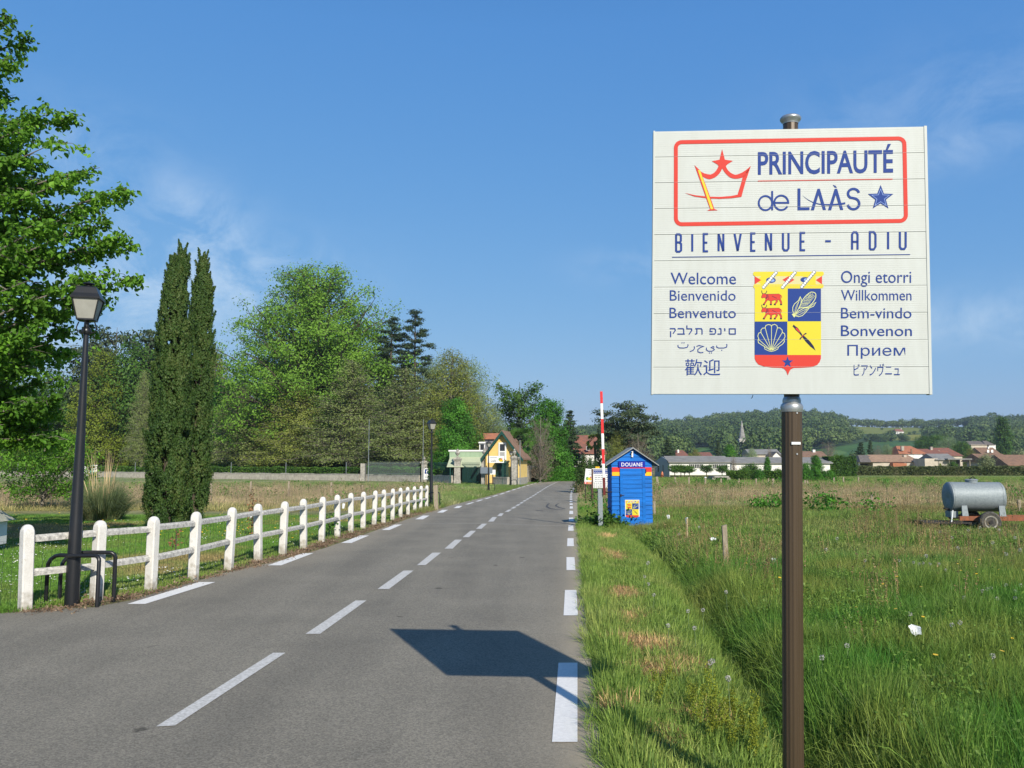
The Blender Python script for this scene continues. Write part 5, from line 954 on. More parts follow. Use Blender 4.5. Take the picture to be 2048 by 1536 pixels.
def hedge(label, a, b, h, w, n, lm, leaf=.10, seed=1, name='hedge', kind=None):
    rng = np.random.default_rng(seed); t = thing(name, label, 'hedge', a); d = b - a; u = d.normalized(); q = Vector((-u.y, u.x, 0)); s = rng.random(n); f = rng.random(n)
    side = np.where(f < .5, -w / 2, rng.uniform(-w / 2, w / 2, n)); zz = np.where(f < .5, rng.random(n) * h, h) * (1 + .0 * s); lump = (vnoise(s * d.length, side * 0, 1.2, 3) - .5) * .25 * h; zz = zz + lump * (zz / h) + rng.normal(size=n) * .04; side = side + rng.normal(size=n) * .05 - lump * .4
    c = np.array(d)[None] * s[:, None] + np.array(q)[None] * -side[:, None] * -1; c[:, 2] += np.maximum(.02, zz)
    V = leaves(c, leaf, rng, .2, .6); link('foliage', mesh_np('hedge_foliage', V, quads(n), lm), t)
    tb = MB()
    for k in range(int(d.length / 1.2)): p = d * ((k + .5) / int(d.length / 1.2)); tb.tube([p, p + Vector((0, 0, h * .85))], [.05, .02], 5)
    o = tb.obj('stems', M_bark, t); o['kind'] = 'stuff'; cr = MB(); k = q * (w / 2 - .12); cr.prism([-k, d - k, d + k, k], (0, 0, h - .16)); cr.obj('shade_core', mat('hedge_shade', (.02, .035, .01), .9, var=.4, vscale=4), t); return t  # solid dark green core puts the shade inside the hedge into colour
off = Vector((.1, 1.4, 0))
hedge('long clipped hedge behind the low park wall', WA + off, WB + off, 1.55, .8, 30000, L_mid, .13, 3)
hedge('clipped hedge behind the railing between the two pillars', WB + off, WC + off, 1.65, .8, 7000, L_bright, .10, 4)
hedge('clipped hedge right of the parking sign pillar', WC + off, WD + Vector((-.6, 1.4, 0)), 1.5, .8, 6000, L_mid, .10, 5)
# dim understory that closes the wood behind the park trees
M_wood_bg = L_mid
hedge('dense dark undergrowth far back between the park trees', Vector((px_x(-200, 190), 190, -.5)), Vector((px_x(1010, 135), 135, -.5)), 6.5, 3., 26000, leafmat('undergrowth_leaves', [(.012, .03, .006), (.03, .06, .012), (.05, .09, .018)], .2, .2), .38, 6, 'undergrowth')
def railing(label, a, b, z0, h, m, step=.13, spikes=True):
    t = thing('iron_railing', label, 'railing', a); d = b - a; n = int(d.length / step)
    bt = MB()
    for k in range(n):
        p = d * ((k + .5) / n); bt.box(p.x - .012, p.x + .012, p.y - .012, p.y + .012, z0, z0 + h + (.12 if spikes else 0))
    o = bt.obj('bars', m, t); o['kind'] = 'stuff'
    for zz in (z0 + .15, z0 + h - .12): MB().tube([Vector((0, 0, zz)), d + Vector((0, 0, zz))], .025, 4).obj('rail', m, t)
railing('grey green iron railing between the mast pillar and the parking sign pillar', WB + Vector((.5, 0, 0)), WC + Vector((-.5, 0, 0)), .78, 1.45, mat('grey_iron', (.16, .20, .19), .6))
railing('dark green spiked railing right of the parking sign pillar', WC + Vector((.5, 0, 0)), WD + Vector((-.5, 0, 0)), .85, 1.3, M_greenp)
railing('green gate railing under the awning', WD + Vector((.5, 0, 0)), WE + Vector((-.5, 0, 0)), .1, 2.05, M_greenp)
railing('green railing before the yellow house', WE + Vector((.6, 0, 0)), WF + Vector((-.6, 0, 0)), .75, 1.5, M_greenp)
for k in range(9):
    a = WA.lerp(WB, k / 9 + .08) + Vector((0, .5, 0)); tag(MB().tube([(0, 0, 0), (0, 0, 2.3)], .035, 5).obj('fence_stake', M_galv, None, loc=a), ('first', 'second', 'third', 'fourth', 'fifth', 'sixth', 'seventh', 'eighth', 'ninth')[k] + ' thin grey wire fence stake from the left along the park hedge', 'stake', 'thin fence stakes along the park hedge')
def urn(z, s): return [(.10 * s, z), (.12 * s, z + .06 * s), (.06 * s, z + .14 * s), (.09 * s, z + .22 * s), (.24 * s, z + .38 * s), (.28 * s, z + .52 * s), (.22 * s, z + .62 * s), (.12 * s, z + .68 * s), (.16 * s, z + .78 * s), (.08 * s, z + .90 * s), (.02 * s, z + .98 * s)]
def pillar(label, p, w, h, urns=1., cap=True, m=None):
    t = thing('gate_pillar', label, 'pillar', p, 0); w2 = w / 2; MB().box(-w2 * 1.15, w2 * 1.15, -w2 * 1.15, w2 * 1.15, -.2, .35).obj('plinth', M_stone, t); MB().box(-w2, w2, -w2, w2, .35, h).obj('shaft', m or M_stone, t)
    if cap: MB().box(-w2 * 1.25, w2 * 1.25, -w2 * 1.25, w2 * 1.25, h, h + .12).box(-w2 * 1.45, w2 * 1.45, -w2 * 1.45, w2 * 1.45, h + .121, h + .24).box(-w2 * .9, w2 * .9, -w2 * .9, w2 * .9, h + .241, h + .36).obj('cornice', M_stone, t)
    if urns: MB().lathe(urn(h + .36, urns), 14).obj('urn', M_stone, t, True)
    return t
pl1 = pillar('plain pale square pillar at the foot of the thin mast', WB, .62, 2.15, 0, False)
ps = pillar('stone pillar carrying the small blue parking sign', WC, .66, 2.1, .5)
pillar('left urn topped pillar of the restaurant gate', WD, .66, 2.45, .95); pillar('middle urn topped pillar beside the restaurant sign', WE, .66, 2.5, .95); pillar('right urn topped pillar at the road edge', WF, .68, 2.55, .75)
t = thing('parking_sign', 'small white sign with a blue parking symbol on the stone pillar', 'sign', WC + Vector((.35, -.42, 0))); MB().box(-.40, .44, -.02, .02, .28, 1.60).obj('plate', M_frame, t)
pp = Print(lambda x, y, l: Vector((x, -.022 - .003 * l, y))); pp.rect(M_vblue, -.26, .95, .30, 1.48, 0); pp.text(M_letter, 'P', (-.10, 1.0), (.16, 1.0), 1.42, 1, bold=.03); pp.rect(M_vgrey, -.26, .72, .26, .66, 0); pp.rect(M_vgrey, -.26, .55, .20, .49, 0); pp.emit(t, {'blue_vinyl': 'parking_symbol', 'white_letter': 'parking_letter', 'grey_ink': 'text_line'})
for (px, yt_, Yd, lab) in ((737, 838, 101, 'tall thin grey mast behind the plain pillar'), (846, 838, 96, 'tall thin grey mast rising over the parking sign pillar'), (1040, 880, 83, 'thin grey mast at the right corner of the yellow house')):
    z0 = zr(Yd); h = at(px, yt_, Yd).z - z0; tag(MB().tube([(0, 0, -.1), (0, 0, h)], [.045, .03], 6).obj('mast', M_galv, None, loc=(px_x(px, Yd), Yd, z0)), lab, 'mast')
# hydrangea/yellow shrub near the awning, green/white panels at the left
T('brightbush', 'yellow_shrub', 'bright yellow flowering shrub at the left end of the awning', 895, 955, 908, 99, 0, 1.).children[1].data = bpy.data.meshes['brightbush_crown'].copy()
[o for o in COL.objects if o.name.startswith('yellow_shrub')][0].children[1].data.materials[0] = L_yel
wp = at(182, 926, 128); t = thing('hoarding', 'white and green panels at the foot of the park trees by the pampas grass', 'panel', (wp.x, 128, -.5)); k = 128 / F_PX
for i, (a, c, m) in enumerate(((-16, -9, M_frame), (-8, -1, M_frame), (-1, 6, mat('teal_panel', (.10, .32, .22), .6)), (6, 13, M_frame))): MB().box(a * k, c * k, -.03, .03, 26 * 0 + .6, 1.9).obj('panel', m, t)
# ================================================================ YELLOW HOUSE
HYd = 86.; k = HYd / F_PX; hp_ = at(1005, 926, HYd); yh = thing('yellow_house', 'yellow gabled restaurant house with green scalloped bargeboards beside the road', 'house', (hp_.x, HYd, zr(HYd) - .05), R(-9))
hz_ = lambda py: at(1005, py, HYd).z - zr(HYd) + .05
xl, xr_, ze_, za_ = -34 * k, 35.5 * k, hz_(913), hz_(866); D_ = 5.2; xm = 0.
def gable_wall(x0, x1, zb, ze2, xa, za, y, th): return MB().prism([Vector((x0, y, zb)), Vector((x1, y, zb)), Vector((x1, y, ze2)), Vector((xa, y, za)), Vector((x0, y, ze2))], (0, th, 0))
gable_wall(xl, xr_, -.2, ze_, xm, za_, 0, .25).obj('gable_wall', M_yel, yh); gable_wall(xl, xr_, -.2, ze_, xm, za_, D_ - .25, .25).obj('back_wall', M_yel, yh)
MB().box(xr_ - .25, xr_, .25, D_ - .25, -.2, ze_ - .05).obj('side_wall', M_yel, yh); MB().box(xl, xl + .25, .25, D_ - .25, -.2, ze_ - .05).obj('side_wall', M_yel, yh)
MB().box(xr_ - .5, xr_ + .03, -.04, D_, -.2, .75).obj('corner_plinth', M_stone, yh)
sl_ = (za_ - ze_) / xr_
for s in (-1, 1):
    e = 1.2; b = MB(); p0 = Vector((0, -.55, za_ + .30)); p1 = Vector((s * xr_ * e, -.55, za_ + .30 - sl_ * xr_ * e)); b.prism([p0, p1, p1 - Vector((0, 0, .16)), p0 - Vector((0, 0, .16))], (0, D_ + 1.2, 0)); rf = b.obj('roof_slope', M_tbrown, yh)
    b = MB(); q0 = Vector((0, -.60, za_ + .22)); q1 = Vector((s * xr_ * e, -.60, za_ + .22 - sl_ * xr_ * e)); b.prism([q0, q1, q1 - Vector((0, 0, .16)), q0 - Vector((0, 0, .16))], (0, .06, 0)); bb_ = b.obj('bargeboard', M_greenp, yh)
    n = 17
    for i in range(n):
        c = q0.lerp(q1, (i + .5) / n) - Vector((0, 0, .15)); w = .085; MB().prism([c + Vector((-w, 0, .05)), c + Vector((w, 0, .05)), c + Vector((w * .8, 0, -.14)), c + Vector((0, 0, -.24)), c + Vector((-w * .8, 0, -.14))], (0, .05, 0)).obj('scallop', M_greenp, bb_)
fx = lambda px: (px - 1005) * k
fr = MB(); fr.box(fx(997), fx(999.8), -.08, .05, hz_(920), hz_(885)).box(fx(1010), fx(1013), -.08, .05, hz_(920), hz_(885)).box(fx(999.8), fx(1010), -.08, .05, hz_(888.2), hz_(885)); wn_ = fr.obj('window', M_frame, yh)
MB().box(fx(999.8), fx(1010), -.03, -.01, hz_(902), hz_(888.4)).obj('pane', M_dkglass, wn_); MB().box(fx(999.8), fx(1010), -.09, -.03, hz_(904), hz_(902)).obj('sill', M_frame, wn_); MB().box(fx(999.8), fx(1010), -.02, -.005, hz_(919), hz_(904)).obj('pane', M_dkglass, wn_)
for i in range(6): MB().box(fx(1000.4 + i * 1.75), fx(1001.2 + i * 1.75), -.12, -.09, hz_(918), hz_(904)).obj('baluster', M_frame, wn_)
dr = MB().box(fx(994), fx(1012), -.06, .0, hz_(956), hz_(926)).obj('green_door', M_greenp, yh)
for a in (995, 1004): MB().box(fx(a), fx(a + 7.5), -.075, -.06, hz_(952), hz_(936)).obj('pane', M_dkglass, dr)
MB().prism([Vector((fx(992), -.05, hz_(922.5))), Vector((fx(1020), -.05, hz_(922.5))), Vector((fx(1020), -.9, hz_(926))), Vector((fx(992), -.9, hz_(926)))], (0, 0, .05)).obj('canopy', M_greenp, yh)
# the restaurant's boards
t = thing('restaurant_sign', 'white restaurant sign with script lettering and village picture over the gate', 'sign', at(991, 926, 84.5).xy.to_3d() + Vector((0, 0, -.5))); k2 = 84.5 / F_PX; z2_ = lambda py: at(991, py, 84.5).z + .5; X2 = lambda px: (px - 991) * k2
MB().box(X2(975), X2(1008), -.04, .04, z2_(925.6), z2_(912)).obj('board', M_frame, t)
for px in (977, 1006): MB().box(X2(px) - .04, X2(px) + .04, .041, .10, 0, z2_(913)).obj('post', M_greenp, t)
pp = Print(lambda x, y, l: Vector((X2(x), -.045 - .003 * l, z2_(y)))); pp.text(M_vnavy, 'Laàs', (982, 923.5), (992, 923.5), 918, 0); pp.rect(M_vgrey, 980, 916.2, 994, 915, 0); g3 = MATS['picture_green']
pp.disc(g3, 1000, 919, 3.2, 3.4, 0); pp.disc(M_hutyel, 1002.5, 921.5, 4, 2.2, .4); pp.disc(M_vred, 1003, 918, 2.2, 1.3, .6); pp.disc(g3, 1004.5, 922.5, 2, 1, .8); pp.emit(t, {'navy_ink': 'script_lettering', 'grey_ink': 'text_line', 'picture_green': 'picture_trees', 'yellow_board_paint': 'picture_field', 'red_vinyl': 'picture_roof'})
for (a, c, y0, y1, Yd, lab) in ((961, 985, 947, 934.5, 83., 'pale grey notice board below the restaurant sign'), (980, 991, 949, 939.5, 84., 'white menu board behind the grey notice board')):
    q = at((a + c) / 2, 926, Yd); t = thing('notice_board', lab, 'notice board', (q.x, Yd, -.5)); kk = Yd / F_PX; w = (c - a) / 2 * kk; zt1, zt0 = at(970, y1, Yd).z + .5, at(970, y0, Yd).z + .5
    MB().box(-w, w, -.03, .03, zt0, zt1).obj('board', M_vwhite if Yd > 83.5 else M_vgrey, t); MB().box(-.05, .05, .031, .09, -.1, zt1 + .15).obj('post', MATS['brown_post_paint'], t)
# annex: pale green clad conservatory with awning, orange roofed wing behind
an = thing('restaurant_annex', 'pale green restaurant annex with sloping awning left of the yellow house', 'building', at(930, 926, 92).xy.to_3d() + Vector((0, 0, -.5))); k3 = 92 / F_PX; X3 = lambda px: (px - 930) * k3; Z3 = lambda py: at(930, py, 92).z + .5
MB().box(X3(899), X3(968), .0, 3., Z3(918), Z3(903)).obj('upper_wall', M_palegr, an); MB().box(X3(897), X3(969), -.1, 3.1, Z3(903), Z3(900)).obj('fascia', M_frame, an)
for i in range(7): MB().box(X3(903 + i * 9.4), X3(903.6 + i * 9.4), -.03, 0, Z3(917), Z3(904)).obj('joint_batten', M_palegr, an)
MB().prism([Vector((X3(900), -.02, Z3(915))), Vector((X3(966), -.02, Z3(915))), Vector((X3(967), -2.4, Z3(934))), Vector((X3(897), -2.4, Z3(934)))], (0, .02, .05)).obj('awning', M_awn, an)
MB().box(X3(903), X3(968), .3, .4, 0, Z3(918)).obj('glazed_front', M_dkglass, an)
for i in range(6): MB().box(X3(904 + i * 12), X3(905.5 + i * 12), .1, .25, 0, Z3(918)).obj('mullion', M_greenp, an)
for px in (903, 964): MB().box(X3(px), X3(px) + .08, -2.3, -2.2, 0, Z3(934)).obj('awning_post', M_greenp, an)
wg = thing('rear_wing', 'orange roofed rear wing with white dormer left of the yellow gable', 'building', at(978, 926, 97).xy.to_3d() + Vector((0, 0, -.5))); k4 = 97 / F_PX; X4 = lambda px: (px - 978) * k4; Z4 = lambda py: at(978, py, 97).z + .5
MB().box(X4(969), X4(1000), 0, 4, 0, Z4(878)).obj('wall', mat('grey_render', (.16, .165, .18), .8), wg); MB().prism([Vector((X4(966), -.3, Z4(878.5))), Vector((X4(1003), -.3, Z4(878.5))), Vector((X4(1003), 1.6, Z4(867.5))), Vector((X4(966), 1.6, Z4(867.5)))], (0, .0, .12)).obj('roof', M_torange, wg)
dm = MB().box(X4(959), X4(970), -.6, 3, Z4(905), Z4(887)).obj('dormer', M_frame, wg); MB().box(X4(961), X4(968.5), -.62, -.601, Z4(900), Z4(889)).obj('pane', M_dkglass, dm); MB().box(X4(957.5), X4(971), -.8, 3, Z4(886.9), Z4(884)).obj('dormer_roof', M_frame, wg)
t = wall_run('grey stone garden wall right of the yellow house', Vector((px_x(1048, 95), 95, -.55)), Vector((px_x(1066, 101), 101, -.55)), 1.9)
hedge('low clipped hedge along the road bend', Vector((px_x(1064, 99), 99, -.6)), Vector((px_x(1160, 103), 103, -.6)), 1.5, 1.4, 9000, L_bright, .12, 9)
# ---- round table with cloth under the awning
# palms
def palm(label, px, ytop, Yd, w):
    z0 = zr(Yd); p = at(px, 926, Yd); H = at(px, ytop, Yd).z - z0; t = thing('palm_tree', label, 'palm', (p.x, Yd, z0)); MB().tube([(0, 0, -.1), (.05, 0, H * .4), (0, 0, H * .82)], [.18, .15, .17], 8).obj('trunk', M_bark, t, True); rng = np.random.default_rng(int(px)); Vs = []; 
    for k in range(46):
        a = rng.uniform(0, 6.28); e = rng.uniform(-1.1, 1.3); d = Vector((math.cos(a) * math.cos(e), math.sin(a) * math.cos(e), math.sin(e))); c = Vector((0, 0, H * .82)) + d * w * .62; q = d.orthogonal().normalized(); r2 = d.cross(q)
        for j in range(13):
            f = (j - 6) / 6 * 1.2; dd = (d * math.cos(f) + q * math.sin(f)).normalized(); tip = c + dd * w * .42; tip.z -= w * .12; wv = dd.cross(r2).normalized() * w * .03; Vs += [c, c.lerp(tip, .5) + wv, tip, c.lerp(tip, .5) - wv]
    V = np.array([tuple(v) for v in Vs]); link('fronds', mesh_np('palm_fronds', V, quads(len(V) // 4), L_yg if px > 1150 else L_mid), t)
palm('fan palm beside the right side of the yellow house', 1040, 862, 91, 1.7); palm('fan palm in front of the red brown roof', 1190, 866, 112, 1.25)
for (px, yt_, Yd, w, lab) in ((1168, 905, 62, 1.3, 'large dark conical thuja at the inside of the road bend'), (1180, 912, 66, 1.0, 'conical thuja just right of the large one'), (1190, 916, 66, .9, 'conical thuja behind the tilted advertising board'), (1216, 915, 70, 1.0, 'conical thuja behind the barrier pole, near the hut'), (1087, 905, 101, .8, 'slim column thuja at the left of the bend hedge'), (1113, 912, 102, .9, 'second slim column thuja along the bend hedge'), (1133, 916, 102, .9, 'third slim column thuja along the bend hedge')):
    T('thuja', 'thuja', lab, px, 960, yt_, Yd, px * .1, w, 'conifer')
T('bush', 'bush', 'green bush between the thujas and the blue hut', 1222, 955, 925, 70, 0, 1.)
# ================================================================ HOUSES
def bldg(name, label, pxc, Yd, parts, rz=0, cat='house'):
    """parts in picture units about pxc: ('box'|'gab'|'hip'|'mono'|'win', x0, x1, ytop, ybase[, ...])"""
    z0 = -.6 if Yd < 420 else None; kk = Yd / F_PX; p = at(pxc, 926, Yd)
    base = zr(Yd) if Yd < 420 else p.z - 3; t = thing(name, label, cat, (p.x, Yd, base), rz); Zb = lambda py: at(pxc, py, Yd).z - base; Xb = lambda px: (px - pxc) * kk; last = None
    for pt_ in parts:
        kd = pt_[0]
        if kd == 'wall': _, a, c, y0, y1, dep, m = pt_; last = MB().box(Xb(a), Xb(c), 0 + .0, dep, Zb(y1), Zb(y0)).obj('wall', m, t); last['d'] = dep
        elif kd == 'gab':  # ridge runs left to right
            _, a, c, yr, ye, dep, m, lip = pt_; o_ = lip * kk; e0, e1 = -o_, dep + o_; b = MB(); zz, zr2 = Zb(ye), Zb(yr)
            b.add([(Xb(a), e0, zz), (Xb(c), e0, zz), (Xb(c), dep / 2, zr2), (Xb(a), dep / 2, zr2), (Xb(a), e1, zz), (Xb(c), e1, zz), (Xb(a), e0, zz - .15), (Xb(c), e0, zz - .15), (Xb(a), e1, zz - .15), (Xb(c), e1, zz - .15)], [(0, 1, 2, 3), (3, 2, 5, 4), (0, 3, 4), (1, 5, 2), (0, 6, 7, 1), (4, 5, 9, 8), (0, 4, 8, 6), (1, 7, 9, 5), (6, 8, 9, 7)]); b.obj('roof', m, t)
        elif kd == 'hip':
            _, a, c, yr, ye, dep, m, ins = pt_; b = MB(); zz, zr2 = Zb(ye), Zb(yr); o_ = .3
            b.add([(Xb(a), -o_, zz), (Xb(c), -o_, zz), (Xb(c), dep + o_, zz), (Xb(a), dep + o_, zz), (Xb(a + ins), dep / 2, zr2), (Xb(c - ins), dep / 2, zr2), ], [(0, 1, 5, 4), (1, 2, 5), (2, 3, 4, 5), (3, 0, 4), (3, 2, 1, 0)]); b.obj('roof', m, t)
        elif kd == 'front':  # gable end facing the camera
            _, a, c, yr, ye, dep, m, m2 = pt_; xm_ = (Xb(a) + Xb(c)) / 2; MB().prism([Vector((Xb(a), 0, Zb(ye))), Vector((Xb(c), 0, Zb(ye))), Vector((xm_, 0, Zb(yr)))], (0, .2, 0)).obj('gable', m2, t)
            for s in (-1, 1): x1_ = Xb(a) - .2 if s < 0 else Xb(c) + .2; MB().prism([Vector((xm_, -.3, Zb(yr) + .15)), Vector((x1_, -.3, Zb(ye) - .02)), Vector((x1_, -.3, Zb(ye) - .2)), Vector((xm_, -.3, Zb(yr) - .05))], (0, dep, 0)).obj('roof_slope', m, t)
        elif kd == 'win': _, xs_, w, y0, y1 = pt_[:5]; m = pt_[5] if len(pt_) > 5 else M_dkglass; fy = pt_[6] if len(pt_) > 6 else 0
        if kd == 'win':
            for x in xs_:
                f = MB().box(Xb(x - w / 2) - .05, Xb(x + w / 2) + .05, fy - .05, fy - .005, Zb(y1) - .05, Zb(y0) + .05).obj('window', M_frame, t); MB().box(Xb(x - w / 2), Xb(x + w / 2), fy - .07, fy - .051, Zb(y1), Zb(y0)).obj('pane', m, f)
        elif kd == 'chim': _, x, w, y0, y1, dy, m = pt_; MB().box(Xb(x - w / 2), Xb(x + w / 2), dy, dy + w * kk, Zb(y1), Zb(y0)).obj('chimney', m, t)
        elif kd == 'blk': _, a, c, y0, y1, d0, d1, m, nm = pt_; MB().box(Xb(a), Xb(c), d0, d1, Zb(y1), Zb(y0)).obj(nm, m, t)
    return t
bldg('village_house', 'white house with a steep red brown roof behind the palm', 1178, 125, [('wall', 1146, 1210, 908, 948, 7, M_white), ('hip', 1143, 1214, 869, 908, 7, M_tred, 14), ('win', (1152,), 5, 914, 924, M_dkglass), ('win', (1176,), 6, 893, 900, M_dkglass, -.3), ('blk', 1148.2, 1149.4, 914, 924, -.08, -.05, M_tred, 'shutter'), ('blk', 1154.8, 1156, 914, 924, -.08, -.05, M_tred, 'shutter')])
sh = bldg('white_shed', 'long low white farm shed with grey sheet roof', 1400, 132, [('wall', 1339, 1460, 923, 950, 7, M_white), ('gab', 1336, 1462, 911.5, 923.5, 7, M_fibre, 4)], R(1), 'shed')
bldg('white_shed', 'grey lower shed roof carrying on behind the bushes to the right', 1520, 138, [('wall', 1463, 1660, 925, 950, 7, M_white), ('gab', 1462, 1665, 914, 925.5, 7, M_fibre, 4)], R(1), 'shed')
k5 = 132 / F_PX
for i, px in enumerate([1379.5, 1383, 1386.5, 1390.5, 1394, 1397.5, 1401.5, 1405, 1427.5, 1431, 1434.5, 1438.5, 1442, 1445.5, 1449.5, 1453]):
    x = (px - 1400) * k5; zz = lambda py: at(1400, py, 132).z - zr(132); f = MB().box(x - .13, x + .13, -.05, -.005, zz(936.5), zz(928)).obj('window', M_frame, sh); MB().box(x - .1, x + .1, -.07, -.051, zz(936), zz(928.5)).obj('pane', M_dkglass, f)
x = (1331 - 1400) * k5; MB().prism([Vector(((1339 - 1400) * k5 - .02, 0, 0)), Vector(((1322 - 1400) * k5, 5.5, 0)), Vector(((1322 - 1400) * k5, 5.5, zz(924))), Vector(((1331 - 1400) * k5, 2.8, zz(913))), Vector(((1339 - 1400) * k5 - .02, 0, zz(923)))], (.1, .1, 0)).obj('gable_end', mat('wall_shade_blue', (.34, .38, .43), .8), sh)  # white gable end, its cool shade put into the wall colour
for px in (1325, 1331): MB().box((px - 1400) * k5, (px + 3 - 1400) * k5, 2.2 if px > 1328 else 3.9, 2.25 if px > 1328 else 3.95, zz(944), zz(930)).obj('window', M_dkglass, sh)
tag(MB().lathe([(.28, 0), (.22, .5), (.05, .95)], 10).obj('orange_bin', mat('orange_plastic', (.55, .16, .06), .5), None, loc=(px_x(1324, 124), 124, -.5)), 'small orange drum by the gable of the white shed', 'drum')
# church
ch = thing('church', 'village church with a tall pointed grey spire', 'church', (px_x(1485.5, 480), 480, -.5)); kc = 480 / F_PX; zc = lambda py: at(1485, py, 480).z + .5; w = 7.3 * kc
M_chst = mat('pale_church_stone', (.56, .55, .49), .9, col2=(.26, .25, .22), vscale=.6, detail=8)
MB().box(-w, w, -w, w, 0, zc(880)).obj('tower', M_chst, ch); MB().box(-w * 1.12, w * 1.12, -w * 1.12, w * 1.12, zc(880), zc(878.6)).obj('cornice', M_chst, ch)
MB().lathe([(w * 1.12, zc(878.6)), (w * .9, zc(876)), (w * .52, zc(860)), (w * .06, zc(841))], 8).obj('spire', mat('grey_spire_stone', (.38, .37, .34), .9, col2=(.17, .165, .15), vscale=.5), ch); MB().tube([(0, 0, zc(841)), (0, 0, zc(833))], .06, 5).obj('finial_cross', M_dark, ch)
for x in (-w * .35, w * .35): f = MB().box(x - .45, x + .45, -w - .06, -w - .01, zc(892), zc(884)).obj('belfry_window', M_dkglass, ch)
MB().box(-w * 1.1, w * 4, w, w * 5, 0, zc(906)).obj('nave', M_chst, ch)
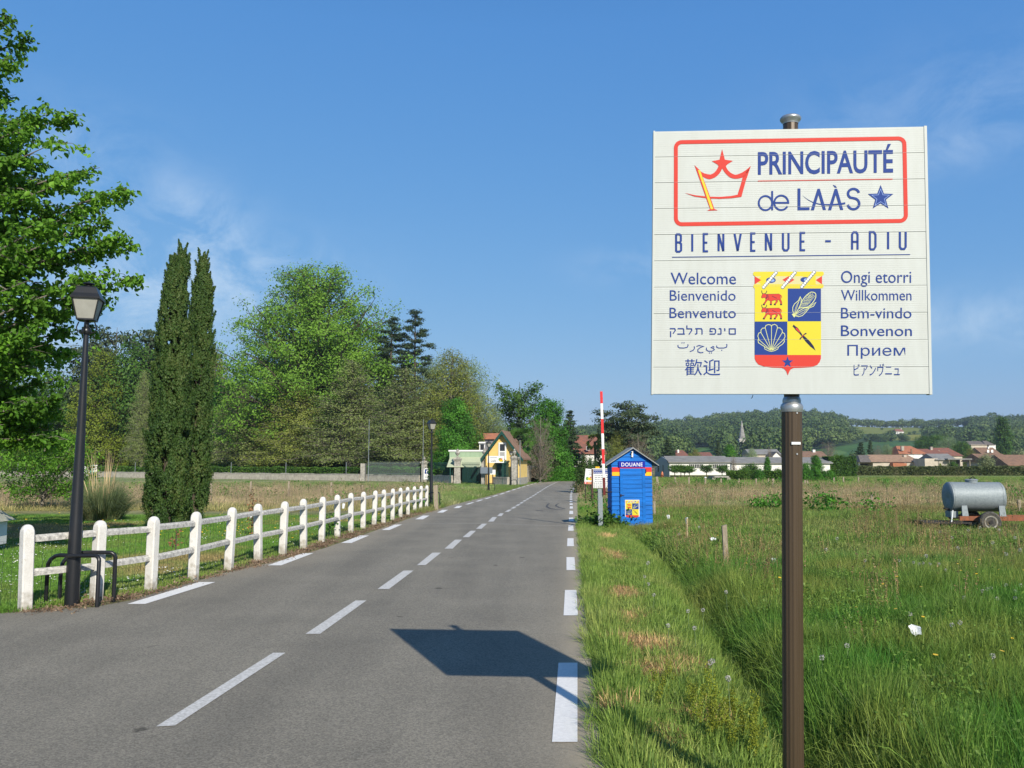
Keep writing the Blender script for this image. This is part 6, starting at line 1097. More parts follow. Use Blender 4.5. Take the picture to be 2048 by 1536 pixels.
HS = [('village_house', 'brown roofed house left of the church with a pale chimney', 1365, 230, [('wall', 1352, 1378, 912, 930, 8, M_cream), ('hip', 1350, 1380, 900, 912, 8, M_tred, 8), ('chim', 1360, 3, 899, 906, 2, M_white)]),
 ('village_house', 'low red brown roofed house between the conifer and the white shed', 1408, 250, [('wall', 1394, 1424, 912, 930, 8, M_cream), ('gab', 1392, 1426, 904, 912, 8, M_tred, 3)]),
 ('village_house', 'grey roofed house just right of the church tower', 1522, 260, [('wall', 1500, 1560, 908, 930, 8, M_cream), ('gab', 1498, 1562, 898, 908, 8, M_fibre, 3)]),
 ('village_house', 'small white gabled house right of the church', 1553, 240, [('wall', 1546, 1562, 912, 930, 6, M_white), ('front', 1546, 1562, 904, 912, 7, M_slate, M_white)]),
 ('village_house', 'brown roofed house hidden behind the brown sign pole', 1628, 230, [('wall', 1608, 1652, 913, 930, 8, M_cream), ('gab', 1604, 1655, 902, 913, 8, M_tbrown, 3), ('chim', 1637, 5, 899, 907, 3, M_white)]),
 ('village_barn', 'long stone barn with a tan tiled roof and lean-to', 1790, 175, [('wall', 1746, 1838, 923, 945, 8, M_cream), ('hip', 1742, 1842, 909, 924, 8, M_tile3, 9), ('blk', 1722, 1745.5, 924, 944.5, 2, 8, M_stonew, 'lean_to_wall'), ('hip', 1720, 1762, 909.5, 924.5, 7.6, M_slate, 12), ('blk', 1724, 1743, 928, 943, 1.9, 1.99, M_dark, 'opening_shade'), ('blk', 1723, 1725, 924, 944, 1.2, 1.5, M_white, 'lean_to_post'), ('blk', 1780, 1807, 926, 934, -1.4, -.02, M_torange, 'lean_to_roof'), ('blk', 1781, 1807, 934.1, 944, -1.2, -.02, M_cream, 'lean_to_front'), ('win', (1789,), 5, 936, 942, M_dkglass, -1.2), ('chim', 1822, 5.5, 910, 924, 2.5, M_cream), ('win', (1810,), 2.5, 926, 938, mat('teal_door', (.05, .20, .20), .6)), ('blk', 1838.2, 1839.4, 924, 944, 0, 8, M_cream, 'side_wall')]),  # flat dark sheet stands in for the shade inside the lean-to
 ('village_house', 'two storey white house with a large orange hipped roof', 1845, 205, [('wall', 1813, 1848, 907, 938, 9, M_white), ('hip', 1798, 1856, 891, 908, 10, M_torange, 14), ('win', (1832, 1842), 6, 910, 916, M_vwhite), ('win', (1842,), 6, 919, 925, M_vwhite), ('wall', 1849, 1878, 908, 935, 7, M_cream), ('gab', 1846, 1888, 897, 908, 8, M_tred, 3), ('chim', 1811, 5, 892, 901, 1, M_stonew), ('chim', 1824, 2.4, 898, 908, -.2, M_tbrown), ('chim', 1877, 4.5, 893, 904, 3, M_stonew)]),
 ('village_house', 'row of red brown roofs right of the orange roofed house', 1905, 215, [('wall', 1880, 1925, 911, 935, 8, M_cream), ('hip', 1872, 1928, 895, 912, 9, M_tred, 12), ('chim', 1878, 4, 901, 912, -.2, M_stonew)]),
 ('open_barn', 'grey roofed open barn in the middle of the village', 1895, 170, [('wall', 1850, 1876, 917, 935, 5, M_cream), ('wall', 1877, 1912, 919.5, 935, 6, M_stonew), ('gab', 1870, 1914, 907, 919, 7, M_fibre, 3), ('blk', 1890, 1938, 917, 919.5, -1.2, 5, M_fibre, 'canopy_roof'), ('blk', 1893, 1936, 919.6, 940, 3, 3.2, M_dark, 'dark_back'), ('blk', 1893, 1894, 919.6, 944, -1, -.8, M_wood, 'canopy_post'), ('blk', 1934, 1935, 919.6, 944, -1, -.8, M_wood, 'canopy_post')]),
 ('village_house', 'long brown roofed house at the right before the poplar', 1995, 190, [('wall', 1972, 2022, 922, 940, 8, M_stonew), ('gab', 1966, 2028, 907, 922, 9, M_tbrown, 3), ('chim', 1990, 6, 910, 921, 0, M_cream), ('blk', 1972, 2020, 924, 927, -4, -.4, mat('blue_grey_sheet', (.22, .28, .33), .6), 'carport_roof'), ('blk', 1974, 1975.5, 927.1, 944, -3.8, -3.5, M_wood, 'carport_post'), ('blk', 2014, 2015.5, 927.1, 944, -3.8, -3.5, M_wood, 'carport_post')]),
 ('stone_barn', 'pale stone barn with a brown roof at the right edge', 2040, 172, [('wall', 2017, 2075, 929, 946, 8, M_stonew), ('gab', 2014, 2078, 909, 930, 9, M_tbrown, 3), ('win', (2041,), 6, 930, 935), ('win', (2046,), 5, 937, 944, M_vwhite)]),
 ('manor_house', 'grey hipped manor roof with a white turret below the poplar', 1968, 300, [('wall', 1944, 1976, 889, 905, 9, M_cream), ('hip', 1941, 1981, 881.5, 890, 9, M_slate, 6), ('hip', 1972, 1992, 881, 890, 7, M_slate, 6), ('wall', 1980, 1993, 889.6, 899, 6, M_white)]),
 ('village_house', 'brown roof with two white arched dormers in front of the manor', 1984, 260, [('wall', 1966, 2000, 907, 925, 8, M_stonew), ('gab', 1964, 2002, 894.5, 908, 8, M_tbrown, 2), ('win', (1977.5, 1985.5), 3.5, 900, 905, M_vwhite, 0), ('chim', 1990, 2.5, 893, 899, 3, M_white)])]
for h_ in HS: bldg(*h_)
# hay bales / round silo tank in the open barn, car under the carport
q = Vector((px_x(1929, 172), 172, -.5)); tag(MB().lathe([(.55, 0), (.55, 1.1), (.40, 1.4), (.1, 1.5)], 12).obj('white_tank', M_vwhite, None, True, loc=q), 'small white tank standing under the barn canopy', 'tank')
cq = Vector((px_x(2003, 184), 184, -.5)); car = thing('parked_car', 'pale blue car parked under the grey carport', 'car', cq); MC = mat('pale_blue_car_paint', (.16, .25, .34), .35, coat=.5)
MB().prism([Vector((-1.7, -.7, .3)), Vector((1.7, -.7, .3)), Vector((1.72, -.7, .75)), Vector((.95, -.7, .9)), Vector((-1.6, -.7, .92)), Vector((-1.75, -.7, .6))], (0, 1.4, 0)).obj('body', MC, car); MB().prism([Vector((-1.35, -.6, .92)), Vector((.85, -.6, .92)), Vector((.3, -.6, 1.35)), Vector((-1.1, -.6, 1.37))], (0, 1.2, 0)).obj('cabin', M_dkglass, car)
for x in (-1.1, 1.1):
    for y in (-.72, .72): MB().lathe([(.3, -.09), (.3, .09)], 14, M=Matrix.Translation((x, y, .3)) @ Matrix.Rotation(math.pi / 2, 4, 'X')).obj('wheel', M_rubber, car)
# culvert bridge and bushes in the middle distance
t = thing('culvert_bridge', 'small dark culvert bridge in front of the white shed', 'bridge', (px_x(1440, 105), 105, -.55)); kb = 105 / F_PX
MB().box(-15 * kb, 15 * kb, -.6, 2.5, .42, .62).obj('slab', M_stone, t); MB().box(-14 * kb, 14 * kb, .5, 2.4, -.2, .419).obj('opening_shade', M_dark, t)  # solid dark block stands in for the shade under the slab
for s in (-1, 1): MB().box(s * 14.5 * kb - .2, s * 14.5 * kb + .2, -.5, 2.4, -.2, .419).obj('abutment', M_stonew, t)
for a in ((1466, 907, 120, .62, 'twiggy', 'brownish twiggy tree in front of the left shed end'), (1437, 878, 200, .42, 'cedar', 'dark pointed conifer left of the church spire'), (1459, 888, 190, .95, 'bright', 'bright green tree beside the church spire'), (1505, 893, 190, .7, 'silver', 'pale green tree right of the church tower'), (1540, 890, 185, .55, 'twiggy', 'pale twiggy tree above the middle of the shed'), (1535, 912, 112, .62, 'bright', 'bright green tree left of the brown sign pole'), (1500, 925, 122, 1.4, 'bush', 'dark wide bush in front of the shed'), (1490, 934, 108, 1.2, 'bush', 'low bush right of the culvert'), (1518, 938, 106, 1.1, 'brightbush', 'low bright bush before the dark wide one'), (1555, 935, 108, 1.1, 'bush', 'low dark bush left of the sign pole'), (1630, 908, 104, .9, 'bright', 'large bright green bush right of the sign pole'), (1612, 925, 100, .9, 'brightbush', 'round bright bush touching the sign pole on its right'), (1660, 938, 98, 1.3, 'brightbush', 'low bright bush at the right foot of the large one'), (1680, 907, 150, 1.25, 'broad', 'dark round tree in the right middle distance'), (1700, 918, 148, 1.2, 'broad', 'lower dark tree at the left of the tan roofed barn'),
          (1723, 882, 195, .8, 'cedar', 'dark conifer behind the tan roofed barn'), (1755, 886, 200, .8, 'twiggy', 'brownish tree behind the tan roofed barn'), (1742, 878, 215, .5, 'cedar', 'narrow dark conifer above the tan roofed barn'), (1775, 886, 210, .8, 'silver', 'pale tree behind the tan barn ridge'), (1800, 892, 220, .7, 'broad', 'dark tree between tan barn and orange roof'), (1972, 907, 160, .95, 'silverbush', 'round willow like bush beside the grey carport'), (1905, 921, 158, 1.0, 'bush', 'dark bush before the open barn'), (1880, 925, 156, .8, 'yellowgreen', 'small olive tree before the middle barn'), (1940, 895, 230, 1.3, 'ochre', 'ochre tree before the manor house'), (1900, 872, 300, 1.4, 'silver', 'light olive tree behind the red brown roofs'), (1880, 868, 330, 1.1, 'broad', 'dark round tree behind the orange roofed house'), (1925, 880, 280, .9, 'broad', 'green tree left of the manor house'), (1858, 868, 340, 1.2, 'broad', 'dark tree standing before the hillside meadow'), (2040, 898, 260, 1.1, 'silverbush', 'pale bush behind the right stone barn'), (1660, 880, 260, 1.3, 'twiggy', 'greyish leafless tree right of the sign pole'), (1392, 897, 220, 1.2, 'ochre', 'ochre bush between the two left village roofs'), (1380, 905, 215, 1.2, 'ochre', 'low ochre bush behind the white shed'), (1345, 895, 190, 1.1, 'cedar', 'dark conifer behind the gable end of the white shed'), (1300, 905, 130, 1.1, 'twiggy', 'brown scrub right of the blue hut roof'), (1225, 905, 118, 1.2, 'twiggy', 'brown scrub behind the blue hut')):
    T(a[4], 'bush' if 'bush' in a[4] else 'tree', a[5], a[0], 950, a[1], a[2], a[0] * .37, a[3])
for px, yt_, lab in ((1349, 929, 'first'), (1361, 928, 'second'), (1369, 930, 'third'), (1378, 930, 'fourth'), (1413, 928, 'fifth'), (1444, 929, 'sixth')): T('orchard', 'pruned_fruit_tree', lab + ' small pruned fruit tree from the left before the white shed', px, 950, yt_, 122, px, 1., 'fruit tree', 'pruned fruit trees before the white shed')
hedge('bramble hedge along the far side of the meadow below the barns', Vector((px_x(1700, 150), 150, -.5)), Vector((px_x(2090, 146), 146, -.5)), 1.5, 1.4, 16000, leafmat('bramble_leaves', [(.03, .05, .012), (.07, .09, .03), (.14, .14, .07)], .2, .5), .16, 12)
hedge('dark ivy hedge between the sign pole and the barns', Vector((px_x(1650, 140), 140, -.5)), Vector((px_x(1705, 141), 141, -.5)), 3.0, 2, 5000, L_mid, .16, 13)
hedge('low scrubby hedge along the shed meadow', Vector((px_x(1455, 110), 110, -.5)), Vector((px_x(1650, 104), 104, -.5)), 1.1, 1.8, 8000, L_mid, .13, 14)
# ================================================================ HILLSIDE
SKY_ = [(-400, 886), (600, 880), (1000, 868), (1150, 862), (1230, 858), (1300, 853), (1400, 843), (1480, 831), (1560, 829), (1640, 830), (1690, 843), (1760, 846), (1850, 845), (2048, 842), (2300, 846)]
def hill_z(px, Yd):
    px = np.asarray(px, float); Yd = np.asarray(Yd, float); y = np.interp(px, [a for a, _ in SKY_], [b for _, b in SKY_]); Hr = (926 - y) / F_PX * 1150 - 4.5
    t = np.clip((Yd - 400) / 750., 0, 1); u = vnoise(px * .01, Yd * .006, 1.0, 3) - .5
    return -.5 + Hr * (t ** 1.25) + u * 16 * np.sin(np.pi * t) - np.clip(Yd - 1150, 0, None) * .05
cols = np.arange(-400, 2320, 5.); rws = np.r_[np.linspace(398, 1150, 150), np.linspace(1160, 1700, 12)]
PX, YD = np.meshgrid(cols, rws); ZH = hill_z(PX, YD); ZH[0] = -3; XH = (PX - 1024) / F_PX * YD / math.cos(PITCH) * (1 + 0 * PX)
# exact column: a point straight ahead in column px lies at x = (px-1024)/F * depth along the camera axis
def world2px(x, y, z):
    c, s = math.cos(PITCH), math.sin(PITCH); z = z - CAM_H; d = y * c + z * s; return 1024 + F_PX * x / d, 768 - F_PX * (-y * s + z * c) / d
PU, PV = world2px(XH, YD, ZH)
FIELDS = [((.17, .20, .035), [(1689, 846), (1769, 847), (1855, 859), (1832, 868), (1754, 868), (1715, 868), (1690, 857)]), ((.085, .14, .035), [(1874, 851), (1895, 846), (1933, 843), (1933, 856), (1890, 857)]), ((.10, .145, .04), [(1836, 861), (1929, 858), (1929, 868), (1836, 871)]), ((.20, .21, .035), [(1785, 870), (1843, 869), (1841, 882), (1785, 880)]), ((.05, .115, .03), [(1740, 883), (1800, 881), (1880, 890), (1960, 900), (1960, 915), (1700, 915), (1600, 905)]),
          ((.28, .19, .11), [(1787, 841), (1874, 841.5), (1874, 848.5), (1816, 847)]), ((.14, .19, .06), [(1359, 858), (1386, 859), (1384, 865), (1362, 864)]), ((.07, .15, .035), [(1385, 896), (1432, 894), (1430, 915), (1385, 915)]), ((.08, .15, .04), [(1655, 897), (1690, 903), (1690, 920), (1640, 915)]), ((.07, .13, .04), [(1929, 858), (1990, 865), (1990, 872), (1929, 870)])]
def field_of(u, v):
    f = np.full(np.shape(u), -1)
    for i, (_, P) in enumerate(FIELDS): f[inpoly(u, v, P)] = i
    return f
fi = field_of(PU + (vnoise(PU, PV, .2, 2) - .5) * 4, PV + (vnoise(PV, PU, .15, 2) - .5) * 1.5); ch_c = np.zeros(PX.shape + (3,)); ch_c[:] = (.035, .065, .02)
for i, (c_, _) in enumerate(FIELDS): ch_c[fi == i] = c_
nc = len(cols); F = np.array([(j * nc + i, j * nc + i + 1, (j + 1) * nc + i + 1, (j + 1) * nc + i) for j in range(len(rws) - 1) for i in range(nc - 1)])
M_hill = bpy.data.materials.new('hill_ground'); M_hill.use_nodes = True; zone_nodes(M_hill, .25, .5, sc=.05)
me = mesh_np('hillside', np.c_[XH.ravel(), YD.ravel(), ZH.ravel()], F, M_hill, True); ca = me.attributes.new('zone', 'FLOAT_COLOR', 'POINT'); ca.data.foreach_set('color', np.c_[ch_c.reshape(-1, 3), np.ones(ch_c.size // 3)].astype(np.float32).ravel())
tag(link('hill', me), 'wooded hillside with meadows behind the village', None, None, 'structure')
# ---- forest crowns: a few leafy crown meshes scattered over the wooded slope as one mass
def scatter(name, label, pts, rots, scl, meshes, kind='stuff', parent=None, pick=None):
    """one object of kind stuff: meshes repeated on points through geometry nodes"""
    me = bpy.data.meshes.new(name); me.from_pydata([tuple(p) for p in pts], [], []) if len(pts) < 10 else None
    if len(pts) >= 10: me.vertices.add(len(pts)); me.vertices.foreach_set('co', np.asarray(pts, np.float32).ravel())
    a = me.attributes.new('rot', 'FLOAT_VECTOR', 'POINT'); a.data.foreach_set('vector', np.asarray(rots, np.float32).ravel())
    a = me.attributes.new('scl', 'FLOAT_VECTOR', 'POINT'); a.data.foreach_set('vector', np.asarray(scl, np.float32).ravel())
    a = me.attributes.new('pk', 'INT', 'POINT'); a.data.foreach_set('value', (np.asarray(pick) if pick is not None else np.random.default_rng(1).integers(0, len(meshes), len(pts))).astype(np.int32))
    o = bpy.data.objects.new(name, me); COL.objects.link(o); tag(o, label, None, None, kind)
    if parent: o.parent = parent
    col = bpy.data.collections.new(name + '_pieces')
    for i, m in enumerate(meshes): p = bpy.data.objects.new('%s_piece_%02d' % (name, i), m); col.objects.link(p)
    ng = bpy.data.node_groups.new(name, 'GeometryNodeTree'); ng.interface.new_socket('Geometry', in_out='INPUT', socket_type='NodeSocketGeometry'); ng.interface.new_socket('Geometry', in_out='OUTPUT', socket_type='NodeSocketGeometry')
    n, l = ng.nodes, ng.links; gi = n.new('NodeGroupInput'); go = n.new('NodeGroupOutput'); m2p = n.new('GeometryNodeMeshToPoints'); ip = n.new('GeometryNodeInstanceOnPoints'); ci = n.new('GeometryNodeCollectionInfo')
    ci.inputs['Collection'].default_value = col; ci.inputs['Separate Children'].default_value = True; ci.inputs['Reset Children'].default_value = True
    def na(nm, ty): q = n.new('GeometryNodeInputNamedAttribute'); q.data_type = ty; q.inputs[0].default_value = nm; return q.outputs[0]
    l.new(gi.outputs[0], m2p.inputs[0]); l.new(m2p.outputs[0], ip.inputs['Points']); l.new(ci.outputs[0], ip.inputs['Instance']); ip.inputs['Pick Instance'].default_value = True
    l.new(na('pk', 'INT'), ip.inputs['Instance Index']); l.new(na('rot', 'FLOAT_VECTOR'), ip.inputs['Rotation']); l.new(na('scl', 'FLOAT_VECTOR'), ip.inputs['Scale']); l.new(ip.outputs[0], go.inputs[0])
    md = o.modifiers.new('scatter', 'NODES'); md.node_group = ng; return o
L_for = leafmat('forest_leaves', [(.028, .050, .014), (.055, .092, .022), (.095, .13, .036)], .15, .012, isl=.35)
def crown_blob(seed, n, lm, leafsz=1.0):
    rng = np.random.default_rng(seed); nb = 9; bc = rng.normal(size=(nb, 3)); bc /= np.linalg.norm(bc, axis=1)[:, None]; bc = bc * np.array([2.6, 2.6, 2.0]) * rng.uniform(.5, 1, (nb, 1)) + np.array([0, 0, 5.6]); i = rng.integers(0, nb, n)
    d = rng.normal(size=(n, 3)); d /= np.linalg.norm(d, axis=1)[:, None]; c = bc[i] + d * rng.uniform(1.7, 2.5, (n, 1)); V = leaves(c, leafsz, rng, .2, .7, out=d * 1.3); 
    return mesh_np('forest_crown', V, quads(n), lm)
blobs = [crown_blob(s, 420, L_for, .62) for s in range(5)]
rng = np.random.default_rng(77); n = 6500; ppx = rng.uniform(1000, 2200, n); pyd = np.sqrt(rng.uniform(430 ** 2, 1200 ** 2, n)); zz_ = hill_z(ppx, pyd); xx = (ppx - 1024) / F_PX * pyd / math.cos(PITCH); u, v = world2px(xx, pyd, zz_)
keep = (field_of(u, v) < 0) & (field_of(u, v - 5) < 0) & (field_of(u, v - 11) < 0) & (field_of(u, v - 16) < 0) & ~((u > 1690) & (pyd > 1120)) & ~inpoly(u, v, [(1689, 846), (1760, 842), (2060, 838), (2060, 900), (1900, 905), (1740, 890)])
thin = inpoly(u, v, [(1600, 890), (2060, 880), (2060, 930), (1300, 930), (1300, 905)]) & (rng.random(n) < .45); keep &= ~thin
wd_ = inpoly(u, v, [(1930, 845), (2200, 838), (2200, 905), (1985, 905), (1935, 872)]) | inpoly(u, v, [(1845, 872), (1935, 872), (1985, 895), (1850, 884)]); keep |= wd_ & (field_of(u, v) < 0) & (rng.random(n) < .9)
P_ = np.c_[xx, pyd, zz_ - .6][keep]; m_ = len(P_); print('forest', m_); s = rng.uniform(.75, 1.7, (m_, 1)) ** 1.0 * rng.uniform(.85, 1.15, (m_, 3))
scatter('forest', 'mixed woodland covering the hillside', P_, np.c_[np.zeros(m_), np.zeros(m_), rng.uniform(0, 6.28, m_)], s, blobs)
# left part of the horizon behind the park
n = 700; ppx = rng.uniform(-350, 1000, n); pyd = rng.uniform(430, 1150, n); zz_ = hill_z(ppx, pyd); xx = (ppx - 1024) / F_PX * pyd; scatter('far_wood', 'far wood on the rise behind the park', np.c_[xx, pyd, zz_ - .6], np.c_[np.zeros(n), np.zeros(n), rng.uniform(0, 6.28, n)], np.tile(rng.uniform(.8, 1.4, (n, 1)), (1, 3)), blobs)
# ---- single trees on the ridge and round the meadows
def hillpos(px, py):
    """where the line of sight through (px, py) meets the hillside"""
    best = None
    for Yd in np.linspace(420, 1150, 250):
        z = float(hill_z(px, Yd)); x = (px - 1024) / F_PX * Yd / math.cos(PITCH); u, v = world2px(x, Yd, z)
        if v <= py: return Vector((x, Yd, z))
    return Vector((x, Yd, z))
tmk = {}
for i in range(3):
    tm = MB().tube([(0, 0, -.5), (0, 0, 3), (.2, 0, 6)], [.35, .28, .1], 6); me_t = bpy.data.meshes.new('hill_trunk'); me_t.from_pydata(tm.v, [], tm.f); me_t.materials.append(M_bark); cmn = crown_blob(50 + i, 700, L_for, .45); tmk[i] = (me_t, cmn)
HT = [(1700, 843, 17), (1712, 845, 15), (1722, 845, 16), (1733, 845, 17), (1745, 846, 16), (1757, 846, 17), (1770, 846, 15), (1782, 846, 16), (1793, 845, 15), (1802, 846, 18), (1814, 846, 15), (1826, 845, 19), (1838, 846, 15), (1850, 844, 14), (1861, 844, 16), (1873, 844, 17), (1887, 844, 17), (1901, 843, 16), (1912, 843, 18), (1928, 842, 20), (1942, 841, 17), (1968, 842, 24), (1982, 843, 26), (1996, 844, 18), (2010, 842, 17), (2032, 841, 22), (2045, 842, 20), (1770, 850, 9), (1790, 852, 10), (1810, 855, 9), (1830, 855, 12), (1845, 858, 11), (1860, 860, 10), (1880, 852, 9), (1741, 883, 18), (1752, 884, 17), (1765, 884, 16), (1776, 883, 23), (1786, 879, 9), (1799, 884, 17), (1806, 883, 15), (1760, 860, 5), (1824, 869, 7), (1838, 864, 6), (1843, 884, 14), (1855, 888, 20), (1866, 890, 22), (1880, 889, 24), (1893, 887, 21), (1907, 884, 18), (1920, 882, 17), (1845, 878, 8), (1940, 868, 22), (1955, 866, 20), (1713, 872, 13), (1700, 866, 15), (1728, 884, 10), (1815, 869, 6)]
HT.sort(); rr = random.Random(8); cnt = {}
ORD2 = ['first', 'second', 'third', 'fourth', 'fifth', 'sixth', 'seventh', 'eighth', 'ninth', 'tenth', 'eleventh', 'twelfth', 'thirteenth', 'fourteenth', 'fifteenth', 'sixteenth', 'seventeenth', 'eighteenth', 'nineteenth', 'twentieth', 'twenty-first', 'twenty-second', 'twenty-third', 'twenty-fourth', 'twenty-fifth', 'twenty-sixth', 'twenty-seventh', 'twenty-eighth', 'twenty-ninth', 'thirtieth']
for i, (px, py, hpx) in enumerate(HT):
    row = 'along the skyline ridge' if py <= 846 else ('in the hedge below the ridge' if py <= 860 and px > 1765 else 'at the slope meadow edges'); cnt[row] = cnt.get(row, 0) + 1; lab = ORD2[cnt[row] - 1] + ' dark tree from the left ' + row; wx = rr.uniform(1.2, 1.9)
    p = hillpos(px, py); s = hpx * p.y / F_PX / 9.2; t = thing('hillside_tree', lab, 'tree', p - Vector((0, 0, 3.0 * s)), i * 1.7, 'single trees on the far hill'); t.scale = (s * wx, s * wx, s * 1.38); link('trunk', tmk[i % 3][0], t); link('crown', tmk[i % 3][1], t)
for (px, py, w_, lab, m) in ((1795, 868, 9, 'lone white farmhouse in the hillside meadow', M_white), (1950, 839, 6.5, 'red roofed farm among the trees on the ridge', M_cream)):
    p = hillpos(px, py); kk = p.y / F_PX; t = thing('hill_house', lab, 'house', p - Vector((0, 0, .3)), R(8)); w = w_ * kk; MB().box(-w, w, 0, 6, -1, 3.2).obj('wall', m, t)
    MB().add([(-w - .4, -.5, 3.1), (w + .4, -.5, 3.1), (w + .4, 6.5, 3.1), (-w - .4, 6.5, 3.1), (-w + 1, 3, 6), (w - 1, 3, 6)], [(0, 1, 5, 4), (1, 2, 5), (2, 3, 4, 5), (3, 0, 4), (3, 2, 1, 0)]).obj('roof', M_tred, t); MB().box(w - 1.6, w - .9, 2.6, 3.3, 5, 6.8).obj('chimney', M_white, t)
    for x in (-.5, .3): MB().box(x * w - .4, x * w + .4, -.05, -.01, 1, 2.3).obj('window', M_dkglass, t)
# ================================================================ WATER TANK TRAILER
TY = 22.3; kt = TY / F_PX; TX = px_x(1955, TY); TZ = zr(TY); tk = thing('tank_trailer', 'dented galvanised water tank on a rusty two wheeled trailer in the meadow', 'tank trailer', (TX, TY, TZ), R(-7))
tx_ = lambda px: (px - 1955) * kt; tz_ = lambda py: at(1955, py, TY).z - TZ
zc_, rr_ = tz_(994.5), .395; Mx = Matrix.Translation((tx_(1904), .35, zc_)) @ Matrix.Rotation(math.pi / 2, 4, 'Y'); Lt = tx_(2006) - tx_(1904)
b = MB(); b.lathe([(.02, -.07), (.15, -.06), (.28, -.035), (rr_ - .03, 0), (rr_, .03), (rr_, .06), (rr_ + .006, .062), (rr_ + .006, .075), (rr_, .077)] + [(rr_, Lt * t) for t in (.2, .4, .6, .8)] + [(rr_, Lt - .077), (rr_ + .006, Lt - .075), (rr_ + .006, Lt - .062), (rr_, Lt - .06), (rr_, Lt - .03), (rr_ - .03, Lt), (.28, Lt + .035), (.15, Lt + .06), (.02, Lt + .07)], 48, M=Mx)
# dents
D1, D2 = Vector((tx_(1995), .35 - rr_ * .93, zc_ + .02)), Vector((tx_(1903), .2, zc_ - .05)); nv = []
for v in b.v:
    v = Vector(v)
    for d, w_, dep in ((D1, .12, .05), (D2, .14, .06)):
        q = (v - d).length; v = v + (Vector((tx_(1955), .35, zc_)) - v).normalized() * dep * math.exp(-(q / w_) ** 2)
    nv.append(tuple(v))
b.v = nv; b.obj('tank', M_galv, tk, True)
MB().lathe([(.15, 0), (.15, .06), (.165, .062), (.165, .08), (.13, .10), (.04, .11)], 24, M=Matrix.Translation((tx_(1952), .35, zc_ + rr_ - .02))).obj('manhole', M_galv, tk, True)
MB().tube([(tx_(1946), .25, zc_ + rr_ + .09), (tx_(1953), .25, zc_ + rr_ + .15), (tx_(1958), .3, zc_ + rr_ + .09)], .014, 6).obj('lid_clamp', M_dark, tk)
for (a, c) in ((1919.5, 1931), (1989, 2001)):
    for y in (-.06, .70): MB().prism([Vector((tx_(a), y, tz_(1011))), Vector((tx_(c) - .02, y, tz_(1011))), Vector((tx_(c), y - .02, tz_(1032))), Vector((tx_(a), y - .02, tz_(1032)))], (0, .05, 0)).obj('cradle', M_galv, tk)
for y in (-.05, .68): MB().box(tx_(1914), tx_(2090), y - .04, y + .03, tz_(1041), tz_(1032.2)).obj('chassis_beam', M_rust, tk)
MB().tube([(tx_(1960), -.25, tz_(1043)), (tx_(1960), .95, tz_(1043))], .03, 8).obj('axle', M_rust, tk)
for y in (-.30, .92):
    Mw = Matrix.Translation((tx_(1963), y, tz_(1042.5))) @ Matrix.Rotation(math.pi / 2, 4, 'X'); w_ = MB().lathe([(.17, -.07), (.235, -.085), (.265, -.06), (.275, -.03), (.275, .03), (.265, .06), (.235, .085), (.17, .07)], 36, M=Mw).obj('wheel', M_rubber, tk, True)
    MB().lathe([(.05, .05), (.12, .045), (.135, .075), (.168, .082), (.172, .06), (.172, -.06), (.168, -.082), (.135, -.075), (.12, -.045), (.05, -.05)], 28, M=Mw).obj('rim', mat('pale_rim', (.34, .34, .30), .6, col2=(.18, .15, .12), vscale=20) if 'pale_rim' not in MATS else MATS['pale_rim'], w_, True)
    hb_ = MB().lathe([(.05, -.09), (.05, .09)], 14, M=Mw)
    for q in range(5): a = q * 1.2566; hb_.lathe([(.012, -.06), (.012, .06)], 6, M=Mw @ Matrix.Translation((.085 * math.cos(a), .085 * math.sin(a), 0)))
    hb_.obj('hub', M_dark, w_)
MB().tube([(tx_(1890), .1, tz_(1017)), (tx_(1897), .15, tz_(1019)), (tx_(1905), .3, tz_(1021))], [.022, .03, .03], 8).obj('outlet_pipe', M_dark, tk)
MB().tube([(tx_(1904), .0, tz_(1021)), (tx_(1899), -.05, tz_(1045))], .016, 6).obj('prop_leg', M_vwhite, tk); MB().box(tx_(1903), tx_(1917), .1, .5, tz_(1036), tz_(1023)).obj('valve_box', M_galv, tk)
b = MB(); b.box(tx_(1846), tx_(1938), -.1, .02, tz_(1047.5), tz_(1044)); b.box(tx_(1846), tx_(1938), .5, .6, tz_(1047.5), tz_(1044)); b.box(tx_(1846), tx_(1851), .021, .499, tz_(1050), tz_(1043)); b.obj('tow_frame', M_dark, tk)
# ================================================================ STAKES, LITTER, LITTLE WHITE SHED
ORD = ['first', 'second', 'third', 'fourth', 'fifth', 'sixth', 'seventh', 'eighth', 'ninth', 'tenth', 'eleventh', 'twelfth', 'thirteenth', 'fourteenth', 'fifteenth', 'sixteenth', 'seventeenth', 'eighteenth', 'nineteenth', 'twentieth']
def stake(label, px, yb, yt_, w, lean=0., m=None, name='wooden_stake', group=None, Yd=None):
    p = gnd(px, yb); p.z = zr(p.y); h = at(px, yt_, p.y).z - p.z; ww = w * p.y / F_PX / 2; b = MB(); b.box(-ww, ww, -ww * .8, ww * .8, -.2, h * .97); b.v = [(x + lean * (z + .2), y, z + (.03 * h if (z > 0 and x > 0) else 0)) for x, y, z in b.v]
    tag(b.obj(name, m or M_wood, None, loc=p), label, 'stake', group)
stake('flat grey wooden stake standing alone in the long grass', 1454, 1145, 1049, 9, -.03)
stake('thin yellowish stake between the hut and the grey wooden stake', 1375, 1082, 1036, 3, 0, M_straw_s := mat('split_wood', (.42, .34, .20), .8, var=.3))
stake('slim leaning stake near the blue hut right wall', 1309, 1036, 1002, 4.5, 0); stake('leaning pale stake in the brown weeds right of the sign pole', 1742, 1024, 989, 3, .07); stake('grey stake behind the water tank at the right edge', 2041, 1030, 999, 5, -.05)
